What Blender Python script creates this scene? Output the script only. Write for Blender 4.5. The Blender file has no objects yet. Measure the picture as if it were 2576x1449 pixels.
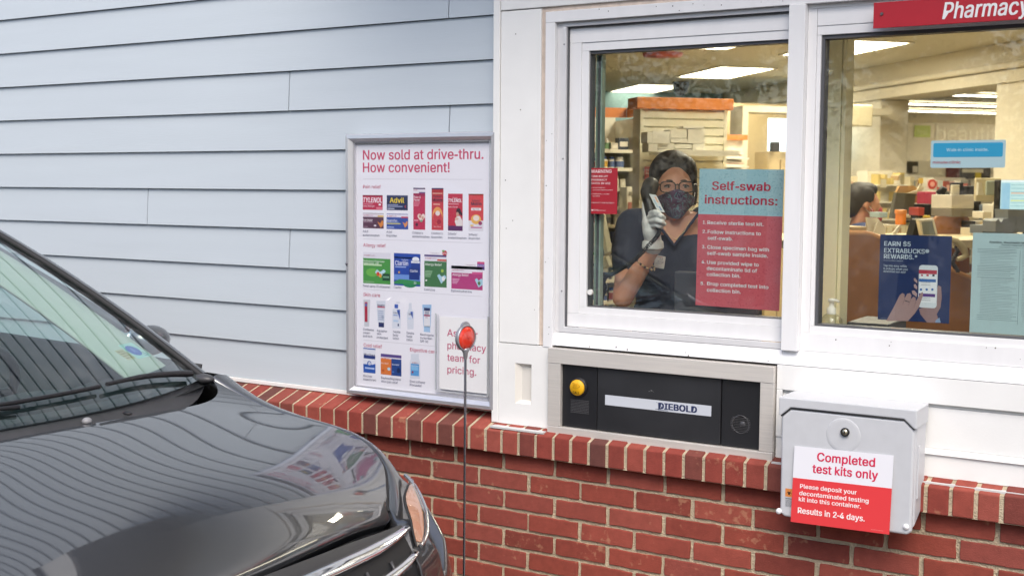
import bpy, bmesh, math, random, os
from mathutils import Vector, Matrix, noise
import numpy as np
random.seed(7)
SC = bpy.context.scene
COL = SC.collection
R = math.radians

# ---------------------------------------------------------------- camera
CAM = Vector((2.297, -3.6007, 1.65))
FPX, CX, CY = 3100.0, 1288.0, 724.5          # focal length and centre in 2576 px wide picture units

def cam_axes(yaw=R(31.688), pitch=R(4.7145), roll=R(0.37087)):
    c, s = math.cos(yaw), math.sin(yaw)
    f0 = Vector((-s, c, 0)); r0 = Vector((c, s, 0)); u0 = Vector((0, 0, 1))
    f = f0*math.cos(pitch) - u0*math.sin(pitch)
    u = u0*math.cos(pitch) + f0*math.sin(pitch)
    r = r0*math.cos(roll) + u*math.sin(roll)
    u2 = u*math.cos(roll) - r0*math.sin(roll)
    return r, u2, f
CR, CU, CF = cam_axes()
cd = bpy.data.cameras.new('camera'); co = bpy.data.objects.new('camera', cd); COL.objects.link(co)
cd.sensor_width = 36.0; cd.lens = 36.0*FPX/2576.0; cd.clip_start = 0.05; cd.clip_end = 500
co.matrix_world = Matrix(((CR.x, CU.x, -CF.x, CAM.x), (CR.y, CU.y, -CF.y, CAM.y), (CR.z, CU.z, -CF.z, CAM.z), (0, 0, 0, 1)))
cd.dof.use_dof = True; cd.dof.focus_distance = 3.75; cd.dof.aperture_fstop = 6.0
SC.camera = co

# ---------------------------------------------------------------- light: bright overcast day
SUN_EL, SUN_AZ = R(52), R(150)      # azimuth measured from +Y towards +X
w = bpy.data.worlds.new('World'); SC.world = w; w.use_nodes = True
nt = w.node_tree; nt.nodes.clear()
sky = nt.nodes.new('ShaderNodeTexSky'); sky.sky_type = 'NISHITA'; sky.sun_disc = False
sky.sun_elevation = SUN_EL; sky.sun_rotation = SUN_AZ; sky.air_density = 1.0; sky.dust_density = 3.0; sky.ozone_density = 1.0
bg = nt.nodes.new('ShaderNodeBackground'); bg.inputs[1].default_value = 0.15
ow = nt.nodes.new('ShaderNodeOutputWorld')
nt.links.new(sky.outputs[0], bg.inputs[0]); nt.links.new(bg.outputs[0], ow.inputs[0])
sd = bpy.data.lights.new('sun', 'SUN'); so = bpy.data.objects.new('sun', sd); COL.objects.link(so)
sd.energy = 1.5; sd.angle = R(40); sd.color = (1.0, 0.94, 0.86)
sv = Vector((math.sin(SUN_AZ)*math.cos(SUN_EL), math.cos(SUN_AZ)*math.cos(SUN_EL), math.sin(SUN_EL)))
so.rotation_euler = (-sv).to_track_quat('-Z', 'Y').to_euler()
so.location = (4, -6, 8)
SC.view_settings.view_transform = 'Standard'; SC.view_settings.look = 'None'
SC.view_settings.exposure = 0.68; SC.view_settings.gamma = 1.0
SC.render.engine = 'CYCLES'
SC.cycles.max_bounces = 10; SC.cycles.transparent_max_bounces = 16; SC.cycles.use_denoising = True
SC.cycles.caustics_reflective = False; SC.cycles.caustics_refractive = False
SC.cycles.sample_clamp_indirect = 6.0

# ---------------------------------------------------------------- picture units -> points on real planes
KV = 2576.0/3000.0
def ray(x, y):
    return CR*((x-CX)/FPX) - CU*((y-CY)/FPX) + CF
def at(x, y, Y=0.0):
    d = ray(x, y); return CAM + d*((Y-CAM.y)/d.y)
def cam(x, y, depth):
    return CAM + ray(x, y)*depth
def zoomer(x0, y0, x1, zw):
    k = (x1-x0)/zw*KV
    return lambda x, y: (x0*KV + x*k, y0*KV + y*k)
S2 = math.sqrt(0.5)
AX = Vector((-S2, S2, 0)); BX = Vector((S2, S2, 0))     # the shop's own grid stands at 45 degrees to this wall
def ab(b, a, z):
    p = AX*a + BX*b; return Vector((p.x, p.y, z))
MAB = Matrix(((S2, -S2, 0, 0), (S2, S2, 0, 0), (0, 0, 1, 0), (0, 0, 0, 1)))   # local (b, a, z) -> world
def atA(x, y, a):
    d = ray(x, y); P = CAM + d*((a-CAM.dot(AX))/d.dot(AX)); return P.dot(BX), P.z
def atB(x, y, b):
    d = ray(x, y); P = CAM + d*((b-CAM.dot(BX))/d.dot(BX)); return P.dot(AX), P.z
def XZ(p, Y=0.0):
    q = at(p[0], p[1], Y); return q.x, q.z

# ---------------------------------------------------------------- materials
def lin(h):
    if isinstance(h, str):
        h = h.lstrip('#'); v = [int(h[i:i+2], 16)/255 for i in (0, 2, 4)]
    else: v = [c/255 for c in h]
    return tuple(c/12.92 if c <= .04045 else ((c+.055)/1.055)**2.4 for c in v)
MATS = {}
def mat(name, color=(.5, .5, .5), rough=.5, metal=0.0, var=0.0, scale=20.0, bump=0.0, bscale=60.0, coat=0.0, spec=.5, emit=0.0, stretch=None, sss=0):
    if name in MATS: return MATS[name]
    m = bpy.data.materials.new(name); m.use_nodes = True; n = m.node_tree; N = n.nodes
    b = N['Principled BSDF']
    b.inputs['Base Color'].default_value = (*color, 1); b.inputs['Roughness'].default_value = rough
    b.inputs['Metallic'].default_value = metal; b.inputs['Coat Weight'].default_value = coat
    b.inputs['Coat Roughness'].default_value = .02
    b.inputs['Specular IOR Level'].default_value = spec
    if emit:
        b.inputs['Emission Color'].default_value = (*color, 1); b.inputs['Emission Strength'].default_value = emit
    if sss: b.inputs['Subsurface Weight'].default_value = sss; b.inputs['Subsurface Scale'].default_value = .01
    tc = N.new('ShaderNodeTexCoord'); src = tc.outputs['Object']
    if stretch:
        mp = N.new('ShaderNodeMapping'); mp.inputs['Scale'].default_value = stretch
        n.links.new(src, mp.inputs[0]); src = mp.outputs[0]
    if var:
        t = N.new('ShaderNodeTexNoise'); t.inputs['Scale'].default_value = scale; t.inputs['Detail'].default_value = 5
        n.links.new(src, t.inputs[0])
        r = N.new('ShaderNodeMapRange'); r.inputs[3].default_value = 1-var; r.inputs[4].default_value = 1+var
        r.inputs[1].default_value = .25; r.inputs[2].default_value = .75
        n.links.new(t.outputs[0], r.inputs[0])
        x = N.new('ShaderNodeMix'); x.data_type = 'RGBA'; x.blend_type = 'MULTIPLY'; x.inputs[0].default_value = 1
        x.inputs[6].default_value = (*color, 1); n.links.new(r.outputs[0], x.inputs[7])
        n.links.new(x.outputs[2], b.inputs['Base Color'])
        r2 = N.new('ShaderNodeMapRange'); r2.inputs[3].default_value = max(0, rough-var*.4); r2.inputs[4].default_value = min(1, rough+var*.4)
        n.links.new(t.outputs[0], r2.inputs[0]); n.links.new(r2.outputs[0], b.inputs['Roughness'])
    if bump:
        t = N.new('ShaderNodeTexNoise'); t.inputs['Scale'].default_value = bscale; t.inputs['Detail'].default_value = 4
        n.links.new(src, t.inputs[0])
        u = N.new('ShaderNodeBump'); u.inputs['Strength'].default_value = bump; u.inputs['Distance'].default_value = .01
        n.links.new(t.outputs[0], u.inputs['Height']); n.links.new(u.outputs[0], b.inputs['Normal'])
    MATS[name] = m; return m

def glass_mat(name, tint=(1, 1, 1), refl=1.0, ior=1.5, dirt=0.0):
    if name in MATS: return MATS[name]
    m = bpy.data.materials.new(name); m.use_nodes = True; n = m.node_tree; N = n.nodes; N.clear()
    o = N.new('ShaderNodeOutputMaterial'); mx = N.new('ShaderNodeMixShader'); tr = N.new('ShaderNodeBsdfTransparent'); gl = N.new('ShaderNodeBsdfGlossy')
    tr.inputs[0].default_value = (*tint, 1); gl.inputs['Roughness'].default_value = 0.0; gl.inputs[0].default_value = (.95, .97, 1, 1)
    # Fresnel written from the facing angle so that the pane reflects alike from both sides
    lw = N.new('ShaderNodeLayerWeight'); lw.inputs[0].default_value = .5
    p = N.new('ShaderNodeMath'); p.operation = 'POWER'; p.inputs[1].default_value = 4.0
    n.links.new(lw.outputs['Facing'], p.inputs[0])
    mr = N.new('ShaderNodeMapRange'); f0 = ((ior-1)/(ior+1))**2*1.35
    mr.inputs[3].default_value = f0*refl; mr.inputs[4].default_value = 1.0
    n.links.new(p.outputs[0], mr.inputs[0]); n.links.new(mr.outputs[0], mx.inputs[0])
    n.links.new(tr.outputs[0], mx.inputs[1]); n.links.new(gl.outputs[0], mx.inputs[2])
    last = mx
    if dirt:
        df = N.new('ShaderNodeBsdfDiffuse'); df.inputs[0].default_value = (.8, .8, .8, 1)
        tc = N.new('ShaderNodeTexCoord'); t = N.new('ShaderNodeTexNoise'); t.inputs['Scale'].default_value = 9; t.inputs['Detail'].default_value = 9; t.inputs['Roughness'].default_value = .7
        n.links.new(tc.outputs['Object'], t.inputs[0])
        r = N.new('ShaderNodeMapRange'); r.inputs[1].default_value = .5; r.inputs[2].default_value = .8; r.inputs[3].default_value = 0; r.inputs[4].default_value = dirt
        n.links.new(t.outputs[0], r.inputs[0]); m2 = N.new('ShaderNodeMixShader')
        n.links.new(r.outputs[0], m2.inputs[0]); n.links.new(mx.outputs[0], m2.inputs[1]); n.links.new(df.outputs[0], m2.inputs[2]); last = m2
    n.links.new(last.outputs[0], o.inputs[0])
    MATS[name] = m; return m

def print_mat():
    if 'print' in MATS: return MATS['print']
    m = bpy.data.materials.new('print'); m.use_nodes = True; n = m.node_tree
    b = n.nodes['Principled BSDF']; b.inputs['Roughness'].default_value = .45
    a = n.nodes.new('ShaderNodeAttribute'); a.attribute_name = 'Col'
    n.links.new(a.outputs['Color'], b.inputs['Base Color'])
    MATS['print'] = m; return m

# ---------------------------------------------------------------- objects and tags
def tag(o, label=None, cat=None, group=None, kind=None):
    if label: o['label'] = label
    if cat: o['category'] = cat
    if group: o['group'] = group
    if kind: o['kind'] = kind
    return o
def empty(name, loc, label, cat, group=None):
    o = bpy.data.objects.new(name, None); COL.objects.link(o); o.location = loc; o.empty_display_size = .1
    return tag(o, label, cat, group)
def root_of(o):
    while o.parent: o = o.parent
    return o

class MB:
    """collects shapes in world coordinates; build() links them as ONE mesh object"""
    def __init__(s, M=None):
        s.v = []; s.f = []; s.mi = []; s.sm = []; s.col = []; s.M = M or Matrix.Identity(4); s.usecol = False
    def add(s, vs, fs, mi=0, smooth=False, col=None):
        k = len(s.v); s.v += [s.M @ Vector(p) for p in vs]
        for f in fs:
            s.f.append([i+k for i in f]); s.mi.append(mi); s.sm.append(smooth); s.col.append(col or (1, 1, 1))
        if col: s.usecol = True
        return s
    def box(s, x0, x1, y0, y1, z0, z1, mi=0, col=None, M=None):
        vs = [(x, y, z) for z in (z0, z1) for y in (y0, y1) for x in (x0, x1)]
        if M: vs = [M @ Vector(p) for p in vs]
        return s.add(vs, [(0, 2, 3, 1), (4, 5, 7, 6), (0, 1, 5, 4), (2, 6, 7, 3), (0, 4, 6, 2), (1, 3, 7, 5)], mi, False, col)
    def cyl(s, p0, p1, r0, r1=None, n=16, mi=0, smooth=True, caps=True, col=None):
        r1 = r0 if r1 is None else r1
        p0, p1 = Vector(p0), Vector(p1); d = (p1-p0).normalized()
        a = d.orthogonal().normalized(); b = d.cross(a)
        vs = []
        for p, r in ((p0, r0), (p1, r1)):
            vs += [p + (a*math.cos(2*math.pi*i/n) + b*math.sin(2*math.pi*i/n))*r for i in range(n)]
        s.add(vs, [(i, (i+1) % n, n+(i+1) % n, n+i) for i in range(n)], mi, smooth, col)
        if caps:
            s.add(vs[:n], [tuple(range(n-1, -1, -1))], mi, False, col); s.add(vs[n:], [tuple(range(n))], mi, False, col)
        return s
    def tube(s, pts, r, n=8, mi=0, caps=True, closed=False, col=None):
        pts = [Vector(p) for p in pts]; m = len(pts); vs = []
        rs = r if isinstance(r, (list, tuple)) else [r]*m
        prev = None
        for i, p in enumerate(pts):
            if closed: d = (pts[(i+1) % m]-pts[i-1])
            else: d = pts[min(i+1, m-1)]-pts[max(i-1, 0)]
            d.normalize()
            a = d.orthogonal().normalized() if prev is None else (prev - d*prev.dot(d))
            if a.length < 1e-6: a = d.orthogonal()
            a.normalize(); prev = a; b = d.cross(a)
            vs += [p + (a*math.cos(2*math.pi*k/n)+b*math.sin(2*math.pi*k/n))*rs[i] for k in range(n)]
        fs = []
        for i in range(m if closed else m-1):
            j = (i+1) % m
            fs += [(i*n+k, i*n+(k+1) % n, j*n+(k+1) % n, j*n+k) for k in range(n)]
        s.add(vs, fs, mi, True, col)
        if caps and not closed:
            s.add(vs[:n], [tuple(range(n-1, -1, -1))], mi, False, col); s.add(vs[-n:], [tuple(range(n))], mi, False, col)
        return s
    def lathe(s, c, prof, n=16, mi=0, axis=(0, 0, 1), smooth=True, col=None):
        c = Vector(c); ax = Vector(axis).normalized(); a = ax.orthogonal().normalized(); b = ax.cross(a); vs = []
        for r, h in prof:
            vs += [c + ax*h + (a*math.cos(2*math.pi*k/n)+b*math.sin(2*math.pi*k/n))*r for k in range(n)]
        fs = []
        for i in range(len(prof)-1):
            fs += [(i*n+k, i*n+(k+1) % n, (i+1)*n+(k+1) % n, (i+1)*n+k) for k in range(n)]
        s.add(vs, fs, mi, smooth, col)
        if prof[0][0] > 1e-5: s.add(vs[:n], [tuple(range(n-1, -1, -1))], mi, False, col)
        if prof[-1][0] > 1e-5: s.add(vs[-n:], [tuple(range(n))], mi, False, col)
        return s
    def ell(s, c, r, n=16, m=10, mi=0, M=None, col=None):
        c = Vector(c); vs = []; fs = []
        for i in range(m+1):
            t = math.pi*i/m
            for k in range(n):
                p = 2*math.pi*k/n
                q = Vector((r[0]*math.sin(t)*math.cos(p), r[1]*math.sin(t)*math.sin(p), r[2]*math.cos(t)))
                vs.append(c + ((M @ q) if M else q))
        for i in range(m):
            fs += [(i*n+k, (i+1)*n+k, (i+1)*n+(k+1) % n, i*n+(k+1) % n) for k in range(n)]
        return s.add(vs, fs, mi, True, col)
    def prism(s, poly, y0, y1, mi=0, col=None):
        """poly: (x, z) points, counter-clockwise seen from -Y; extruded from y0 (front) to y1"""
        n = len(poly); vs = [(x, y0, z) for x, z in poly]+[(x, y1, z) for x, z in poly]
        fs = [tuple(range(n)), tuple(range(2*n-1, n-1, -1))]+[(i, n+i, n+(i+1) % n, (i+1) % n) for i in range(n)]
        return s.add(vs, fs, mi, False, col)
    def grid(s, fn, nu, nv, mi=0, smooth=True, flip=False):
        vs = [fn(i/nu, j/nv) for i in range(nu+1) for j in range(nv+1)]; fs = []
        for i in range(nu):
            for j in range(nv):
                q = (i*(nv+1)+j, (i+1)*(nv+1)+j, (i+1)*(nv+1)+j+1, i*(nv+1)+j+1)
                fs.append(q[::-1] if flip else q)
        return s.add(vs, fs, mi, smooth)
    def build(s, name, mats, parent=None, bevel=0.0, weld=False, subd=0, solid=0.0, auto=None, segs=2):
        me = bpy.data.meshes.new(name)
        off = Vector((0, 0, 0))
        if parent is not None: off = root_of(parent).location
        me.from_pydata([p-off for p in s.v], [], s.f)
        mats = mats if isinstance(mats, (list, tuple)) else [mats]
        for m in mats: me.materials.append(m)
        me.polygons.foreach_set('material_index', s.mi); me.polygons.foreach_set('use_smooth', s.sm)
        if s.usecol:
            at_ = me.color_attributes.new('Col', 'FLOAT_COLOR', 'CORNER'); arr = []
            for f, c in zip(s.f, s.col): arr += [c[0], c[1], c[2], 1.0]*len(f)
            at_.data.foreach_set('color', arr)
        if weld:
            bm = bmesh.new(); bm.from_mesh(me); bmesh.ops.remove_doubles(bm, verts=bm.verts, dist=1e-5)
            bmesh.ops.recalc_face_normals(bm, faces=bm.faces); bm.to_mesh(me); bm.free()
        me.validate(); me.update()
        o = bpy.data.objects.new(name, me); COL.objects.link(o)
        if parent is not None: o.parent = parent
        if solid: md = o.modifiers.new('solid', 'SOLIDIFY'); md.thickness = solid; md.offset = 0
        if subd: md = o.modifiers.new('subd', 'SUBSURF'); md.levels = subd; md.render_levels = subd
        if bevel:
            md = o.modifiers.new('bevel', 'BEVEL'); md.width = bevel; md.segments = segs; md.limit_method = 'ANGLE'; md.angle_limit = R(35); md.harden_normals = False
        return o

# ---------------------------------------------------------------- flat printed artwork
FONT = None
try:
    _fp = os.path.join(bpy.utils.system_resource('DATAFILES'), 'fonts', 'Inter.woff2')
    if os.path.exists(_fp): FONT = bpy.data.fonts.load(_fp)
except Exception: FONT = None
_TC = {}
def glyphs(txt, bold=0.0, shear=0.0):
    key = (txt, bold, shear)
    if key in _TC: return _TC[key]
    if len(txt) > 1 and any(ch in txt for ch in '-kK') or txt in 'kK':
        # hyphens, k and K are drawn by hand (the font's overlapping strokes do not fill cleanly) and set between the other pieces
        q_ = CAP/.5245
        SP = {'-': ([[(0, .165), (.19, .165), (.19, .228), (0, .228)]], .19), 'k': ([[(0, 0), (.061, 0), (.061, .509), (0, .509)], [(.061, .128), (.307, .379), (.230, .379), (.061, .212)], [(.095, .186), (.241, 0), (.319, 0), (.138, .229)]], .315),
              'K': ([[(0, 0), (.063, 0), (.063, .5245), (0, .5245)], [(.063, .16), (.392, .5245), (.307, .5245), (.063, .255)], [(.142, .27), (.332, 0), (.412, 0), (.187, .315)]], .405)}
        vs, fs, x = [], [], 0.0; buf = ''
        def flush(buf, x):
            core = buf.strip(' '); lead = len(buf)-len(buf.lstrip(' ')); trail = len(buf)-len(buf.rstrip(' '))
            if not core: return x+.17*len(buf)*q_
            x += .17*lead*q_; v, f, wd = glyphs(core, bold, shear); k = len(vs)
            fs.extend(tuple(a+k for a in g_) for g_ in f); vs.extend((a+x, b_) for a, b_ in v)
            return x+wd+.17*trail*q_
        for ch in txt:
            if ch not in SP: buf += ch; continue
            if buf: x = flush(buf, x)+.048*q_; buf = ''
            for n_, pl in enumerate(SP[ch][0]):
                k = len(vs); yb = bold*.6 if ch == '-' else 0
                vs.extend((x+bold+(a+shear*b_)*q_, (b_+(yb if b_ > .2 else -yb))*q_) for a, b_ in pl); fs.append(tuple(range(k, k+len(pl))))
            x += (SP[ch][1]+.030)*q_+2*bold
        if buf: x = flush(buf, x)
        else: x -= .03*q_
        _TC[key] = (vs, fs, x); return _TC[key]
    c = bpy.data.curves.new('t', 'FONT'); c.body = txt; c.size = 1.0; c.resolution_u = 3; c.shear = shear
    c.space_character = 1.0 + bold*.9
    if FONT: c.font = FONT
    o = bpy.data.objects.new('t', c)
    me = bpy.data.meshes.new_from_object(o)
    vs = [(v.co.x, v.co.y) for v in me.vertices]; fs = [tuple(p.vertices) for p in me.polygons]
    bpy.data.objects.remove(o); bpy.data.curves.remove(c); bpy.data.meshes.remove(me)
    x0 = min((p[0] for p in vs), default=0); x1 = max((p[0] for p in vs), default=1)
    vs = [(x-x0+bold, y) for x, y in vs]
    vs, fs = [vs[i] for f in fs for i in f], [tuple(range(s_, s_+len(f))) for s_, f in zip(np.cumsum([0]+[len(f) for f in fs])[:-1].tolist(), fs)]   # strokes may cross: every facet keeps its own points
    _TC[key] = (vs, fs, max(x1-x0+2*bold, 1e-3)); return _TC[key]

_v = glyphs('H')[0]; CAP = max(p[1] for p in _v)
class Art(MB):
    """flat print: u to the right, w up, layers LSTEP apart towards the viewer"""
    def __init__(s, O, U=(1, 0, 0), W=(0, 0, 1), step=.00016):
        super().__init__(); s.O = Vector(O); s.U = Vector(U); s.W = Vector(W); s.Nn = s.U.cross(s.W).normalized(); s.step = step
    def P(s, u, w_, l): return s.O + s.U*u + s.W*w_ + s.Nn*(l*s.step)
    def poly(s, pts, col, l=0):
        c = lin(col); a = sum(pts[i][0]*pts[(i+1) % len(pts)][1]-pts[(i+1) % len(pts)][0]*pts[i][1] for i in range(len(pts)))
        if a < 0: pts = pts[::-1]
        s.add([s.P(u, w_, l) for u, w_ in pts], [tuple(range(len(pts)))], 0, False, c); return s
    def rect(s, u0, w0, u1, w1, col, l=0):
        return s.poly([(u0, w0), (u1, w0), (u1, w1), (u0, w1)], col, l)
    def ell2(s, u, w_, ru, rw, col, l=0, n=20, a0=0, rot=0):
        c, q = math.cos(rot), math.sin(rot)
        return s.poly([(u+ru*math.cos(2*math.pi*i/n)*c-rw*math.sin(2*math.pi*i/n)*q, w_+ru*math.cos(2*math.pi*i/n)*q+rw*math.sin(2*math.pi*i/n)*c) for i in range(n)], col, l)
    def rrect(s, u0, w0, u1, w1, r, col, l=0, n=4):
        pts = []
        for cx, cy, a in ((u1-r, w0+r, -90), (u1-r, w1-r, 0), (u0+r, w1-r, 90), (u0+r, w0+r, 180)):
            pts += [(cx+r*math.cos(R(a+90*i/n)), cy+r*math.sin(R(a+90*i/n))) for i in range(n+1)]
        return s.poly(pts, col, l)
    def heart(s, u, w_, r, col, l=0):
        pts = []
        for i in range(24):
            t = 2*math.pi*i/24
            pts.append((u+r*.0625*16*math.sin(t)**3, w_+r*.0625*(13*math.cos(t)-5*math.cos(2*t)-2*math.cos(3*t)-math.cos(4*t))))
        return s.poly(pts, col, l)
    def text(s, txt, u, w_, h, col, l=3, width=None, align='L', bold=0.0, shear=0.0):
        """h: cap height; w_: baseline"""
        vs, fs, wd = glyphs(txt, round(bold*.55, 4), shear); k = h/CAP; kx = (width/wd) if width else k; tw = wd*kx
        du = {'L': 0, 'C': -tw/2, 'R': -tw}[align]
        offs = [(0, 0)] if not bold else [(-1, -.45), (1, -.45), (-1, .45), (1, .45), (0, 0)]     # heavier weights: the stroke laid down side by side
        b_ = round(bold*.55, 4)
        for q, (ox, oy) in enumerate(offs):
            fl_ = [0]*len(vs)
            for n_, f in enumerate(fs):
                for i in f: fl_[i] = n_
            s.add([s.P(u+du+(x+ox*b_)*kx, w_+(y+oy*b_)*k, l+q*.3+(fl_[i]*7 % 19)*.06) for i, (x, y) in enumerate(vs)], fs, 0, False, lin(col))
        return s
    def lines(s, rows, u0, u1, w0, w1, h, col, l=2, seed=1):
        """small print too fine to read: broken strokes word by word"""
        rnd = random.Random(seed)
        for r in range(rows):
            y = w1-(w1-w0)*(r+.5)/rows; x = u0; end = u0+(u1-u0)*(rnd.uniform(.75, 1) if r % 5 != 4 else rnd.uniform(.3, .6))
            while x < end:
                wl = min(rnd.uniform(1.2, 4.5)*h, end-x); s.rect(x, y-h/2, x+wl, y+h/2, col, l); x += wl+h*.7
        return s

# ================================================================ SETTING
M_white = mat('white_board', lin('#ececea'), .42, var=.03, scale=8, bump=.04, bscale=150)
M_alu = mat('white_aluminium', lin('#ebebec'), .4, metal=.0, var=.03, scale=25, stretch=(1, 1, .2))
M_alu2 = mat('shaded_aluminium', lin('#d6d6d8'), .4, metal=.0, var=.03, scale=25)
M_gasket = mat('gasket', lin('#55565a'), .6)
M_black = mat('black', (.012, .012, .014), .5)
M_caulk = mat('caulk', lin('#cdbdb0'), .8, var=.15, scale=30, bump=.3, bscale=80)
M_steel = mat('brushed_steel', lin('#dcd7d0'), .4, metal=.35, var=.08, scale=14, stretch=(.4, 1, 14), bump=.03, bscale=200)
M_silver = mat('silver_frame', lin('#d9d9de'), .26, metal=.6, var=.05, scale=6)
M_siding = mat('blue_grey_siding', lin('#c0c9d0'), .45, var=.022, scale=3.0, stretch=(.5, 1, 6), bump=.05, bscale=40)
M_drywall = mat('interior_wall', lin('#e6dcbc'), .8, var=.02)

def asphalt():
    m = mat('asphalt', (.055, .055, .058), .85, var=.35, scale=90, bump=.6, bscale=180); return m
g = MB(); g.box(-60, 60, -80, 40, -.3, -.06)
tag(g.build('ground', asphalt()), kind='structure', label='dark asphalt drive-through lane running along the brick wall', cat='ground')
g = MB(); g.box(-12, 8, -.42, -.02, -.06, .06)
tag(g.build('pavement', mat('kerb_concrete', (.38, .37, .35), .85, var=.15, scale=15, bump=.3), bevel=.012), kind='structure', label='concrete kerb strip at the foot of the brick wall', cat='kerb')

# ---------------------------------------------------------------- brick wall
def brick_material(name, base):
    m = bpy.data.materials.new(name); m.use_nodes = True; n = m.node_tree; N = n.nodes; b = N['Principled BSDF']
    b.inputs['Roughness'].default_value = .85; b.inputs['Specular IOR Level'].default_value = .25
    geo = N.new('ShaderNodeNewGeometry'); tc = N.new('ShaderNodeTexCoord')
    cr = N.new('ShaderNodeValToRGB'); e = cr.color_ramp.elements
    cols = base; e[0].position = 0; e[0].color = (*lin(cols[0]), 1); e[1].position = 1; e[1].color = (*lin(cols[-1]), 1)
    for i, c in enumerate(cols[1:-1]):
        k = e.new((i+1)/(len(cols)-1)); k.color = (*lin(c), 1)
    n.links.new(geo.outputs['Random Per Island'], cr.inputs[0])
    t = N.new('ShaderNodeTexNoise'); t.inputs['Scale'].default_value = 28; t.inputs['Detail'].default_value = 8; t.inputs['Roughness'].default_value = .7
    n.links.new(tc.outputs['Object'], t.inputs[0])
    mr = N.new('ShaderNodeMapRange'); mr.inputs[1].default_value = .3; mr.inputs[2].default_value = .7; mr.inputs[3].default_value = .82; mr.inputs[4].default_value = 1.14
    n.links.new(t.outputs[0], mr.inputs[0])
    x = N.new('ShaderNodeMix'); x.data_type = 'RGBA'; x.blend_type = 'MULTIPLY'; x.inputs[0].default_value = 1
    n.links.new(cr.outputs[0], x.inputs[6]); n.links.new(mr.outputs[0], x.inputs[7])
    # pale lime specks and blotches
    sp = N.new('ShaderNodeTexNoise'); sp.inputs['Scale'].default_value = 42; sp.inputs['Detail'].default_value = 3
    n.links.new(tc.outputs['Object'], sp.inputs[0])
    big = N.new('ShaderNodeTexNoise'); big.inputs['Scale'].default_value = 6
    n.links.new(tc.outputs['Object'], big.inputs[0])
    ad = N.new('ShaderNodeMath'); ad.operation = 'MULTIPLY'; n.links.new(sp.outputs[0], ad.inputs[0]); n.links.new(big.outputs[0], ad.inputs[1])
    m2 = N.new('ShaderNodeMapRange'); m2.inputs[1].default_value = .355; m2.inputs[2].default_value = .44; m2.inputs[3].default_value = 0; m2.inputs[4].default_value = .36
    n.links.new(ad.outputs[0], m2.inputs[0])
    x2 = N.new('ShaderNodeMix'); x2.data_type = 'RGBA'; n.links.new(m2.outputs[0], x2.inputs[0]); n.links.new(x.outputs[2], x2.inputs[6]); x2.inputs[7].default_value = (*lin('#c79a78'), 1)
    n.links.new(x2.outputs[2], b.inputs['Base Color'])
    t2 = N.new('ShaderNodeTexNoise'); t2.inputs['Scale'].default_value = 260; t2.inputs['Detail'].default_value = 4
    n.links.new(tc.outputs['Object'], t2.inputs[0]); u = N.new('ShaderNodeBump'); u.inputs['Strength'].default_value = .5; u.inputs['Distance'].default_value = .003
    n.links.new(t2.outputs[0], u.inputs['Height']); n.links.new(u.outputs[0], b.inputs['Normal'])
    return m
M_brick = brick_material('red_brick', ['#844034', '#8f463a', '#803d33', '#964b3f', '#894237', '#783c34', '#924639', '#8b483f', '#9c5043'])
M_rowlock = brick_material('red_rowlock', ['#8b4138', '#93483e', '#5e3f3a', '#8c4138', '#863d35', '#964a40', '#8e433a', '#6d433c', '#95493e', '#9a5045'])
M_mortar = mat('mortar', lin('#c9b99d'), .95, var=.14, scale=60, bump=.9, bscale=220)
BW = empty('brick_wall', (0, 0, 0), 'low red brick wall with pale mortar under the window and the siding', 'wall')
def ragged(x0, x1, z0, z1, y0, y1, rnd, n=7):
    """one brick with slightly uneven edges: an extruded outline"""
    j = lambda: rnd.uniform(-.0015, .0015)
    pts = [(x0+(x1-x0)*i/n, z0+j()) for i in range(n)] + [(x1+j(), z0+(z1-z0)*i/3) for i in range(3)] + [(x1-(x1-x0)*i/n, z1+j()) for i in range(n)] + [(x0+j(), z1-(z1-z0)*i/3) for i in range(3)]
    return pts
rnd = random.Random(3)
b = MB(); PIT = .2032; CO = .0677
for k in range(12):
    zt_ = .7275-k*CO; off = .464 if k % 2 == 0 else .3605
    for i in range(-17, 22):
        x0 = off+i*PIT+.0066+rnd.uniform(-.002, .002); x1 = off+(i+1)*PIT-.0066+rnd.uniform(-.002, .002)
        if zt_ < -.05: continue
        b.prism(ragged(x0, x1, zt_-.0558, zt_, 0, 0, rnd), -.022+rnd.uniform(-.001, .001), .05)
b.build('brickwork', M_brick, BW, bevel=.0025)
b = MB(); b.box(-3.2, 4.9, -.0155, .06, -.06, .735)
b.build('mortar_bed', M_mortar, BW)
b = MB(); b.box(-12, -3.2, -.022, .06, -.06, .735); b.build('far_brickwork', M_brick, BW)
# sloping rowlock sill
b = MB(); m2 = MB()
x = -9.0
while x < 4.9:
    x0 = x+.005+rnd.uniform(-.001, .001); x1 = x+.0627+rnd.uniform(-.001, .001); j = rnd.uniform(-.002, .002)
    y0, y1 = -.06+rnd.uniform(-.002, .002), .075; zf0, zf1, zb_ = .7345+j*.5, .8125+j, .857+j
    vs = [(x0, y0, zf0), (x1, y0, zf0), (x1, y1, zf0), (x0, y1, zf0), (x0, y0, zf1), (x1, y0, zf1), (x1, y1, zb_), (x0, y1, zb_)]
    b.add(vs, [(0, 3, 2, 1), (4, 5, 6, 7), (0, 1, 5, 4), (1, 2, 6, 5), (2, 3, 7, 6), (3, 0, 4, 7)])
    x += .0677
b.build('rowlock_sill', M_rowlock, BW, bevel=.004)
m2.add([(-9, -.056, .7345), (4.9, -.056, .7345), (4.9, .075, .7345), (-9, .075, .7345), (-9, -.056, .810), (4.9, -.056, .810), (4.9, .075, .8545), (-9, .075, .8545)],
       [(0, 3, 2, 1), (4, 5, 6, 7), (0, 1, 5, 4), (1, 2, 6, 5), (2, 3, 7, 6), (3, 0, 4, 7)])
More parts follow.
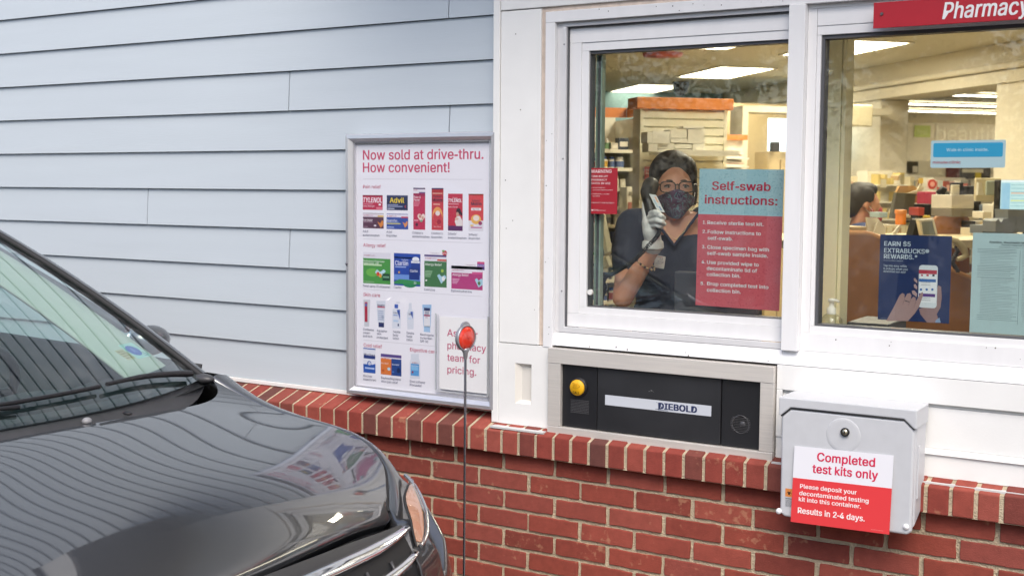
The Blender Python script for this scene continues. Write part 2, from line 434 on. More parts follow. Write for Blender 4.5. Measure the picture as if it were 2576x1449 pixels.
m2.build('sill_mortar', M_mortar, BW)

# ---------------------------------------------------------------- siding wall
SW = empty('siding_wall', (-3, .06, .86), 'pale blue-grey clapboard siding wall behind the car and the poster case', 'wall')
JO = {9: [-.229], 7: [-.983], 6: [-.228], 4: [-1.785], 3: [-.988], 5: [-3.2], 2: [-3.3], 1: [-3.6], 8: [-3.4], 10: [-3.5], 11: [-.7, -2.9], 12: [-2.0], 13: [-.5]}
b = MB()
for k in range(0, 26):
    z0 = .868+k*.1527; cuts = [-11.9]+sorted(JO.get(k, [-3.1+((k*1.37) % 2.4)])+[-5.2+(k*.77 % 1.3), -8.1+(k*.53 % 1.7)])+[.03]
    for i in range(len(cuts)-1):
        x0, x1 = cuts[i]+.0022, cuts[i+1]-.0022
        z1 = z0+.1527-.0017
        vs = [(x0, .050, z0), (x1, .050, z0), (x1, .064, z0+.001), (x0, .064, z0+.001), (x0, .0605, z1), (x1, .0605, z1), (x1, .0735, z1), (x0, .0735, z1)]
        b.add(vs, [(0, 3, 2, 1), (4, 5, 6, 7), (0, 1, 5, 4), (1, 2, 6, 5), (2, 3, 7, 6), (3, 0, 4, 7)])
b.build('siding', M_siding, SW)
b = MB(); b.box(-11.9, .02, .044, .09, .850, .8665); b.build('starter_strip', M_white, SW, bevel=.002)
b = MB(); b.box(-11.9, .0, .074, .2, .6, 4.86); b.build('sheathing', mat('lap_shadow_backing', (.05, .055, .06), .8), SW)  # dark backing gives the laps their shadow lines through the open slots

# ---------------------------------------------------------------- white window surround
SU = empty('window_surround', (.1, 0, .83), 'white painted boards and trim framing the drive-through windows', 'trim')
b = MB()
b.box(0, .0265, -.012, .2, .829, 2.75); b.build('corner_board', M_white, SU, bevel=.002)
b = MB(); b.box(.0285, .187, -.008, .15, 1.112, 2.2395); b.build('side_board', M_white, SU, bevel=.002)
b = MB()
b.box(.0285, 4.6, -.010, .15, 2.243, 2.75); b.box(2.30, 4.6, -.008, .15, 1.117, 2.2405)
b.build('header_board', M_white, SU, bevel=.002)
# caulk line
b = MB(); b.box(.1875, .2055, -.001, .1, 1.112, 2.242); b.box(.2055, 2.299, -.0015, .1, 2.2265, 2.2425); b.build('caulk_joint', M_caulk, SU)
# lower left board with the small framed recess
rx0, rx1, rz0, rz1 = .095, .161, .904, 1.044
b = MB()
for x0, x1, z0, z1 in ((.028, rx0, .829, 1.1095), (rx1, .234, .829, 1.1095), (rx0, rx1, .829, rz0), (rx0, rx1, rz1, 1.1095)):
    b.box(x0, x1, -.010, .05, z0, z1)
b.build('lower_board', M_white, SU, weld=True)
b = MB()
i0, i1, k0, k1 = rx0+.020, rx1-.008, rz0+.012, rz1-.012
vs = [(rx0, -.0095, rz0), (rx1, -.0095, rz0), (rx1, -.0095, rz1), (rx0, -.0095, rz1), (i0, .004, k0), (i1, .004, k0), (i1, .004, k1), (i0, .004, k1)]
b.add(vs, [(4, 5, 6, 7), (0, 1, 5, 4), (1, 2, 6, 5), (2, 3, 7, 6), (3, 0, 4, 7)])
b.build('recess_panel', mat('recess_white', lin('#dedad2'), .5), SU)
# right apron boards under the windows
b = MB()
x0, x1 = 1.0315, 4.6
b.box(x0, x1, -.012, .12, 1.0395, 1.1155)
b.box(1.05, x1, .004, .12, 1.0285, 1.0390)
b.box(1.05, x1, -.002, .12, .9105, 1.0280)
b.add([(1.05, -.002, .910), (x1, -.002, .910), (x1, -.016, .897), (1.05, -.016, .897), (1.05, -.016, .8945), (x1, -.016, .8945), (x1, .1, .8945), (1.05, .1, .8945), (1.05, .1, .910), (x1, .1, .910)],
      [(0, 3, 2, 1), (3, 4, 5, 2), (4, 7, 6, 5), (0, 1, 9, 8), (1, 2, 5, 6, 9), (0, 8, 7, 4, 3)])
b.box(1.0315, x1, -.009, .12, .8285, .8940)
b.box(1.0315, 1.0495, -.012, .12, .8945, 1.039)
b.build('apron_boards', M_white, SU, bevel=.0015)
b = MB()
b.box(.02, .234, -.052, .02, .8175, .8235); b.box(1.032, 4.6, -.045, .02, .8145, .8205)
b.build('sill_flashing', mat('grey_flashing', lin('#c9cac9'), .5), SU)
b = MB(); b.box(.03, .235, -.004, .15, .80, .829); b.box(1.028, 4.6, -.002, .15, .80, .8285); b.build('shadow_gap', mat('gap_dark', (.08, .075, .07), .9), SU)
# soffit and fascia over the drive-through
EA = empty('canopy', (2, -.3, 2.95), 'white canopy soffit above the drive-through windows', 'canopy')
b = MB(); b.box(-.35, 4.8, -.55, .2, 3.0, 3.06); b.build('soffit', mat('soffit_grey', lin('#8f8f8f'), .7), EA)
b = MB(); b.box(-.37, 4.82, -.58, -.55, 2.97, 3.30); b.box(-.38, -.35, -.55, .05, 2.97, 3.30); b.build('fascia', M_white, EA, bevel=.003)
b = MB(); b.add([(-.4, -.61, 3.30), (4.85, -.61, 3.30), (4.85, .05, 3.7), (-.4, .05, 3.7)], [(0, 1, 2, 3)]); b.build('shingles', mat('shingle', (.06, .06, .065), .9, var=.3, scale=30, bump=.5), EA, solid=.02)
b = MB(); b.box(.02, 4.7, .0, .15, 2.751, 4.86); b.build('upper_wall', M_white, SU)
b = MB(); b.box(4.6, 4.75, -.03, .15, -.05, 4.86); b.build('end_board', M_white, SU)

# ================================================================ WINDOWS
G_pane = glass_mat('window_glass', (.93, .95, .94), 1.0, dirt=.05)
G_edge = mat('glass_edge', lin('#9fb3a4'), .25)
def frame4(b, x0, x1, z0, z1, wl, wr, wb, wt, y0, y1, mi=0):
    """a rectangular frame: stiles butt between the rails"""
    b.box(x0, x1, y0, y1, z1-wt, z1, mi); b.box(x0, x1, y0, y1, z0, z0+wb, mi)
    b.box(x0, x0+wl, y0, y1, z0+wb+.0006, z1-wt-.0006, mi); b.box(x1-wr, x1, y0, y1, z0+wb+.0006, z1-wt-.0006, mi)
# fixed outer frame of both units
OF = empty('window_frame', (1.2, 0, 1.11), 'white aluminium frame holding the sliding sash and the fixed window', 'window frame')
b = MB()
b.box(.206, 2.299, -.012, .12, 2.1905, 2.226)                       # head
b.box(.206, .2425, -.012, .12, 1.108, 2.190)                        # left jamb
b.box(1.043, 1.0935, -.016, .12, 1.1605, 2.190)                     # mullion
b.box(2.262, 2.299, -.012, .12, 1.1605, 2.190)
b.build('outer_frame', M_alu, OF, bevel=.0012)
b = MB()
b.add([(.243, -.013, 1.1175), (1.0425, -.013, 1.1175), (1.0425, .002, 1.160), (.243, .002, 1.160), (.243, .12, 1.1175), (1.0425, .12, 1.1175), (1.0425, .12, 1.160), (.243, .12, 1.160)],
      [(0, 1, 2, 3), (5, 4, 7, 6), (3, 2, 6, 7), (0, 4, 5, 1), (0, 3, 7, 4), (1, 5, 6, 2)])
b.add([(1.0425, -.013, 1.1175), (2.299, -.013, 1.1175), (2.299, .006, 1.160), (1.0425, .006, 1.160), (1.0425, .12, 1.1175), (2.299, .12, 1.1175), (2.299, .12, 1.160), (1.0425, .12, 1.160)],
      [(0, 1, 2, 3), (5, 4, 7, 6), (3, 2, 6, 7), (0, 4, 5, 1), (0, 3, 7, 4), (1, 5, 6, 2)])
b.build('frame_sill', M_alu, OF)
b = MB()                                                            # stepped channel the sash slides in
b.box(.243, .262, .006, .12, 1.1615, 2.190); b.box(.2625, .2772, .0015, .12, 1.1615, 2.175)
b.box(.243, 1.0425, .0145, .12, 1.161, 1.166); b.box(.2625, 1.0425, .002, .014, 1.1615, 1.180); b.box(.2625, 1.0425, .003, .12, 2.1755, 2.190)
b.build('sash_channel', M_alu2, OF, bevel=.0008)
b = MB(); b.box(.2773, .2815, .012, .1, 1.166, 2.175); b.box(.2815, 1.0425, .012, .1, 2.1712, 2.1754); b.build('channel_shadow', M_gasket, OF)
for z in (2.118, 1.742, 1.30):
    b = MB(); b.cyl((.27, .0012, z), (.27, .004, z), .0032, n=10); b.build('screw', mat('screw_grey', (.3, .3, .31), .4, metal=.8), OF)
SS = empty('sliding_sash', (.66, .03, 1.18), 'sliding service window with the masked worker on the phone behind its glass', 'window')
b = MB()
frame4(b, .2818, 1.0428, 1.1805, 2.171, .0435, .001, .0455, .0485, .020, .075)
b.build('sash_frame', M_alu, SS, bevel=.001)
b = MB(); frame4(b, .3260, 1.0425, 1.2268, 2.122, .0262, .0005, .0225, .0270, .0235, .07); b.build('glazing_bead', M_alu, SS, bevel=.001)
b = MB(); frame4(b, .3526, 1.0424, 1.2495, 2.0948, .0020, .001, .0035, .0095, .031, .066); b.build('gasket', M_gasket, SS)
b = MB(); b.box(.3548, 1.0424, .046, .050, 1.253, 2.0852); b.build('pane', G_pane, SS)
b = MB(); b.box(.3600, .3628, .060, .085, 1.253, 2.085); b.box(.3745, .3795, .066, .09, 1.253, 2.085); b.build('meeting_strip', G_edge, SS)
b = MB(); b.box(.3630, .374, .07, .088, 1.253, 2.085); b.build('brush_seal', M_gasket, SS)
q = XZ((1442.6+.3319*124, 343.5+.3319*1180), .022)
b = MB(); b.cyl((q[0], .030, q[1]), (q[0], .0205, q[1]), .0092, n=20)
tag(b.build('round_bumper', mat('bumper_white', lin('#e8e8e4'), .5), bevel=.001), 'small round white bumper stuck on the lower corner of the service window glass', 'bumper')
FW = empty('fixed_window', (1.67, .03, 1.16), 'fixed window beside the service window with notices on its glass', 'window')
b = MB()
frame4(b, 1.094, 2.2615, 1.1610, 2.190, .0265, .0265, .0545, .0125, .010, .08)
b.box(1.121, 2.2345, .012, .08, 2.1268, 2.1772)
b.build('fixed_frame', M_alu, FW, bevel=.001)
b = MB(); frame4(b, 1.1209, 2.2346, 1.2158, 2.1262, .0125, .0125, .021, .0262, .0145, .07); b.build('glazing_bead', M_alu, FW, bevel=.001)
b = MB(); frame4(b, 1.1336, 2.222, 1.2370, 2.1, .0085, .008, .0065, .0110, .022, .066); b.build('gasket', M_gasket, FW)
b = MB(); b.box(1.1422, 2.2138, .036, .040, 1.2436, 2.0888); b.build('pane', G_pane, FW)
# stray dirt specks on the white metal
b = MB(); rr = random.Random(5)
for i in range(46):
    x, z = rr.choice([(rr.uniform(.21, .24), rr.uniform(1.15, 2.2)), (rr.uniform(.3, 1.03), rr.uniform(2.196, 2.222)), (rr.uniform(.26, 1.03), rr.uniform(1.12, 1.13)), (rr.uniform(1.2, 2.2), rr.uniform(1.17, 1.21)), (rr.uniform(.05, .18), rr.uniform(1.2, 2.2))])
    y = -.0128 if .2 < x < .25 or z > 2.19 else (-.0142 if z < 1.14 else (.0092 if x > 1.1 else -.0088))
    b.cyl((x, y, z), (x, y+.002, z), rr.uniform(.0008, .0022), n=6)
b.build('dirt_speck', mat('dirt', (.12, .1, .09), .9), OF)

# ---------------------------------------------------------------- stickers and posters on the glass
Z6 = zoomer(1680, 400, 2320, 1656); Z8 = zoomer(2340, 440, 3000, 1649); Z7 = zoomer(2340, 0, 3000, 1771); Z5 = zoomer(1600, 40, 2340, 2145)
ZB = zoomer(2200, 1100, 3000, 1975); Z4B = zoomer(1400, 900, 2300, 2576)
YG = .0455      # outer face of the sliding pane (posters are inside, so they print on the far side)
def quad_art(name, zf_, Y, label, cat, root=True):
    return Art((0, Y, 0)), (lambda x, y: XZ(zf_(x, y), Y))
A, p = quad_art('warning', Z6, .045, '', '')
x0, z1 = p(124, 240); x1, z0 = p(331, 590)
A.rect(x0, z0, x1, z1, '#a3222f', 0)
W_ = x1-x0
def tx(A, p, x, y, s, h, col, xe=None, bold=.0, l=3, align='L', shear=0):
    """text with baseline at zoom point (x, y), cap height h and right end xe in zoom units"""
    u, v = p(x, y); hh = abs(p(x, y-h)[1]-v); wd = abs(p(xe, y)[0]-u) if xe else None
    A.text(s, u, v, hh, col, l, wd, align, bold, shear)
for x, y, s, h, xe, bo in ((134, 277, 'WARNING', 24, 290, .03), (135, 310, 'TIME-DELAY', 15, 262, .02), (135, 337, 'PHARMACY', 15, 255, .02), (135, 363, 'SAFES IN USE', 15, 281, .02),
                           (136, 393, '• MONITORED BY', 8, 242, .0), (146, 410, '24-HOUR SURVEILLANCE', 8, 299, .0), (136, 440, '• EMERGENCY ALARM', 8, 272, .0), (146, 457, 'SYSTEMS', 8, 200, .0),
                           (137, 507, 'FOR SAFETY AND SECURITY', 9, 311, .01), (152, 564, 'CVS', 11, 188, .03), (190, 564, 'pharmacy', 8, 247, .0)):
    tx(A, p, x, y, s, h, '#e9d6d6', xe, bo)
hx, hz = p(143, 559); A.heart(hx, hz, .0035, '#e9d6d6', 3)
tag(A.build('warning_sticker', print_mat()), 'red warning sticker about time-delay safes on the service window glass', 'sticker')

# self-swab poster: leans a little inside the glass
P0 = at(*Z6(925, 1277), .062); P1 = at(*Z6(957, 245), .060)
Wv = Vector((P1.x-P0.x, P1.y-P0.y, P1.z-P0.z)); Hs = Wv.length; Wv.normalize(); Uv = Vector((1, 0, -.012)).normalized()
A = Art(P0, Uv, Wv); Wd = .279
def ps(x, y):
    q = at(*Z6(x, y), .061); d = q-P0; return d.dot(Uv), d.dot(Wv)
k = ps(946, 588)[1]
A.rect(0, 0, Wd, k, '#d4606a', 0); A.rect(0, k, Wd, Hs, '#a9d0da', 0)
rr = random.Random(11)
for i in range(900):                    # printed foliage pattern
    u, v = rr.uniform(.004, Wd-.004), rr.uniform(k+.003, Hs-.004)
    if Hs-v > .0 and rr.random() < .35+.65*abs((u/Wd)-.5)*1.6:
        A.ell2(u, v, rr.uniform(.0008, .0035), rr.uniform(.0006, .002), rr.choice(['#90bdc9', '#98c3ce', '#86b3c1']), 1, 6, rot=rr.uniform(0, 3))
for i in range(900):
    u, v = rr.uniform(.004, Wd-.004), rr.uniform(.004, k-.004)
    A.ell2(u, v, rr.uniform(.001, .0045), rr.uniform(.0008, .0028), rr.choice(['#ca5662', '#c6505e', '#dc6c76', '#ce5c68']), 1, 6, rot=rr.uniform(0, 3))
for x, y, s, h, xe, c, bo in ((1048, 405, 'Self-swab', 62, 1493, '#c2274a', .035), (993, 508, 'instructions:', 62, 1545, '#c2274a', .035),
        (980, 662, '1.', 24, 1003, '#f6fafa', .03), (1014, 665, 'Receive sterile test kit.', 26, 1440, '#f6fafa', .03),
        (977, 732, '2.', 24, 1007, '#f6fafa', .03), (1016, 735, 'Follow instructions to', 26, 1420, '#f6fafa', .03), (1016, 782, 'self-swab.', 26, 1207, '#f6fafa', .03),
        (973, 848, '3.', 24, 1002, '#f6fafa', .03), (1013, 851, 'Close specimen bag with', 26, 1482, '#f6fafa', .03), (1012, 896, 'self-swab sample inside.', 26, 1474, '#f6fafa', .03),
        (970, 962, '4.', 24, 1000, '#f6fafa', .03), (1011, 965, 'Use provided wipe to', 26, 1404, '#f6fafa', .03), (1009, 1011, 'decontaminate lid of', 26, 1392, '#f6fafa', .03), (1009, 1056, 'collection bin.', 26, 1266, '#f6fafa', .03),
        (963, 1124, '5.', 24, 993, '#f6fafa', .03), (1012, 1127, 'Drop completed test into', 26, 1478, '#f6fafa', .03), (1010, 1175, 'collection bin.', 26, 1269, '#f6fafa', .03)):
    tx(A, ps, x, y, s, h, c, xe, bo)
tag(A.build('swab_poster', print_mat()), 'pale blue and red self-swab instructions poster inside the service window', 'poster')

A, p = quad_art('walkin', Z7, .035, '', '')
x0, z1 = p(1042, 1108); x1, z0 = p(1622, 1320)
A.rrect(x0, z0, x1, z1, .004, '#a4c0c6', 0)
a0, b1 = p(1060, 1128); a1, b0 = p(1603, 1234); A.rrect(a0, b0, a1, b1, .004, '#2b93bb', 1)
tx(A, p, 1161, 1192, 'Walk-in clinic inside.', 24, '#bfe0ea', 1492, .01); tx(A, p, 1054, 1288, 'minute', 20, '#a81f3d', 1172, .02); tx(A, p, 1182, 1288, 'clinic', 22, '#a81f3d', 1274, .02)
tag(A.build('clinic_sticker', print_mat()), 'blue walk-in clinic sticker high on the fixed window glass', 'sticker')

A, p = quad_art('extra', Z8, .046, '', '')
x0, z1 = p(597, 617); x1, z0 = p(1100, 1270)
A.rect(x0, z0, x1, z1, '#1d2f5c', 0)
for x, y, s, h, xe, bo, c in ((626, 699, 'EARN $5', 32, 820, .035, '#cfdbe2'), (625, 749, 'EXTRABUCKS®', 32, 955, .035, '#cfdbe2'), (623, 792, 'REWARDS.*', 32, 868, .035, '#cfdbe2'), (622, 810, 'No prescription required.', 9, 768, 0, '#b9c6d2'),
        (620, 851, 'Tap into easy refills', 15, 791, .015, '#cfdbe2'), (620, 873, '& pickups when you', 15, 797, .015, '#cfdbe2'), (620, 893, 'download our app!', 15, 784, .015, '#cfdbe2'), (597, 1232, '*See store for details.', 7, 690, 0, '#8f9db5')):
    tx(A, p, x, y, s, h, c, xe, bo)
def hand(pts, c, l): A.poly([p(*q) for q in pts], c, l)
sk, sk2, sk3 = '#a98a86', '#9a7b78', '#b99a95'
hand([(880, 1160), (1010, 1130), (1012, 1010), (1022, 990), (1042, 1000), (1047, 1080), (1038, 1150), (1010, 1200), (1030, 1262), (940, 1262), (890, 1200)], sk2, 1)
hand([(1000, 1262), (1040, 1262), (1030, 1225), (1003, 1245)], '#8ea5c4', 2)
x_, y_ = p(872, 1150); x2_, y2_ = p(1020, 845); A.rrect(x_, y_, x2_, y2_, .009, '#dfe5e8', 3)
x_, y_ = p(880, 1112); x2_, y2_ = p(1012, 880); A.rect(x_, y_, x2_, y2_, '#f2f4f5', 4)
for (a0, b0, a1, b1, c) in ((880, 904, 1012, 880, '#b8384a'), (880, 962, 1005, 946, '#3d6fb0'), (880, 1070, 1000, 1053, '#5d3b86'), (895, 922, 910, 910, '#c0394b'), (935, 922, 952, 910, '#c0394b'), (978, 924, 995, 910, '#2b2b33')):
    q0, q1 = p(a0, b0), p(a1, b1); A.rect(q0[0], q0[1], q1[0], q1[1], c, 5)
for i in range(3): q0 = p(895+i*42, 1020); A.ell2(q0[0], q0[1], .0035, .0035, '#3d6fb0', 5)
for i, yy in enumerate((970, 988, 1085, 1100)): q0 = p(895, yy); q1 = p(965, yy-4); A.rect(q0[0], q0[1], q1[0], q1[1], '#c9ccd0', 5)
hand([(640, 1250), (690, 1160), (740, 1060), (760, 1045), (776, 1055), (775, 1085), (795, 1050), (815, 1046), (826, 1062), (820, 1090), (840, 1072), (856, 1080), (858, 1105), (895, 1045), (908, 1038), (912, 1060), (880, 1150), (850, 1195), (800, 1250)], sk, 6)
hand([(842, 940), (852, 935), (868, 955), (868, 975), (845, 955)], sk3, 2); hand([(842, 985), (855, 980), (868, 1000), (866, 1020), (845, 1005)], sk3, 2); hand([(828, 1030), (845, 1026), (868, 1050), (862, 1075), (832, 1050)], sk3, 2)
for a_, b_ in (((775, 1085), (760, 1130)), ((820, 1090), (803, 1135)), ((858, 1105), (842, 1150))):
    hand([a_, (a_[0]+4, a_[1]), (b_[0]+3, b_[1]), b_], '#8b6d6a', 7)
hand([(778, 1098), (812, 1108), (811, 1113), (777, 1103)], '#3a3a40', 8)
tag(A.build('rewards_poster', print_mat()), 'navy blue rewards poster with hands holding a phone on the fixed window', 'poster')

A, p = quad_art('mass', Z8, .044, '', '')
x0, z1 = p(1276, 604); x1 = x0+.2159; z0 = p(1245, 1330)[1]
A.rect(x0, z0, x1, z1, '#bcd6d6', 0)
tx(A, p, 1394, 680, 'Attention, MassHealth Members', 15, '#3a4346', None, .02); tx(A, p, 1484, 699, 'Pharmacy Copayment Changes', 10, '#4a5356', None, .01, shear=.2); tx(A, p, 1468, 715, 'Rules effective January 1, 2014', 9, '#6a7376', None, 0)
mx = p(1600, 700)[0]
for i, (r0, r1, ind, rows) in enumerate(((725, 752, 0, 3), (758, 842, 18, 8), (850, 878, 0, 3), (885, 905, 0, 2), (915, 935, 0, 2), (940, 1200, 18, 24), (1215, 1242, 0, 3))):
    q0 = p(1318+ind, r1); q1 = p(1605, r0)
    A.lines(rows, q0[0]-.006*(r0/1300), q1[0], q0[1], q1[1], .0013, '#7d8b8e' if ind == 0 else '#98a8aa', 2, i)
    A.lines(rows, q1[0]+.012, x1-.012, q0[1], q1[1], .0013, '#98a8aa', 2, i+30)
q0 = p(1620, 1280); q1 = p(1622, 735); A.rect(q1[0]-.0004, q0[1], q1[0]+.0004, q1[1], '#5b686b', 1)
tag(A.build('health_notice', print_mat()), 'pale typed notice sheet taped at the edge of the fixed window', 'notice')

# ---------------------------------------------------------------- red Pharmacy sign
SG = empty('pharmacy_sign', (1.9, -.03, 2.10), 'red sign with white Pharmacy lettering fixed above the fixed window', 'sign')
zt_, zb_ = 2.1755, 2.1035
b = MB(); b.box(1.298, 2.12, -.034, -.028, zb_, zt_); b.build('panel', mat('sign_red', lin('#b3202e'), .4, var=.04), SG, bevel=.001)
A = Art((0, -.0345, 0)); p = lambda x, y: XZ(Z7(x, y), -.0345)
u, v = p(1140, 152); h = p(1160, 25)[1]-p(1160, 152)[1]
A.text('Pharmacy', u-.004, v, h, '#f0f0f0', 1, .228, 'L', .03, .18)
A.build('lettering', print_mat(), SG)
for x in (1.322, 2.095):
    b = MB(); b.cyl((x, -.0342, 2.143), (x, -.038, 2.143), .005, .004, n=14); b.build('screw', mat('sign_screw', (.2, .18, .18), .4, metal=.9), SG)
b = MB(); b.box(1.32, 2.1, -.028, -.0125, 2.12, 2.16); b.build('spacer', M_alu2, SG)

# ---------------------------------------------------------------- transaction drawer
DR = empty('transaction_drawer', (.632, -.02, .80), 'black drive-through transaction drawer in a brushed steel frame', 'drawer')
b = MB()
b.box(.236, 1.0285, -.030, .1, 1.0585, 1.1095); b.box(.236, 1.0285, -.030, .1, .7945, .8445)
b.box(.236, .2848, -.0285, .1, .8450, 1.0580); b.box(.9852, 1.0285, -.0285, .1, .8450, 1.0580)
b.build('steel_frame', M_steel, DR, bevel=.0015)
M_pan = mat('black_panel', (.013, .0135, .016), .42, var=.2, scale=7, bump=.06, bscale=400)
for xa, xb in ((.2852, .4165), (.8565, .9848)):
    b = MB(); b.box(xa, xb, -.014, .1, .8455, 1.0575); b.build('side_panel', M_pan, DR, bevel=.001)
b = MB(); b.box(.4195, .8535, -.017, .1, .8475, 1.0565); b.build('drawer_front', mat('drawer_panel', (.021, .022, .025), .45, var=.25, scale=6, bump=.05, bscale=400), DR, bevel=.002)
A = Art((0, -.0175, 0)); A.rect(.4485, .9345, .8230, .9680, '#c9ced6', 0)
A.text('DIEBOLD', .641, .9412, .0195, '#27325a', 2, .134, 'L', .07)
for i in range(14):
    t = i/13; A.ell2(.633+.020*math.sin(t*3), .951-.012+.022*t-.006*math.sin(t*3.1), .0028-.0016*abs(t-.3), .0011, '#27325a', 3, 6)
A.rect(.640, .9370, .676, .9385, '#27325a', 3)
A.text('®', .777, .959, .003, '#27325a', 2)
A.build('name_plate', print_mat(), DR)
b = MB(); b.lathe((.3505, -.014, .985), [(.0315, 0), (.0315, .006), (.029, .009), (.0, .009)], 28, axis=(0, -1, 0)); b.build('button_ring', M_black, DR)
b = MB(); b.lathe((.3475, -.0200, .983), [(.0268, 0), (.0268, .007), (.0242, .0100), (0, .0110)], 28, axis=(0, -1, 0))
cb = b.build('call_button', mat('call_yellow', lin('#e8b01c'), .4, var=.05), DR)
A = Art((0, -.0318, 0)); A.text('CALL', .3475, .963, .0088, '#3b2d08', 1, .025, 'C', .02)
for i in range(5): A.rect(.334+i*.0032, .980, .3352+i*.0032, 1.001-i*.0012, '#a87f14', 1)
A.poly([(.350, .980), (.362, .990), (.350, 1.0)], '#c2941a', 1); A.poly([(.3515, .9825), (.3595, .990), (.3515, .9975)], '#e8b01c', 2)
A.build('button_lettering', print_mat(), cb)
b = MB()
for i in range(9): b.box(.318, .387, -.0155, -.0142, .896+i*.0052, .8985+i*.0052)
b.build('speaker_grille', mat('grille_dark', (.07, .07, .075), .3), DR)
b = MB()
for i in range(9):
    z = .897+i*.0052; hw = math.sqrt(max(0, .031**2-(z-.919)**2))+.002; b.box(.919-hw, .919+hw, -.0155, -.0142, z, z+.0022)
b.lathe((.919, -.0143, .919), [(.029, 0), (.029, .0006), (.026, .0006), (.026, 0)], 28, axis=(0, -1, 0)); b.lathe((.926, -.0143, .921), [(.009, 0), (.008, .0012), (0, .0014)], 16, axis=(0, -1, 0))
b.build('microphone_grille', mat('grille_dark', (.07, .07, .075), .3), DR)
b = MB(); rr = random.Random(2)
for i in range(7): b.box(.605+rr.uniform(0, .018), .612+rr.uniform(0, .012), -.0178, -.0171, .993+i*.0009, .9936+i*.0009)
b.build('scratch', mat('scratch_grey', (.3, .3, .3), .6), DR)

# ---------------------------------------------------------------- poster case on the siding
PC = empty('poster_case', (-.33, 0, .865), 'silver framed poster case of medicines sold at the drive-through', 'poster case')
px0, px1, pz0, pz1, fw = -.653, .010, .8665, 1.8375, .034
YF, YP = -.012, .014
b = MB()
ox = [(px0, pz0), (px1, pz0), (px1, pz1), (px0, pz1)]
def ring(d, y): return [(px0+d, y, pz0+d), (px1-d, y, pz0+d), (px1-d, y, pz1-d), (px0+d, y, pz1-d)]
prof = [(0, .045), (0, YF+.006), (.004, YF), (.016, YF-.001), (.028, YF+.012), (.0285, YF+.016), (.034, YF+.017), (.034, YP+.004)]
vs = []; fs = []
for d, y in prof: vs += ring(d, y)
for i in range(len(prof)-1):
    for k in range(4): fs.append((i*4+k, i*4+(k+1) % 4, (i+1)*4+(k+1) % 4, (i+1)*4+k))
b.add(vs, fs); b.build('case_frame', M_silver, PC, weld=True)
b = MB(); b.box(px0+.002, px1-.002, YP+.004, .045, pz0+.002, pz1-.002); b.build('back_panel', mat('case_back', lin('#e4e4e8'), .6), PC)
b = MB(); b.lathe((px0+.008, YF, 1.357), [(.0045, 0), (.0045, .004), (.002, .006), (0, .006)], 12, axis=(0, -1, 0)); b.build('lock', mat('lock_dark', (.12, .12, .14), .3, metal=.9), PC)
Z3 = zoomer(1000, 370, 1460, 1550); Z4 = zoomer(1000, 780, 1460, 1515)
A = Art((0, YP, 0)); p3 = lambda x, y: XZ(Z3(x, y), YP); p4 = lambda x, y: XZ(Z4(x, y), YP)
A.rect(px0+.034, pz0+.034, px1-.034, pz1-.034, '#f1f1f6', 0)
PK, GR = '#c8486f', '#55587a'
for x, y, s, h, xe in ((214, 332, 'Now sold at drive-thru.', 93, 1404), (214, 455, 'How convenient!', 93, 1070)): tx(A, p3, x, y, s, h, '#cf4a70', xe, .022)
for (P, x, y, s, h, xe) in ((p3, 216, 615, 'Pain relief', 33, 389), (p3, 218, 1188, 'Allergy relief', 33, 438), (p4, 214, 287, 'Skin care', 33, 375), (p4, 217, 775, 'Cold relief', 33, 392), (p4, 664, 818, 'Digestive care', 33, 921)):
    tx(A, P, x, y, s, h, PK, xe, .006)
for P, x, y, x2, y2 in ((p3, 216, 523, 1394, 527), (p3, 216, 1118, 1392, 1150), (p4, 214, 224, 1358, 290), (p4, 214, 712, 905, 770)):
    q0 = P(x, y); q1 = P(x2, y2); zz_ = (q0[1]+q1[1])/2; A.rect(q0[0], zz_-.0006, q1[0], zz_+.0006, '#c9c9cf', 1)
for P, x, y, s, xe in ((p3, 214, 1047, 'Adult', 267), (p3, 214, 1084, 'acetaminophen', 377), (p3, 447, 1053, 'Adult', 502), (p3, 447, 1089, 'ibuprofen', 548), (p3, 702, 1062, "Children's", 806), (p3, 702, 1098, 'acetaminophen', 869),
        (p3, 890, 1067, "Children's", 1001), (p3, 890, 1104, 'ibuprofen', 998), (p3, 1053, 1072, "Infants'", 1138), (p3, 1053, 1110, 'acetaminophen', 1236), (p3, 1258, 1080, "Infants'", 1346), (p3, 1258, 1116, 'ibuprofen', 1370),
        (p4, 211, 197, 'Nasal spray (Fluticasone)', 472), (p4, 507, 213, 'Claritin', 579), (p4, 800, 234, 'Cetirizine', 905), (p4, 1060, 246, 'Diphenhydramine', 1260),
        (p4, 212, 617, 'Cortisone', 314), (p4, 212, 649, 'cream', 277), (p4, 212, 681, 'anti-itch', 299), (p4, 344, 630, 'Aquaphor', 443), (p4, 344, 660, 'skin', 385), (p4, 344, 694, 'protectant', 451), (p4, 499, 640, 'CeraVe', 570), (p4, 499, 672, 'body', 550), (p4, 499, 704, 'lotion', 555),
        (p4, 630, 652, 'CeraVe', 702), (p4, 630, 685, 'facial', 685), (p4, 630, 717, 'lotion', 687), (p4, 761, 666, 'Neutrogena', 890), (p4, 761, 698, 'sunscreen', 876), (p4, 761, 732, 'SPF 30', 838), (p4, 213, 1064, 'Mucinex', 298), (p4, 213, 1096, 'expectorant', 335),
        (p4, 385, 1084, 'Daytime/Nighttime', 574), (p4, 385, 1116, 'sinus pain relief', 545), (p4, 660, 1117, 'Stool softener', 811), (p4, 660, 1150, '(Docusate)', 775)):
    tx(A, P, x, y, s, 22, GR, xe, .004)
def pk(P, x0, y0, x1, y1, col, l=1):
    q0 = P(x0, y1); q1 = P(x1, y0); A.rect(q0[0], q0[1], q1[0], q1[1], col, l); return q0, q1
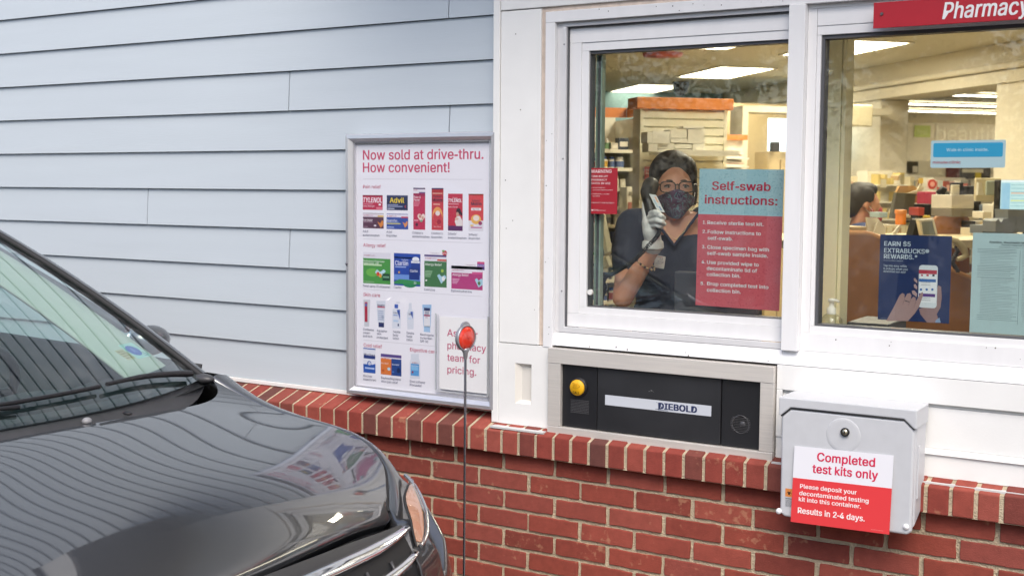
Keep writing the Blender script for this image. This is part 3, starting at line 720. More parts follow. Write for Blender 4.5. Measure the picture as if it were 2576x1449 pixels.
def cvs(P, x, y, w_=70, c='#b3264a'):
    q = P(x+8, y-6); A.heart(q[0], q[1], .0022, c, 4); tx(A, P, x+20, y, 'CVS', 13, c, x+20+w_*.45, .03, 4); tx(A, P, x+22+w_*.45, y, 'Health', 13, '#b48aa0', x+20+w_*1.1, 0, 4)
# pain relief boxes
pk(p3, 212, 682, 408, 824, '#c0314f'); pk(p3, 212, 682, 408, 692, '#84263d', 2); tx(A, p3, 216, 752, 'TYLENOL', 48, '#f4e9ee', 402, .05, 3, shear=.15); tx(A, p3, 216, 796, 'Extra Strength', 16, '#f0d5dd', 330, .02); A.ell2(*p3(380, 775), .006, .0035, '#f4f4f6', 3)
pk(p3, 345, 800, 406, 822, '#e27a8c', 2); pk(p3, 216, 766, 310, 774, '#d98296', 2)
pk(p3, 449, 684, 656, 828, '#2b3355'); pk(p3, 449, 684, 656, 694, '#454d70', 2); tx(A, p3, 478, 756, 'Advil', 50, '#e7cf4a', 622, .05); A.ell2(*p3(636, 795), .0045, .005, '#b84a4a', 3); A.ell2(*p3(640, 795), .003, .0035, '#2b3355', 4); pk(p3, 456, 773, 560, 781, '#9aa2bd', 2); pk(p3, 456, 789, 606, 797, '#9aa2bd', 2); pk(p3, 456, 810, 524, 817, '#c9cfe0', 2)
pk(p3, 214, 862, 418, 1006, '#5b3b4d'); pk(p3, 214, 866, 418, 894, '#e6dfe6', 2); pk(p3, 360, 882, 418, 896, '#e4c06a', 3); cvs(p3, 218, 887); tx(A, p3, 216, 935, 'Pain Relief', 20, '#efe6ea', 309, .02); A.poly([p3(355, 940), p3(385, 960), p3(400, 930), p3(416, 935), p3(416, 975), p3(388, 1003)], '#d9873f', 3); A.ell2(*p3(334, 981), .006, .003, '#f2ecef', 3); pk(p3, 216, 943, 310, 949, '#9c8190', 2); pk(p3, 218, 988, 262, 994, '#9c8190', 2)
pk(p3, 447, 868, 660, 1014, '#3d55a0'); pk(p3, 447, 874, 660, 898, '#e8e4ee', 2); pk(p3, 592, 894, 660, 908, '#c05070', 3); cvs(p3, 450, 894); tx(A, p3, 448, 938, 'Ibuprofen', 20, '#e9edf7', 552, .02); A.poly([p3(605, 945), p3(632, 962), p3(645, 938), p3(657, 945), p3(652, 975), p3(630, 1003)], '#e0945a', 3); pk(p3, 450, 944, 566, 950, '#8698cc', 2); pk(p3, 450, 958, 584, 966, '#c9c478', 2); pk(p3, 452, 994, 520, 1001, '#b9c4e4', 2)
pk(p3, 711, 610, 828, 1020, '#c03355'); pk(p3, 711, 610, 828, 622, '#4a2d5c', 3); pk(p3, 711, 622, 828, 664, '#e9e4ea', 2); pk(p3, 768, 652, 828, 664, '#6a3f7c', 3); tx(A, p3, 715, 638, 'CVS', 12, '#b3264a', 750, .02); tx(A, p3, 717, 711, 'Pain &', 22, '#f2e3e7', 786, .03); tx(A, p3, 717, 738, 'Fever', 22, '#f2e3e7', 776, .03); pk(p3, 711, 664, 828, 690, '#a02a50', 2)
A.heart(*p3(790, 900), .017, '#efd9d0', 3); A.ell2(*p3(778, 890), .006, .006, '#c58f7c', 4); A.ell2(*p3(804, 905), .005, .006, '#d3a48f', 4); A.ell2(*p3(790, 935), .006, .004, '#7fae8a', 4); A.ell2(*p3(745, 972), .006, .006, '#4d2438', 3); pk(p3, 718, 925, 760, 935, '#e8a0b0', 2)
for i in range(4): pk(p3, 717, 748+i*12, 780-i*6, 753+i*12, '#e08a9e', 2)
pk(p3, 892, 612, 1008, 1024, '#c8404a'); pk(p3, 892, 612, 1008, 624, '#3f2a5a', 2); pk(p3, 892, 624, 1008, 680, '#b0302f', 2); tx(A, p3, 897, 704, "Children's", 20, '#3a2438', 1002, .02); tx(A, p3, 900, 746, 'Motrin', 34, '#33223a', 1006, .04); A.ell2(*p3(950, 880), .022, .030, '#e8a25a', 2); A.ell2(*p3(950, 900), .020, .022, '#c8404a', 3); A.ell2(*p3(952, 860), .010, .009, '#e7d9d2', 4); A.ell2(*p3(965, 945), .009, .009, '#a02438', 4); tx(A, p3, 915, 998, 'Berry Flavor', 14, '#eab8b8', 985, .01); pk(p3, 900, 660, 1000, 668, '#e6b09a', 3); pk(p3, 910, 768, 975, 776, '#f0c0a8', 3)
pk(p3, 1053, 668, 1198, 1030, '#c12f45'); tx(A, p3, 1098, 716, "Infants'", 14, '#f2d7dc', 1152, .0); tx(A, p3, 1056, 750, 'TYLENOL', 34, '#f6edf0', 1190, .05, 3, shear=.15); tx(A, p3, 1056, 804, 'Pain+Fever', 15, '#f2d7dc', 1150, .02); pk(p3, 1053, 985, 1198, 1030, '#5a2a5c', 2)
A.poly([p3(1135, 985), p3(1120, 940), p3(1140, 890), p3(1170, 885), p3(1195, 930), p3(1196, 985)], '#e6dcd8', 3); A.ell2(*p3(1158, 840), .010, .011, '#3a2326', 4); A.ell2(*p3(1148, 870), .006, .008, '#c89a84', 5); A.ell2(*p3(1180, 860), .005, .009, '#3a2326', 4, rot=.6); A.ell2(*p3(1140, 915), .008, .005, '#d9b6a4', 5); pk(p3, 1056, 765, 1160, 773, '#e0a0a8', 2)
pk(p3, 1256, 668, 1404, 1034, '#e1dfe4', 1); pk(p3, 1256, 670, 1404, 930, '#d5484a', 2); pk(p3, 1256, 670, 1404, 682, '#8a3a30', 3); tx(A, p3, 1290, 746, "Infants'", 20, '#4a2a30', 1372, .02); tx(A, p3, 1282, 780, 'Motrin', 30, '#33223a', 1384, .05); q = p3(1282, 832); q2 = p3(1380, 808); A.rrect(q[0], q[1], q2[0], q2[1], .002, '#efe9ea', 3); tx(A, p3, 1298, 826, 'Dye-Free', 12, '#5a3a3a', 1364, .01, 4); A.ell2(*p3(1330, 920), .021, .017, '#e9b45a', 3); A.ell2(*p3(1332, 908), .013, .010, '#ecdcd0', 4); A.ell2(*p3(1372, 958), .008, .007, '#9a3a6a', 4); A.ell2(*p3(1290, 980), .008, .003, '#e9c46a', 4); pk(p3, 1278, 996, 1388, 1005, '#c06a9a', 3)
# allergy boxes
pk(p3, 216, 1252, 486, 1300, '#e3e2ea', 2); q = pk(p4, 211, -86, 474, 162, '#4f9a4c'); cvs(p3, 220, 1281, 85); tx(A, p3, 220, 1336, 'Fluticasone Propionate', 17, '#eef6ea', 425, .02); tx(A, p3, 220, 1356, 'Nasal Spray, USP', 17, '#eef6ea', 372, .02); pk(p3, 220, 1364, 400, 1372, '#bfe0b0', 3)
A.ell2(*p4(300, 60), .030, .016, '#6fb554', 2); A.poly([p4(325, 60), p4(345, 30), p4(375, 55), p4(410, 30), p4(430, 50), p4(375, 110)], '#b9dde6', 3); A.ell2(*p4(355, 75), .007, .008, '#d8503c', 4); A.ell2(*p4(378, 90), .006, .008, '#e2a23c', 4); pk(p4, 398, 75, 470, 138, '#1f4a33', 4); pk(p4, 404, 98, 462, 112, '#7aa889', 5); tx(A, p4, 214, 150, '120 metered sprays', 10, '#e6f2dd', 316, 0)
pk(p3, 519, 1262, 781, 1300, '#2d4ea6', 1); pk(p4, 508, -80, 763, 182, '#2d4ea6', 1); pk(p4, 508, 90, 763, 130, '#6f96d6', 2); A.ell2(*p4(660, 175), .030, .012, '#2f8a5a', 2); A.poly([p4(508, 150), p4(560, 125), p4(640, 130), p4(763, 150), p4(763, 180), p4(508, 168)], '#3d8f55', 3)
tx(A, p3, 532, 1370, 'Claritin', 44, '#f1f4fb', 660, .02); tx(A, p3, 594, 1324, 'Non-Drowsy', 14, '#dbe4f6', 662, .02, shear=.2); A.ell2(*p3(735, 1315), .016, .009, '#eef2f8', 3); pk(p3, 690, 1330, 775, 1450, '#26408a', 2); pk(p4, 655, 20, 755, 128, '#223a80', 4); tx(A, p4, 665, 56, 'Claritin', 24, '#e7ecf8', 738, .02, 5); pk(p3, 690, 1332, 775, 1350, '#e9edf5', 3); A.ell2(*p4(558, 58), .004, .004, '#e2b23a', 4); tx(A, p4, 700, 172, '30', 20, '#f4f6fa', 724, .02, 5); pk(p3, 532, 1385, 640, 1392, '#9fb4e0', 3)
pk(p3, 820, 1275, 1038, 1328, '#e4e2ea', 2); pk(p4, 801, -70, 1017, 195, '#44764a', 1); pk(p3, 947, 1316, 1038, 1330, '#c9573e', 3); pk(p3, 820, 1275, 1038, 1284, '#5a4a80', 3); cvs(p3, 828, 1309, 85); tx(A, p3, 828, 1372, 'Allergy Relief', 22, '#eef4ea', 992, .02); A.poly([p4(925, 90), p4(945, 75), p4(968, 100), p4(1000, 85), p4(1015, 110), p4(965, 170)], '#a9cfe0', 3); A.ell2(*p4(985, 122), .007, .008, '#e9ece8', 4); A.ell2(*p4(975, 45), .006, .006, '#9fbf4a', 3); A.ell2(*p4(820, 136), .004, .003, '#e9efe6', 3)
for i in range(5): pk(p4, 808, 45+i*13, 880-i*5, 50+i*13, '#8fb890', 3)
q = p3(865, 1265); q2 = p3(1010, 1232); A.rect(q[0], q[1], q2[0], q2[1], '#f2f1f4', 2); tx(A, p3, 878, 1257, 'Compare to', 14, '#b09aa8', 968, 0); A.ell2(*p3(1021, 1253), .0105, .0098, '#c84850', 3); A.ell2(*p3(1008, 1232), .006, .0035, '#6fa85a', 4); tx(A, p3, 988, 1262, 'Zyrtec', 17, '#f4e6e6', 1058, .02, 5)
pk(p3, 1086, 1390, 1414, 1404, '#5c4585', 2); pk(p4, 1062, 8, 1362, 60, '#e6e2ea', 2); pk(p4, 1062, 50, 1364, 215, '#b5417c', 1); pk(p4, 1262, 60, 1364, 76, '#d05a8e', 3); cvs(p4, 1072, 42, 85); tx(A, p4, 1073, 91, 'Allergy Relief', 24, '#f4e8ef', 1228, .02); A.poly([p4(1288, 130), p4(1308, 115), p4(1326, 140), p4(1352, 118), p4(1364, 130), p4(1364, 180), p4(1325, 205)], '#a8d3e0', 3); A.ell2(*p4(1330, 165), .006, .007, '#5d7a52', 4)
for i in range(4): pk(p4, 1072, 122+i*13, 1142-i*8, 127+i*13, '#dba0bf', 3)
q = p3(1216, 1384); q2 = p3(1350, 1346); A.rect(q[0], q[1], q2[0], q2[1], '#f2f1f4', 2); tx(A, p3, 1228, 1374, 'Compare to', 14, '#b09aa8', 1326, 0); q = p3(1342, 1390); q2 = p3(1414, 1340); A.rrect(q[0], q[1], q2[0], q2[1], .002, '#c84a7a', 3); pk(p3, 1342, 1362, 1414, 1388, '#7a62a8', 4); tx(A, p3, 1348, 1382, 'Benadryl', 14, '#efe6f2', 1408, .02, 5)
# skin care tubes and bottles
A.poly([p4(212, 322), p4(279, 322), p4(268, 582), p4(222, 582)], '#cfd3d8', 1); pk(p4, 226, 346, 252, 536, '#b03048', 2); A.ell2(*p4(238, 372), .004, .007, '#5a7fc0', 3)
A.poly([p4(338, 334), p4(428, 334), p4(416, 545), p4(352, 545)], '#d9dfe8', 1); pk(p4, 360, 545, 412, 586, '#2b3566', 2); tx(A, p4, 348, 382, 'Aquaphor', 20, '#38406c', 420, .02); pk(p4, 348, 390, 420, 397, '#b8506a', 2); A.ell2(*p4(400, 492), .006, .005, '#a9b8d0', 2)
for i in range(5): pk(p4, 354, 430+i*20, 408, 436+i*20, '#a8b4cc', 2)
A.poly([p4(497, 410), p4(566, 410), p4(574, 470), p4(572, 598), p4(492, 598), p4(492, 440)], '#dde3ec', 1); pk(p4, 514, 368, 548, 404, '#3d5fb4', 2); pk(p4, 525, 345, 566, 356, '#d9dde6', 2); A.poly([p4(535, 420), p4(566, 420), p4(566, 515)], '#3d5fb4', 3); tx(A, p4, 502, 456, 'CeraVe', 20, '#4a5a80', 562, .01, 4); pk(p4, 502, 470, 545, 476, '#7f9ccf', 2); pk(p4, 544, 555, 556, 578, '#33406c', 2); pk(p4, 502, 520, 550, 534, '#b9d2ea', 2)
A.poly([p4(653, 355), p4(678, 355), p4(680, 410), p4(702, 450), p4(696, 608), p4(638, 608), p4(632, 450), p4(650, 410)], '#d9dfe8', 1); A.poly([p4(665, 440), p4(690, 438), p4(690, 510)], '#3d5fb4', 3); tx(A, p4, 650, 468, 'CeraVe', 16, '#4a5a80', 690, .01, 4); pk(p4, 645, 500, 675, 510, '#c4d5ea', 2)
A.poly([p4(781, 370), p4(870, 370), p4(862, 580), p4(792, 580)], '#9cc0e2', 1); pk(p4, 795, 410, 858, 580, '#e4e6ea', 2); pk(p4, 798, 404, 856, 428, '#2f3c68', 3); pk(p4, 796, 470, 856, 480, '#9a3560', 3); tx(A, p4, 812, 502, '30', 16, '#8a3a5e', 834, 0, 4); pk(p4, 796, 580, 858, 632, '#a6c8e6', 2)
for i in range(4): pk(p4, 806, 436+i*8, 848, 440+i*8, '#a0a6b4', 3)
# cold relief and digestive care
pk(p4, 213, 796, 329, 1022, '#2f5cb0', 1); pk(p4, 213, 806, 329, 940, '#e6e9f0', 2); pk(p4, 217, 866, 327, 886, '#2d3f80', 3); tx(A, p4, 218, 860, 'Mucinex', 24, '#2d3766', 326, .03); A.ell2(*p4(270, 938), .010, .010, '#3a66b8', 3); A.ell2(*p4(272, 938), .0065, .0065, '#e6e9f0', 4); tx(A, p4, 264, 946, '12', 14, '#2d3f80', 280, .02, 5); A.poly([p4(213, 945), p4(262, 962), p4(329, 940), p4(329, 968), p4(213, 968)], '#2f5cb0', 3); pk(p4, 230, 980, 320, 986, '#b9cdf0', 3)
pk(p4, 381, 858, 580, 905, '#e9e6ec', 2); pk(p4, 381, 860, 580, 870, '#5a4a88', 3); cvs(p4, 386, 890, 60); pk(p4, 381, 888, 483, 1040, '#dd7d3f', 1); pk(p4, 381, 896, 483, 1036, '#dd7d3f', 3); pk(p4, 483, 900, 580, 1052, '#2a4a8a', 3); tx(A, p4, 384, 938, 'Sinus Relief', 15, '#f6e6da', 456, .02, 4); tx(A, p4, 490, 952, 'Sinus Relief', 15, '#dfe8f6', 558, .02, 4); A.ell2(*p4(460, 990), .007, .006, '#bcdff0', 4); A.ell2(*p4(404, 1004), .006, .004, '#c05a2a', 4); A.ell2(*p4(553, 1005), .008, .010, '#1a2c58', 4); A.ell2(*p4(500, 1018), .005, .003, '#4a7ac0', 4)
A.poly([p4(670, 845), p4(748, 845), p4(748, 890), p4(762, 920), p4(760, 1085), p4(662, 1085), p4(660, 920), p4(672, 890)], '#dadfe7', 1); pk(p4, 670, 945, 750, 1052, '#5b9fd6', 2); tx(A, p4, 676, 962, 'Stool Softener', 12, '#e9f2fa', 744, .01, 3); A.ell2(*p4(688, 1020), .004, .004, '#a02f4a', 3); pk(p4, 676, 970, 740, 1000, '#86bfe6', 3); cvs(p4, 680, 936, 40)
A.build('medicine_poster', print_mat(), PC)
b = MB(); b.box(px0+.030, px1-.030, YF+.019, YF+.021, pz0+.03, pz1-.03); b.build('cover_sheet', glass_mat('case_cover', (.99, .99, 1), .4), PC)
# small clear acrylic holder with the pricing card
HO = empty('price_holder', (-.13, -.004, .897), 'small clear acrylic holder with pharmacy pricing card on the poster case', 'card holder')
hx0, hz1 = XZ(Z4(908, 452), .002); hx1, hz0 = XZ(Z4(1412, 1250), .002)
A = Art((0, .0055, 0)); A.rect(hx0+.016, hz0+.006, hx1-.006, hz1-.010, '#f8f8fa', 0)
p = lambda x, y: XZ(Z4(x, y), .0055)
for x, y, s, xe in ((1022, 668, 'Ask our', 1317), (1024, 790, 'pharmacy', 1396), (1022, 905, 'team for', 1340), (1024, 1022, 'pricing.', 1302)): tx(A, p, x, y+4, s, 66, '#c8507a', xe, .012)
A.build('price_card', print_mat(), HO)
b = MB(); b.box(hx0, hx1, .0005, .0025, hz0, hz1); b.build('acrylic_front', glass_mat('acrylic', (.99, .99, .99), .4), HO)
b = MB()
b.box(hx0, hx0+.0018, 0, .006, hz0, hz1); b.box(hx0, hx1, 0, .006, hz0-.0015, hz0); b.box(hx1-.0018, hx1, 0, .006, hz0, hz1); b.box(hx0+.0145, hx0+.0155, -.0002, .0004, hz0, hz1-.004)
b.build('acrylic_edge', mat('acrylic_rim', lin('#c3c8cd'), .2), HO)

# ---------------------------------------------------------------- reflector on a rod
RF = empty('reflector_marker', (.15, -.42, -.06), 'round red reflector on a thin metal rod in front of the poster case', 'reflector')
rc = at(1171, 850, -.42)
bx = at(1167, 1449, -.42)
rodx = rc.x-.004
fwd = Vector((math.sin(R(-18)), -math.cos(R(-18)), 0)); side = Vector((-fwd.y, fwd.x, 0))
fwd = Vector((.985, -.17, 0)).normalized(); side = Vector((.17, .985, 0)).normalized()
def disc(b, c, r, h0, prof, mi=0, sx=1.0):
    """lathe about the reflector's facing axis"""
    b.lathe(c, prof, 32, axis=fwd)
b = MB(); disc(b, rc, .04, 0, [(.0, -.016), (.030, -.016), (.0405, -.006), (.0415, .006), (.0385, .009), (.037, .004), (0, .004)]); b.build('housing', mat('reflector_grey', lin('#a9a9ae'), .35, metal=.6), RF)
def lens_mat():
    m = mat('red_lens', lin('#e03a24'), .12, coat=1.0); n = m.node_tree; bb = n.nodes['Principled BSDF']
    v = n.nodes.new('ShaderNodeTexVoronoi'); v.inputs['Scale'].default_value = 260; tc = n.nodes.new('ShaderNodeTexCoord'); n.links.new(tc.outputs['Object'], v.inputs[0])
    u = n.nodes.new('ShaderNodeBump'); u.inputs['Strength'].default_value = .18; u.inputs['Distance'].default_value = .001
    n.links.new(v.outputs[0], u.inputs['Height']); n.links.new(u.outputs[0], bb.inputs['Normal']); return m
b = MB(); disc(b, rc, .036, 0, [(.0365, .0045), (.035, .0075), (.02, .0095), (0, .010)]); b.build('red_lens', lens_mat(), RF)
b = MB()
for i in range(6):
    a = math.pi*i/6
    d = side*math.cos(a)+Vector((0, 0, 1))*math.sin(a); c0 = rc+fwd*.0098
    b.tube([c0-d*.028-fwd*.0012, c0+fwd*.0004, c0+d*.028-fwd*.0012], .0004, 4)
b.build('lens_rib', mat('rib_red', lin('#b8281a'), .3), RF)
b = MB(); top = rc+Vector((0, 0, .041))
pts = []
for i in range(13):
    a = math.pi*i/12; pts.append(top+side*(.020*math.cos(a))+Vector((0, 0, .016*math.sin(a)-.006)))
n_ = len(pts); vs = [q-fwd*.004 for q in pts]+[q+fwd*.002 for q in pts]
b.add(vs, [tuple(range(n_)), tuple(range(2*n_-1, n_-1, -1))]+[(i, n_+i, n_+(i+1) % n_, (i+1) % n_) for i in range(n_)]); b.build('hanging_tab', mat('reflector_grey', lin('#a9a9ae'), .35, metal=.6), RF)
b = MB(); b.lathe(rc-Vector((0, 0, .062)), [(.004, -.006), (.0065, 0), (.008, .014), (.014, .026), (.012, .030), (0, .030)], 14); b.build('socket', mat('reflector_grey', lin('#a9a9ae'), .35, metal=.6), RF)
b = MB(); b.tube([(rc.x, rc.y, rc.z-.06), (rc.x-.001, rc.y, rc.z-.4), (rc.x-.004, rc.y, .06)], .0042, 10); b.build('rod', mat('rod_steel', lin('#c0c4cc'), .15, metal=1.0), RF)

# ---------------------------------------------------------------- deposit box
DB = empty('deposit_box', (1.285, -.08, .69), 'light grey wall box with keyhole for completed test kits', 'drop box')
M_box = mat('box_plastic', lin('#c6c8cc'), .38, var=.03, scale=30, bump=.03, bscale=300)
bx0, bx1, bz0, bz1 = 1.093, 1.481, .694, 1.040; yb, yf = -.018, -.135
b = MB()      # body: seen from the side it tapers in towards the wall at its foot
pr_ = [(yf+.004, bz0+.006), (yb, bz0+.055), (yb, bz1-.004), (yf+.004, bz1-.004)]
vs = [(bx0, y, z) for y, z in pr_]+[(bx1, y, z) for y, z in pr_]
b.add(vs, [(0, 1, 2, 3), (7, 6, 5, 4), (0, 4, 5, 1), (1, 5, 6, 2), (2, 6, 7, 3), (3, 7, 4, 0)]); b.build('box_body', M_box, DB, bevel=.010, weld=True, segs=3)
b = MB()      # door front with clipped upper corners, bulging lower edge
ch = .028
poly = [(bx0+.006, bz0+.004), (bx0+.020, bz0-.006), (bx1-.014, bz0-.006), (bx1-.002, bz0+.004), (bx1-.002, bz1-.055), (bx1-.002-ch, bz1-.030), (bx0+.004+ch, bz1-.030), (bx0+.004, bz1-.055)]
b.prism(poly, yf-.016, yf+.003); b.build('box_door', M_box, DB, bevel=.007, weld=True, segs=3)
b = MB()      # lid: a cap whose lip follows the clipped corners
lid = [(bx0-.003, bz1-.052), (bx0+.004, bz1-.052), (bx0+.005+ch, bz1-.0265), (bx1-.003-ch, bz1-.0265), (bx1-.003, bz1-.052), (bx1+.004, bz1-.052), (bx1+.004, bz1+.002), (bx0-.003, bz1+.002)]
b.prism(lid, yf-.019, yb); b.build('box_lid', M_box, DB, bevel=.006, weld=True, segs=3)
b = MB(); b.tube([(bx0+.004, yf-.0165, bz1-.054), (bx0+.004+ch, yf-.0165, bz1-.0285), (bx1-.002-ch, yf-.0165, bz1-.0285), (bx1-.002, yf-.0165, bz1-.054)], .0022, 6); b.build('lid_gap', M_black, DB)
kc = at(*ZB(683, 407), yf-.016)
dc = at(*ZB(668, 430), yf-.016)
b = MB(); b.lathe((dc.x, yf-.0162, dc.z), [(.0495, .0), (.047, .0012), (.030, -.002), (.0, -.004)], 36, axis=(0, -1, 0)); b.build('key_dish', M_box, DB)
b = MB(); b.lathe((kc.x, yf-.0165, kc.z), [(.0125, -.002), (.0125, .006), (.010, .008), (.0085, .005), (0, .005)], 24, axis=(0, -1, 0)); lk = b.build('lock_ring', M_black, DB)
b = MB(); b.lathe((kc.x, yf-.021, kc.z), [(.0088, 0), (.0085, .003), (0, .0035)], 20, axis=(0, -1, 0)); b.build('lock_barrel', mat('lock_brass', lin('#cfc6ae'), .3, metal=.9), lk)
b = MB(); b.box(kc.x-.0012, kc.x+.0012, yf-.0252, yf-.0243, kc.z-.005, kc.z+.005); b.build('key_slot', M_black, lk)
for hxx, s_ in ((bx0+.003, -1), (bx1-.013, 1)):
    q = at(*ZB(1120, 1095), yf-.02) if s_ > 0 else at(*ZB(203, 978), yf-.014)
    b = MB(); b.lathe((q.x, yf-.012, q.z), [(.0085, 0), (.0085, .006), (.006, .0095), (0, .0105)], 18, axis=(0, -1, 0)); b.build('hinge_pin', mat('pin_white', lin('#eeeef0'), .3), DB)
b = MB(); b.box(bx1-.0005, bx1+.004, yf+.02, yf+.045, bz0+.09, bz0+.24); b.build('side_latch', M_box, DB, bevel=.0015)
A = Art((0, yf-.0166, 0)); p = lambda x, y: XZ(ZB(x, y), yf-.0166)
q0 = p(246, 945); q1 = p(302, 820); qm = p(246, 872)
A.rect(q0[0], q0[1], q1[0]+.03, q1[1], '#b9bbbf', 0); A.rect(q0[0], qm[1], q1[0]+.03, q1[1], '#d98a4a', 1)
c0 = p(276, 848)
for a in (90, 210, 330): A.ell2(c0[0]+.0042*math.cos(R(a)), c0[1]+.0042*math.sin(R(a)), .0042, .0042, '#2a2420', 2, 14)
for a in (90, 210, 330): A.ell2(c0[0]+.0058*math.cos(R(a)), c0[1]+.0058*math.sin(R(a)), .0028, .0028, '#d98a4a', 3, 12)
tx(A, p, 250, 889, 'WARNING', 8, '#33343a', 300, .02); A.lines(6, q0[0]+.002, q1[0]+.028, q0[1]+.001, p(246, 893)[1], .0014, '#5a5c62', 2, 4)
A.build('hazard_sticker', print_mat(), DB)
SY = yf-.021
P0 = at(*ZB(287, 1055), SY-.005); P1 = at(*ZB(315, 507), SY); P2 = at(*ZB(1033, 577), SY)
Wv = (P1-P0); Hs = Wv.length; Wv.normalize(); Uv = (P2-P1); Wd = Uv.length; Uv.normalize()
A = Art(P0, Uv, Wv)
def pc(x, y):
    q = at(*ZB(x, y), SY-.0025) ; d = q-P0; return d.dot(Uv), d.dot(Wv)
k = pc(310, 737)[1]
A.rect(0, k, Wd, Hs, '#e8e8ee', 0); A.rect(0, 0, Wd, k, '#e03f43', 0)
def txr(x, y, s, h, c, xe, bo):
    u, v = pc(x, y); u2, v2 = pc(xe[0], xe[1]); wdd = u2-u
    A.text(s, u, v, h, c, 3, wdd, 'L', bo)
txr(458, 620, 'Completed', .0245, '#d42a55', (877, 660), .035); txr(428, 703, 'test kits only', .0245, '#d42a55', (902, 752), .035)
for x, y, s, xe in ((345, 812, 'Please deposit your', (755, 858)), (342, 862, 'decontaminated testing', (843, 913)), (340, 906, 'kit into this container.', (790, 958))): txr(x, y, s, .0122, '#f6eceb', xe, .03)
txr(337, 992, 'Results in 2-4 days.', .0165, '#f6eceb', (822, 1048), .035)
A.lines(1, Wd*.82, Wd*.97, .006, .010, .0012, '#e98a86', 2, 3)
o = A.build('kit_sign', print_mat()); o.modifiers.new('thick', 'SOLIDIFY').thickness = .0004
tag(o, 'white and red completed test kits sign on the grey wall box', 'sign')

# ================================================================ CAR (parked along the wall, nose to the right)
CV0 = -1.75                                    # the car's centre line
def hood_z(x, y):
    u, v = max(x, -.48), abs(y-CV0)
    ext = max(0, v-.885); v = min(v, .885); q = v*v
    z = sum(c*u**i*q**j for c, i, j in HOODC)
    return z-.06*ext
HOODC = list(zip([1.0082, -.2433, -.1014, -.1972, -2.2774, -.1857, .1171, 1.2716, -.3272, .2076, .1107, -3.3071, -.1531, -2.8835, -.1802, 1.1087, .0708, 1.481],
                 [0, 1, 2, 3, 4, 0, 1, 2, 3, 0, 1, 2, 0, 3, 1, 2, 0, 4], [0, 0, 0, 0, 0, 1, 1, 1, 1, 2, 2, 2, 3, 2, 3, 3, 4, 1]))
CAR = empty('parked_car', (-1.9, CV0, -.06), 'dark grey car with glossy bonnet parked beside the siding wall', 'car')
def car_paint():
    m = bpy.data.materials.new('car_paint'); m.use_nodes = True; n = m.node_tree; b = n.nodes['Principled BSDF']
    b.inputs['Base Color'].default_value = (.075, .077, .083, 1); b.inputs['Metallic'].default_value = .75; b.inputs['Roughness'].default_value = .42
    b.inputs['Coat Weight'].default_value = 1.0; b.inputs['Coat Roughness'].default_value = .03; b.inputs['Coat IOR'].default_value = 2.1
    tc = n.nodes.new('ShaderNodeTexCoord'); t = n.nodes.new('ShaderNodeTexNoise'); t.inputs['Scale'].default_value = 900; t.inputs['Detail'].default_value = 1
    n.links.new(tc.outputs['Object'], t.inputs[0]); u = n.nodes.new('ShaderNodeBump'); u.inputs['Strength'].default_value = .08; u.inputs['Distance'].default_value = .002
    n.links.new(t.outputs[0], u.inputs['Height']); n.links.new(u.outputs[0], b.inputs['Normal'])
    return m
M_paint = car_paint()
M_trim = mat('car_black_trim', (.022, .022, .024), .42, var=.15, scale=40)
M_chrome = mat('chrome', (.82, .83, .85), .05, metal=1.0)
M_rub = mat('rubber', (.015, .015, .016), .7)
FZ = [.20, .35, .5, .6, .7, .79, .83, .95, 1.06]
FX = [.52, .55, .56, .55, .525, .465, .425, .36, .30]
FN = [5, 5, 5, 5, 4.9, 4.5, 4.2, 3.8, 3.6]
FW_ = [.94, .98, .985, .985, .985, .982, .98, .972, .955]
FX0 = -.3
def ip(z, t): return float(np.interp(z, FZ, t))
def fas(phi, z, side=1, out=0.0):
    """point on the nose: phi 0 = dead centre, 90 = flank"""
    a, n, w_ = ip(z, FX), ip(z, FN), ip(z, FW_)
    c, s_ = max(math.cos(phi), 0), max(math.sin(phi), 0)
    return Vector((FX0+(a-FX0+out)*c**(2/n), CV0+side*(w_+out)*s_**(2/n), z))
def phi_of(v, z):
    n, w_ = ip(z, FN), ip(z, FW_); s_ = min(1, abs(v)/w_)**(n/2); return math.asin(min(1, s_))
# hood outline: front edge and side seam (half), then mirrored
HED = [(.424, 0), (.423, .12), (.420, .24), (.415, .36), (.405, .48), (.390, .60), (.372, .665), (.343, .692), (.295, .753), (.241, .82), (.209, .854), (.168, .881), (.10, .900), (0, .907), (-.15, .902), (-.3, .888), (-.40, .872), (-.47, .855)]
def cowl_x(v): return -.205-.27*(abs(v)/.86)**2.2
def hed(t):
    t = t*(len(HED)-1); i = min(int(t), len(HED)-2); f = t-i
    p0, p1, p2, p3 = HED[max(i-1, 0)], HED[i], HED[i+1], HED[min(i+2, len(HED)-1)]
    return [.5*((2*p1[k])+(-p0[k]+p2[k])*f+(2*p0[k]-5*p1[k]+4*p2[k]-p3[k])*f*f+(-p0[k]+3*p1[k]-3*p2[k]+p3[k])*f**3) for k in (0, 1)]
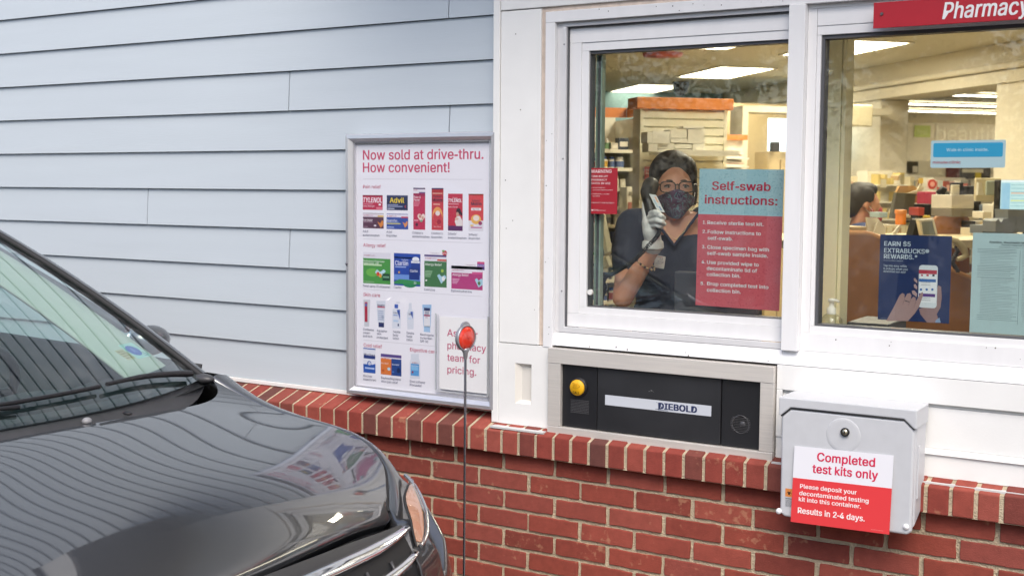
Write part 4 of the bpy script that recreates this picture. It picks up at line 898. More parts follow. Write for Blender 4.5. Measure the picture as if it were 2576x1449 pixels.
# hood as a grid: lateral s in [-1,1]; for each lateral line from cowl to the outline
def seam_x(v):
    """front limit of the hood at lateral v"""
    v = abs(v); best = None
    for i in range(len(HED)-1):
        (xa, va), (xb, vb) = HED[i], HED[i+1]
        if va <= v <= vb and xb > -.2: return xa+(xb-xa)*(v-va)/max(vb-va, 1e-6)
    return .10
def seam_v(x):
    for i in range(len(HED)-1):
        (xa, va), (xb, vb) = HED[i], HED[i+1]
        if xb <= x <= xa: return va+(vb-va)*(xa-x)/max(xa-xb, 1e-9)
    return HED[-1][1] if x < 0 else 0
def hood_pt(s_, t):
    """s in [-1,1], t 0 = cowl, 1 = leading edge"""
    a = abs(s_)
    # outer line runs along the side seam and round the front corner
    k = a
    xr, vr = cowl_x(a*.857), a*.857
    # front point on the outline for this s: centre .. corner (first 8 control points cover the leading edge)
    e = hed(a*7.0/17.0)
    # seam bulge: interpolate between straight chord and seam for the outer lines
    x = xr+(e[0]-xr)*t; vch = vr+(e[1]-vr)*t
    sv = seam_v(x); 
    ratio = k
    vch = sv*ratio if a > 0 and x < .343 else vch
    if x < .343 and a > 0:
        w0 = a**3; lin_ = vr+(e[1]-vr)*t; full = sv*(vr/.857) if True else 0
        vch = lin_*(1-w0)+sv*w0
    return x, vch
def hood_v3(i, j):
    s_ = i*2-1; x, v = hood_pt(s_, j); y = CV0+math.copysign(v, s_) if s_ else CV0
    e = max(0, (j-.955)/.045)
    z = hood_z(x, y)-.012*e**2
    return Vector((x+.004*e, y, z))
b = MB(); b.grid(hood_v3, 72, 60, flip=False)
# turned-down lip along the front and the seams
def hood_lip(i, j):
    s_ = i*2-1; p = hood_v3(i, 1.0); x, v = hood_pt(s_, 1.0)
    return p+Vector((-.012*j, 0, -.022*j))
b.grid(hood_lip, 72, 3)
b.build('hood', M_paint, CAR, weld=True)
# wings, bumper and flanks: columns that run out from the hood seam, roll over and go down the nose
def columns(side):
    cols = []
    ts = [i/68 for i in range(69)]
    for t in ts:
        hx, hv = hed(t)
        # matching point on the nose outline
        best = min((((fas(ph, .83).x-hx)**2+(fas(ph, .83).y-CV0-hv)**2), ph) for ph in [k*math.pi/2/240 for k in range(241)])
        cols.append((hx, hv, best[1]))
    return cols
for side in (1, -1):
    cc = columns(side); b = MB(); rows = []
    for k, (hx, hv, ph) in enumerate(cc):
        gap = .004; zI = hood_z(hx, CV0+hv)
        front = hv < .69
        I = Vector((hx+(.006 if front else 0), CV0+side*(hv+(0 if front else gap)), zI-.003-(.026 if front else 0)))
        flank = hx < FX0+.02
        pts = [I+Vector((0, 0, -.02)), I]
        ztop = zI-.030 if front else min(hood_z(max(fas(ph, .85, side).x, min(hx, FX0+.3)) if hx > FX0 else hx, CV0+.95), zI+.01)-.035
        def F(z):
            q = fas(ph, z, side)
            if hx < FX0: q.x = hx; q.y = CV0+side*ip(z, FW_)
            return q
        O = F(ztop)
        for f, dz in ((.35, .002), (.65, .006), (.85, .014), (.95, .024)):
            q = I.lerp(Vector((O.x, O.y, I.z)), f); base = hood_z(q.x, q.y) if not front else I.z
            base = min(base, I.z+.01); q.z = max(base-dz*(1 if not front else .3), ztop+.002); pts.append(q)
        for z in [ztop-(ztop-.22)*m/22 for m in range(23)]: pts.append(F(z))
        rows.append(pts)
    nn = len(rows[0]); vs = [p for r in rows for p in r]; fs = []
    for i in range(len(rows)-1):
        for j in range(nn-1):
            q = (i*nn+j, i*nn+j+1, (i+1)*nn+j+1, (i+1)*nn+j); fs.append(q if side > 0 else q[::-1])
    b.add(vs, fs, 0, True)
    # door side back to the tail
    xs = [-.47-.12*i for i in range(33)]
    def flank(i, j):
        x = -.47-(3.75)*i
        zt_ = 1.055+.09*min(1, (-.47-x)/3.0); z = zt_-(zt_-.22)*j
        w_ = .985-.075*max(0, (z-.86)/.25)**1.6-.05*max(0, (.4-z)/.2)
        if x < -3.6: w_ *= 1-.28*((-3.6-x)/.65)**2.2
        return Vector((x, CV0+side*w_, z))
    b.grid(flank, 30, 18, flip=side < 0)
    b.build('front_wing' if side else '', M_paint, CAR)
# dark valance strip below the hood lip, grille opening with bars, chrome
def patch(b, v0, v1, zfun0, zfun1, out, nu=40, nv=4, mi=0, both=True, depth=.0):
    """a band that follows the nose: v from v0 to v1, between two height functions"""
    def fn(i, j):
        v = v0+(v1-v0)*i; za, zb2 = zfun0(abs(v)), zfun1(abs(v)); z = za+(zb2-za)*j
        ph = phi_of(v, z); bul = 4*j*(1-j)*depth
        return fas(ph, z, 1 if v >= 0 else -1, out+bul)
    b.grid(fn, nu, nv, mi, True)
def zlin(pts): 
    vs, zs = [p[0] for p in pts], [p[1] for p in pts]
    return lambda v: float(np.interp(v, vs, zs))
b = MB(); patch(b, -.62, .62, zlin([(0, .745), (.35, .748), (.55, .768), (.62, .782)]), zlin([(0, .800), (.4, .799), (.6, .792), (.62, .790)]), .002, 60, 5); b.build('grille_surround', mat('valance', (.035, .035, .038), .5), CAR)
b = MB(); patch(b, -.61, .61, zlin([(0, .60), (.5, .62), (.61, .66)]), zlin([(0, .745), (.35, .748), (.55, .766), (.61, .778)]), .001, 60, 5); b.build('grille', mat('grille_black', (.008, .008, .009), .6), CAR)
b = MB(); patch(b, -.615, .615, zlin([(0, .752), (.30, .753), (.46, .757), (.55, .767), (.615, .784)]), zlin([(0, .777), (.2, .778), (.44, .782), (.55, .785), (.615, .7865)]), .006, 70, 8, depth=.014); b.build('chrome_bar', M_chrome, CAR, solid=.004)
b = MB(); patch(b, -.605, .605, zlin([(0, .686), (.35, .692), (.487, .701), (.56, .714), (.605, .729)]), zlin([(0, .705), (.35, .710), (.45, .716), (.55, .725), (.605, .7315)]), .005, 70, 8, depth=.012); b.build('chrome_bar', M_chrome, CAR, solid=.004)
for v in [-.6+.1*i for i in range(13)]:
    b = MB()
    def rib(i, j):
        z = .625+.11*j; vv = v+(i-.5)*.006; return fas(phi_of(vv, z), z, 1 if vv >= 0 else -1, .006)
    b.grid(rib, 1, 6); b.build('grille_rib', mat('rib_grey', (.05, .05, .055), .4), CAR, solid=.006)
b = MB(); patch(b, -.60, .60, zlin([(0, .40), (.6, .42)]), zlin([(0, .54), (.6, .53)]), .003, 40, 4); b.build('lower_grille', mat('grille_black', (.008, .008, .009), .6), CAR)
# headlights: slim lamps that sweep from the wing down beside the grille
M_lens = glass_mat('lamp_lens', (.97, .96, .95), 1.6)
HIN = ((.79, .843), (.738, .836), (.69, .815), (.650, .772), (.629, .738)); HOUT = ((.905, .834), (.862, .824), (.80, .800), (.712, .752), (.645, .735))
def poly_at(P, t):
    t = t*(len(P)-1); k = min(int(t), len(P)-2); f = t-k
    q = [P[max(k-1, 0)], P[k], P[k+1], P[min(k+2, len(P)-1)]]
    return [.5*(2*q[1][c]+(q[2][c]-q[0][c])*f+(2*q[0][c]-5*q[1][c]+4*q[2][c]-q[3][c])*f*f+(3*q[1][c]-q[0][c]-3*q[2][c]+q[3][c])*f**3) for c in (0, 1)]
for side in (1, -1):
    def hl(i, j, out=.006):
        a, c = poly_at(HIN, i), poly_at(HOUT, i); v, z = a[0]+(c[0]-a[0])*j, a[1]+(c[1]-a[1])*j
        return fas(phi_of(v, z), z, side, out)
    b = MB(); b.grid(lambda i, j: hl(i, j, .003), 24, 10, flip=side > 0); hb = b.build('headlight', mat('brick_tint_reflector', (.62, .55, .50), .12, metal=.95), CAR)  # warm tint holds the brick wall's reflection in the reflector colour
    b = MB(); b.grid(lambda i, j: hl(.12+.78*i, .10+.72*j, .0055), 20, 8, flip=side > 0); b.build('signal_brick_tint', mat('amber_brick_tint', lin('#c58f70'), .22, var=.1), hb)  # orange-tan paints the brick reflection over most of the lamp, amber signal included
    b = MB(); b.grid(lambda i, j: hl(i, j, .009+.006*math.sin(math.pi*j)), 24, 10, flip=side > 0); b.build('lens', M_lens, hb)
    b = MB(); b.tube([hl(k/24, 1.0, .008) for k in range(25)], .0055, 8); b.build('lamp_trim', mat('lamp_silver', (.55, .57, .60), .2, metal=.9), hb)
    b = MB(); b.tube([hl(k/24, 0, .006) for k in range(25)], .003, 6); b.build('lamp_seal', M_rub, hb)
# hood seam and washer jet
for side in (1, -1):
    b = MB(); pts = []
    for k in range(40):
        hx, hv = hed(.385+.615*k/39); y = CV0+side*(hv+.002); pts.append((hx, y, hood_z(hx, CV0+hv)-.0055))
    b.tube(pts, .0042, 6); b.build('hood_seam', M_rub, CAR)
for s_, px_, py_ in ((1, 252, 1196-858.7+858.7, ),):
    pass
# cowl panel between hood and windscreen
def glass_pt(i, j):
    """windscreen: i lateral -1..1, j 0 = foot, 1 = header"""
    s_ = i*2-1; a = abs(s_)
    x0, z0, v0 = -.255-.235*a**2.2, 1.055+.012*(1-a), .845*a
    x1, z1, v1 = -1.60-.14*a**2, 1.700-.045*a**2, .640*a
    x = x0+(x1-x0)*j; z = z0+(z1-z0)*j+.055*4*j*(1-j)*(.6+.4*(1-a)); v = v0+(v1-v0)*j+.02*4*j*(1-j)*a
    return Vector((x, CV0+math.copysign(v, s_) if s_ else CV0, z))
b = MB()
def cowl(i, j):
    s_ = i*2-1; v = s_*.86; g_ = glass_pt(i, 0.02); h_ = Vector((cowl_x(abs(v))-.012, CV0+v, hood_z(cowl_x(abs(v)), CV0+v)-.024))
    q = h_.lerp(g_, j); q.z -= .008*math.sin(math.pi*j)
    return q
b.grid(cowl, 40, 5); b.build('cowl_panel', mat('cowl_grey', (.045, .045, .048), .5, var=.15, scale=30), CAR)
for side in (1, -1):
    b = MB(); b.ell((glass_pt(.5+side*.5, 0).x+.002, CV0+side*.850, 1.054), (.045, .024, .016), 16, 10); b.build('cowl_end_cap', mat('cap_grey', (.05, .05, .053), .38), CAR)
# windscreen with its dark band
b = MB(); b.grid(glass_pt, 32, 20); b.build('windscreen', glass_mat('car_glass', (.66, .83, .80), 1.15, dirt=.10), CAR)
b = MB()
def band(i, j): 
    q = glass_pt(i, .075*j*(1-.35*math.sin(math.pi*i))); return q-Vector((.004, 0, .004))
b.grid(band, 32, 3); b.build('glass_border', M_black, CAR)
b = MB()
for side in (1, -1):
    i_ = .5+side*.5
    b.tube([glass_pt(i_, k/12)+Vector((.003, side*.006, .004)) for k in range(13)], .0095, 8)
b.tube([glass_pt(k/16, 1)+Vector((0, 0, .002)) for k in range(17)], .010, 8)
b.build('glass_seal', M_rub, CAR)
# pillars (outer skin) and inner trim
def pillar(side, j, wv, drop): 
    i_ = .5+side*.5; q = glass_pt(i_, j); return q+Vector((-.03*wv, side*.055*wv, -drop))
for side in (1, -1):
    b = MB()
    def pil(i, j):
        q = glass_pt(.5+side*.5, j); a = i*math.pi*.55
        return q+Vector((-.004-.055*math.sin(a)*.55, side*(.010+.060*math.sin(a)), .012+.010*math.sin(a*1.6)-.055*(1-math.cos(a))))
    b.grid(pil, 8, 24, flip=side > 0); b.build('windscreen_pillar', M_paint, CAR)
    b = MB()
    def pin(i, j):
        q = glass_pt(.5+side*(.5-.075*i-.02), j*.99); return q+Vector((-.05-.10*i, side*(.015-.0*i), -.030-.012*math.sin(math.pi*i)))
    def pin2(i, j):
        q = glass_pt(.5+side*.5, j*.99); return q+Vector((-.13+.105*i, side*(-.125+.12*i), -.035-.012*math.sin(math.pi*i)+.0*j))
    b.grid(pin2, 6, 20); b.build('pillar_trim', mat('pillar_beige', lin('#b9b5aa'), .8), CAR, solid=.01)
# roof and headlining
def roof(i, j):
    s_ = i*2-1; q = glass_pt(i, 1.0); x = q.x-(2.55)*j; a = abs(s_)
    return Vector((x, CV0+s_*(.64+.03*math.sin(math.pi*j)), 1.70-.045*a**2+.045*math.sin(math.pi*min(1, j*.9))-.10*max(0, j-.6)**2*4))
b = MB(); b.grid(roof, 20, 16); b.build('roof', M_paint, CAR, solid=.006)
b = MB(); b.grid(lambda i, j: roof(i, j)-Vector((.0, 0, .035)), 20, 16, flip=True); b.build('headlining', mat('pillar_beige', lin('#b9b5aa'), .8), CAR)
# side windows, their frames and door cards
BELT = lambda x: 1.075+.09*min(1, (-.5-x)/3.0)
for side in (1, -1):
    def sw(i, j):
        x = -.86-2.96*i; zt_ = min(1.645, 1.06+(-x-.62)*.47) if i < .4 else 1.645-.09*max(0, (i-.75)/.25)
        z0 = BELT(x); z = z0+(max(zt_, z0+.01)-z0)*j; v = .925-(z-1.07)*.44
        return Vector((x, CV0+side*v, z))
    b = MB(); b.grid(sw, 40, 8); b.build('side_window', glass_mat('side_glass', (.80, .92, .91), .8), CAR)
    b = MB()
    b.tube([sw(k/40, 1)+Vector((0, side*.004, .008)) for k in range(41)], .017, 8)
    for i in (.36, .68): b.tube([sw(i, k/6)+Vector((0, side*.001, 0)) for k in range(7)], .038, 8)
    b.build('window_frame', M_paint, CAR)
    b = MB(); b.tube([sw(k/40, 0)+Vector((0, side*.012, 0)) for k in range(41)], .011, 8); b.build('belt_moulding', M_trim, CAR)
    b = MB()
    def card(i, j):
        x = -.55-3.2*i; z0 = BELT(x)+.012; return Vector((x, CV0+side*(.90-.04*math.sin(math.pi*min(1, j*1.3))), z0-(z0-.35)*j))
    b.grid(card, 20, 8); b.build('door_card', mat('cabin_grey', (.045, .047, .05), .8), CAR, solid=.02)
    # door mirror
    mr = at(403, 838, CV0+.99) if side > 0 else Vector((-.66, CV0-1.07, 1.15))
    mc = at(376, 856, CV0+1.05); mc.y = CV0+side*1.05
    b = MB(); b.ell(mc, (.055, .080, .052), 20, 14); b.tube([mc+Vector((.01, -side*.08, -.05)), Vector((mc.x+.04, CV0+side*.95, 1.07))], [.028, .025], 10)
    o_ = b.build('door_mirror', M_paint, CAR)
    b = MB(); b.ell(mc+Vector((-.046, 0, 0)), (.012, .066, .042), 16, 8); b.build('mirror_glass', M_chrome, o_)
# cabin: dash, wheel, seats, floor
M_cab = mat('cabin_grey', (.045, .047, .05), .8)
b = MB()
def dash(i, j):
    s_ = i*2-1; q = glass_pt(.5+s_*.46, 0.0); x = q.x-.03-.62*j
    return Vector((x, CV0+s_*.86, 1.035-.03*j-.10*max(0, (j-.75)/.25)**2+.05*math.exp(-((s_-.42)/.22)**2)*math.sin(math.pi*min(1, j*1.1))))
b.grid(dash, 24, 12)
b.box(-1.0, -.86, CV0-.86, CV0+.86, .45, .935); b.build('dashboard', mat('dash_dark', (.02, .021, .023), .7, bump=.1, bscale=300), CAR)
b = MB(); wc = Vector((-1.05, CV0+.40, 1.0)); ax_ = Vector((-.86, 0, .5)).normalized(); a_ = Vector((0, 1, 0)); c_ = ax_.cross(a_)
b.tube([wc+(a_*math.cos(2*math.pi*k/28)+c_*math.sin(2*math.pi*k/28))*.185 for k in range(28)], .016, 10, closed=True)
b.lathe(wc-ax_*.03, [(.07, 0), (.06, .03), (0, .035)], 16, axis=ax_)
for k in (0, 3.14, 4.7): b.tube([wc, wc+(a_*math.cos(k)+c_*math.sin(k))*.18], .014, 6)
b.build('steering_wheel', M_black, CAR)
for sv_ in (.40, -.40):
    b = MB(); y = CV0+sv_
    b.ell((-1.62, y, .66), (.30, .25, .10), 16, 10); b.ell((-1.95, y, 1.0), (.12, .25, .40), 16, 12); b.ell((-2.04, y, 1.46), (.06, .14, .10), 14, 10)
    for k in (-.05, .05): b.cyl((-2.0, y+k, 1.2), (-2.04, y+k, 1.42), .008, n=6)
    b.build('front_seat', M_cab, CAR)
b = MB(); b.ell((-2.95, CV0, .98), (.14, .72, .36), 20, 12); b.box(-2.95, -2.5, CV0-.7, CV0+.7, .5, .68); b.build('rear_seat', M_cab, CAR)
b = MB(); b.box(-4.1, .35, CV0-.93, CV0+.93, .22, .28); b.build('floor_pan', M_black, CAR)
def tail(i, j):
    s_ = i*2-1; z = .22+1.45*j; w_ = (.97 if z < 1.1 else .97-(z-1.1)*.5); return Vector((-4.22+.10*(abs(s_)**3)*-1+.22*max(0, z-1.0), CV0+s_*w_*.74/.74*.93, z))
b = MB(); b.grid(tail, 16, 14, flip=True); b.build('tailgate', M_paint, CAR, solid=.01)
# wiper arm and blade on the near side, tucked against the glass foot
def onG(i, j, up=.012):
    q = glass_pt(i, j); return q+Vector((up*.5, 0, up))
b = MB(); b.tube([onG(.955-.03*k, .012+.004*k+.012*math.sin(k/8*3.14), .018) for k in range(9)], [.010, .010, .009, .009, .008, .008, .007, .006, .006], 8)
b.tube([onG(.70-.05*k, .045-.001*k, .014) for k in range(10)], .006, 6); b.build('wiper', M_black, CAR)
b = MB(); b.tube([onG(.40-.045*k, .010+.010*k, .022) for k in range(8)], [.012, .011, .011, .010, .009, .009, .008, .007], 8); b.tube([onG(.53-.06*k, .03+.006*k, .014) for k in range(9)], .006, 6); b.build('wiper', M_black, CAR)
b = MB(); q = glass_pt(.62, 0)+Vector((.035, 0, -.012)); b.ell(q, (.013, .013, .010), 12, 8); b.build('wiper_nut', mat('nut_grey', (.25, .25, .26), .4), CAR)
b = MB()
q = Vector((-.262, CV0+.36, 0)); q.z = hood_z(q.x, q.y)+.002; b.ell(q, (.016, .010, .005), 12, 6); b.build('washer_jet', M_black, CAR)
# inspection sticker low in the corner of the glass
ci, cj = .905, .135
U_ = (glass_pt(ci+.02, cj)-glass_pt(ci-.02, cj)).normalized(); W_s = (glass_pt(ci, cj+.02)-glass_pt(ci, cj-.02)).normalized()
n_g = U_.cross(W_s).normalized()
A = Art(glass_pt(ci, cj)-n_g*.006, U_, (W_s-U_*W_s.dot(U_)).normalized())
A.rrect(-.045, -.035, .05, .040, .008, '#bcd9d2', 0); A.ell2(-.004, .004, .034, .026, '#3f5bb8', 1); A.text('A', -.004, -.006, .024, '#7f95d6', 2, None, 'C', .03); A.lines(3, .018, .046, -.03, -.006, .003, '#5d6f86', 1, 3)
A.rect(-.105, -.030, -.052, .020, '#c9b48a', 0); A.lines(4, -.1, -.056, -.026, .016, .004, '#8f6f50', 1, 8)
A.build('inspection_sticker', print_mat(), CAR)
# wheels
for xw in (-.62, -3.45):
    for side in (1, -1):
        c = Vector((xw, CV0+side*.86, .29)); ax2 = Vector((0, side, 0))
        b = MB(); b.lathe(c, [(.22, -.11), (.31, -.11), (.345, -.08), (.35, 0), (.345, .08), (.31, .11), (.22, .11)], 36, axis=ax2); wo = b.build('wheel', M_rub, CAR)
        b = MB(); b.lathe(c, [(.225, .085), (.20, .10), (.06, .09), (.05, .105), (0, .105)], 30, axis=ax2)
        for k in range(7):
            a = 2*math.pi*k/7; b.tube([c+ax2*.1+Vector((math.cos(a), 0, math.sin(a)))*.05, c+ax2*.108+Vector((math.cos(a), 0, math.sin(a)))*.205], .018, 6)
        b.build('rim', mat('rim_alloy', (.5, .5, .52), .3, metal=.9), wo)

# ================================================================ INTERIOR of the shop (its grid stands at 45 degrees: local b to the right, a away)
M_ceil = mat('ceiling_tile', lin('#cdc6b2'), .9, var=.03, scale=30)
M_cream = mat('cream_wall', lin('#e6deca'), .8, var=.02)
M_teal = mat('teal_wall', lin('#7f9da0'), .8, var=.02)
M_shelfw = mat('shelf_cream', lin('#efebdc'), .5)
M_orange = mat('orange_header', lin('#e08a48'), .5, var=.03)
M_wood = mat('wood_panel', lin('#a3714a'), .45, var=.12, scale=6, stretch=(1, 1, .12), bump=.03)
FLZ, CEZ = .10, 2.90
def seg(b, pts, z0, z1):
    pass
b = MB(); b.box(-14, 20, .151, 30, .02, FLZ); tag(b.build('floor', mat('vinyl_floor', lin('#b8ac94'), .4, var=.06, scale=3)), kind='structure', label='beige vinyl floor inside the shop', cat='floor')
b = MB(); b.box(-14, 20, .151, 30, CEZ, CEZ+.06); tag(b.build('ceiling', M_ceil), kind='structure', label='cream tiled ceiling inside the shop', cat='ceiling')
b = MB(); b.box(-14.1, -14, .15, 30, 0, 3); b.box(20, 20.1, .15, 30, 0, 3); b.box(-14, 20, 30, 30.1, 0, 3); tag(b.build('outer_wall', M_cream), kind='structure', label='cream outer walls round the shop', cat='wall')
b = MB()      # inner face of the window wall, round the openings
b.box(-14, .2055, .1205, .150, .0, 3); b.box(2.30, 20, .1205, .150, .0, 3); b.box(.2055, 2.30, .1205, .150, 0, 1.16); b.box(.2055, 2.30, .1205, .150, 2.2, 3)
tag(b.build('inner_wall', M_drywall), kind='structure', label='painted inner face of the window wall', cat='wall')
b = MB(MAB); b.box(.2, 6.6, 11.4, 11.5, 0, CEZ); tag(b.build('back_wall', M_teal), 'muted teal wall behind the pharmacy shelving', 'wall')
b = MB(MAB); b.box(8, 19, 17, 17.1, 0, CEZ); fwl = tag(b.build('far_wall', M_cream), 'cream far wall of the sales floor with pale lettering', 'wall')
# lettering on the far wall
A = Art(ab(0, 16.985, 0), BX, (0, 0, 1), step=.004)
def pf(x, y): return atA(*Z7(x, y), 16.985)
q0, q1 = pf(906, 1080), pf(1038, 990); A.rect(q0[0], q0[1], q1[0], q1[1], '#b9c85e', 0)
u, v = pf(930, 1058); A.text('feel', u, v, .10, '#dfe6a6', 1, pf(1010, 1058)[0]-u)
u, v = pf(1078, 1112); A.text('beautiful', u, v, .30, '#f5efdc', 0, None)
tag(A.build('wall_lettering', print_mat()), 'pale beautiful lettering and green feel tile on the far shop wall', 'lettering')
# bulkhead beam and piers between pharmacy and sales floor
b = MB(MAB)
b.box(5.65, 6.05, 1.2, 11.4, 2.66, CEZ-.001); b.box(5.62, 6.08, 1.2, 11.4, 2.56, 2.66)
b.cyl((5.60, 1.2, 2.70), (5.60, 11.4, 2.70), .03, n=10)
tag(b.build('bulkhead_beam', M_cream), 'long cream bulkhead beam under the ceiling seen through the fixed window', 'beam')
def pier(b0, b1, a0, a1, z0, z1, lab):
    b = MB(MAB); b.box(b0, b1, a0, a1, z0, z1); tag(b.build('pier', M_cream, bevel=.01), lab, 'pier')
pier(5.68, 6.0, 7.36, 9.2, FLZ, 2.559, 'pale cream pier to the side of the strip lights')
pier(5.66, 6.02, 4.2, 5.40, FLZ, 2.559, 'wide cream pier beyond the computer screen')
b = MB(); g0 = at(*Z7(228, 300), .33); g1 = at(*Z7(345, 300), .33); g2 = at(*Z7(377, 300), .33)
b.box(g0.x, g1.x, .33, .42, FLZ, CEZ-.001); b.box(g1.x+.0008, g2.x-.012, .345, .42, FLZ, CEZ-.001); b.box(g2.x-.0115, g2.x, .338, .42, FLZ, CEZ-.001)
tag(b.build('window_post', mat('post_yellow', lin('#f6eec6'), .6), bevel=.002), 'tall yellowish post standing just inside the fixed window', 'post')
# ceiling lights
M_lamp = mat('lamp_diffuser', (1.0, .885, .68), .5, emit=12.0); M_lampf = mat('lamp_frame', lin('#e8e2d2'), .5)
def ceil_light(bc, ac, label, wb=.6, wa=1.2, dim=False, strong=False):
    t = empty('ceiling_light', ab(bc, ac, CEZ-.01), label, 'ceiling light', 'ceiling lights over the pharmacy')
    b = MB(MAB)
    b.box(bc-wb/2-.03, bc+wb/2+.03, ac-wa/2-.03, ac-wa/2, CEZ-.014, CEZ-.001); b.box(bc-wb/2-.03, bc+wb/2+.03, ac+wa/2, ac+wa/2+.03, CEZ-.014, CEZ-.001)
    b.box(bc-wb/2-.03, bc-wb/2-.0005, ac-wa/2, ac+wa/2, CEZ-.014, CEZ-.001); b.box(bc+wb/2+.0005, bc+wb/2+.03, ac-wa/2, ac+wa/2, CEZ-.014, CEZ-.001)
    b.build('frame', M_lampf, t)
    b = MB(MAB); b.box(bc-wb/2, bc+wb/2, ac-wa/2, ac+wa/2, CEZ-.010, CEZ-.002); b.build('diffuser', mat('dim_diffuser', (1.0, .885, .68), .5, emit=4.5) if dim else (mat('added_panel', (1.0, .885, .68), .5, emit=32.0) if strong else M_lamp), t)
    return t
for bc, ac, lab in ((4.43, 8.48, 'bright ceiling light panel in the middle of the service window view'), (4.36, 10.79, 'ceiling light panel furthest back, near the teal wall'), (3.22, 5.72, 'ceiling light panel cut by the top edge of the service window'),
                    (4.52, 6.02, 'ceiling light panel partly behind the yellowish post'), (2.2, 2.3, 'ceiling light panel over the pharmacy counter, out of the window view'), (3.4, 2.9, 'ceiling light panel over the desks, out of the window view'), (1.6, .75, 'small added ceiling light panel over the worker, out of the window view'), (4.5, 3.4, 'ceiling light panel over the monitors, out of the window view'), (2.9, -.9, 'added ceiling light panel just inside the fixed window, out of view')):
    ceil_light(bc, ac, lab, dim=(ac in (10.79, -.9)), wa=.55 if ac == .75 else 1.2, wb=.3 if ac == .75 else .6, strong=(ac == .75))  # panels over the worker and by the fixed window are added as fill
def strip_light(p0, p1, lab):
    A0, A1 = atZ_(p0, CEZ-.05), atZ_(p1, CEZ-.05); d = (A1-A0).normalized(); A1 = A1+d*1.5; A0 = A0-d*.2
    t = empty('strip_light', A0, lab, 'strip light', 'strip lights over the sales floor')
    b = MB(); s_ = Vector((-d.y, d.x, 0))*.03
    b.add([A0-s_, A1-s_, A1+s_, A0+s_, A0-s_+Vector((0, 0, .015)), A1-s_+Vector((0, 0, .015)), A1+s_+Vector((0, 0, .015)), A0+s_+Vector((0, 0, .015))], [(0, 3, 2, 1), (4, 5, 6, 7), (0, 1, 5, 4), (1, 2, 6, 5), (2, 3, 7, 6), (3, 0, 4, 7)])
    b.build('tube', mat('strip_diffuser', (1.0, .90, .72), .5, emit=7.0), t)
def atZ_(p, z):
    d = ray(*p); return CAM+d*((z-CAM.z)/d.z)
t_ = empty('strip_light', ab(14.5, 14.5, CEZ-.05), 'added strip light over the sales floor hidden by the wide cream pier', 'strip light', 'strip lights over the sales floor')
b = MB(MAB); b.box(12.9, 16.5, 14.4, 14.6, CEZ-.05, CEZ-.01); b.build('tube', mat('added_strip_diffuser', (1.0, .90, .72), .5, emit=48.0), t_)  # unseen strip added to brighten the far wall
strip_light(Z7(632, 818), Z7(1530, 843), 'upper long strip light seen between the cream piers'); strip_light(Z7(632, 872), Z7(1530, 897), 'lower long strip light seen between the cream piers'); strip_light(Z7(1120, 752), Z7(1530, 765), 'short topmost strip light near the wide cream pier')
# small ceiling fittings
q = atZ_(Z5(990, 357), CEZ-.02)
b = MB(); b.lathe((q.x, q.y, CEZ-.001), [(.19, 0), (.18, -.03), (.05, -.04), (0, -.04)], 24); tag(b.build('ceiling_sign_disc', mat('red_disc', lin('#b0504a'), .5)), 'round red fitting on the ceiling above the worker', 'fitting')
q = atZ_(Z5(1145, 625), CEZ-.06)
b = MB(); b.lathe((q.x, q.y, CEZ-.001), [(.10, 0), (.10, -.05), (.085, -.12), (.04, -.16), (0, -.165)], 18); tag(b.build('camera_dome', mat('dome_dark', (.03, .03, .03), .15)), 'dark dome camera on the ceiling between the light panels', 'camera')

# ---------------------------------------------------------------- pharmacy shelving
M_slat = mat('slatwall', lin('#f0ebd6'), .55)
GO = empty('shelf_end', ab(1.55, 2.2, FLZ), 'cream slatwall shelf end with orange header behind the worker', 'shelving')
b = MB(MAB); b.box(1.262, 1.818, 2.17, 2.33, 2.072, 2.132); b.build('orange_header', M_orange, GO, bevel=.003)
b = MB(MAB); b.box(1.292, 1.795, 2.22, 2.32, FLZ, 2.0715)
z = .2
while z < 2.06:
    b.add([(1.312, 2.219, z), (1.776, 2.219, z), (1.776, 2.204, z+.006), (1.312, 2.204, z+.006), (1.312, 2.204, z+.040), (1.776, 2.204, z+.040), (1.776, 2.219, z+.043), (1.312, 2.219, z+.043)],
          [(0, 1, 2, 3), (3, 2, 5, 4), (4, 5, 6, 7), (0, 3, 4, 7), (1, 6, 5, 2)]); z += .0455
b.box(1.292, 1.311, 2.20, 2.219, FLZ, 2.0715); b.box(1.777, 1.795, 2.20, 2.219, FLZ, 2.0715)
b.build('slat_panel', M_slat, GO)
b = MB(MAB); b.box(1.345, 1.75, 1.93, 2.20, 1.822, 1.832); b.box(1.345, 1.75, 1.925, 1.93, 1.815, 1.845); b.build('end_shelf', M_shelfw, GO)
# stacked white cartons on the end shelf
M_carton = mat('white_carton', lin('#f3efe2'), .7)
rr = random.Random(21)
CT = [(905, 1000, 1050, 1105), (1055, 985, 1195, 1060), (1205, 985, 1345, 1105), (1165, 955, 1340, 980), (860, 1005, 903, 1100), (950, 1100, 1090, 1150), (1095, 1108, 1240, 1148), (1060, 1062, 1200, 1100), (1245, 1105, 1345, 1185), (950, 1152, 1240, 1185), (870, 1105, 945, 1188)]
names_ = ['tall white carton, first of the back row on the end shelf', 'white carton leaning at the centre of the end shelf stack', 'white carton with faint writing near the edge of the end shelf', 'thin flat white carton lying topmost on the end shelf stack', 'narrow white carton at the outer end of the end shelf', 'flat white carton in the front middle of the end shelf', 'flat white carton beside it in the front of the end shelf', 'white carton in the second layer of the end shelf stack', 'lower white carton under the one with writing', 'long flat white carton lying on the end shelf itself', 'open white carton with stacked sleeves on the end shelf']
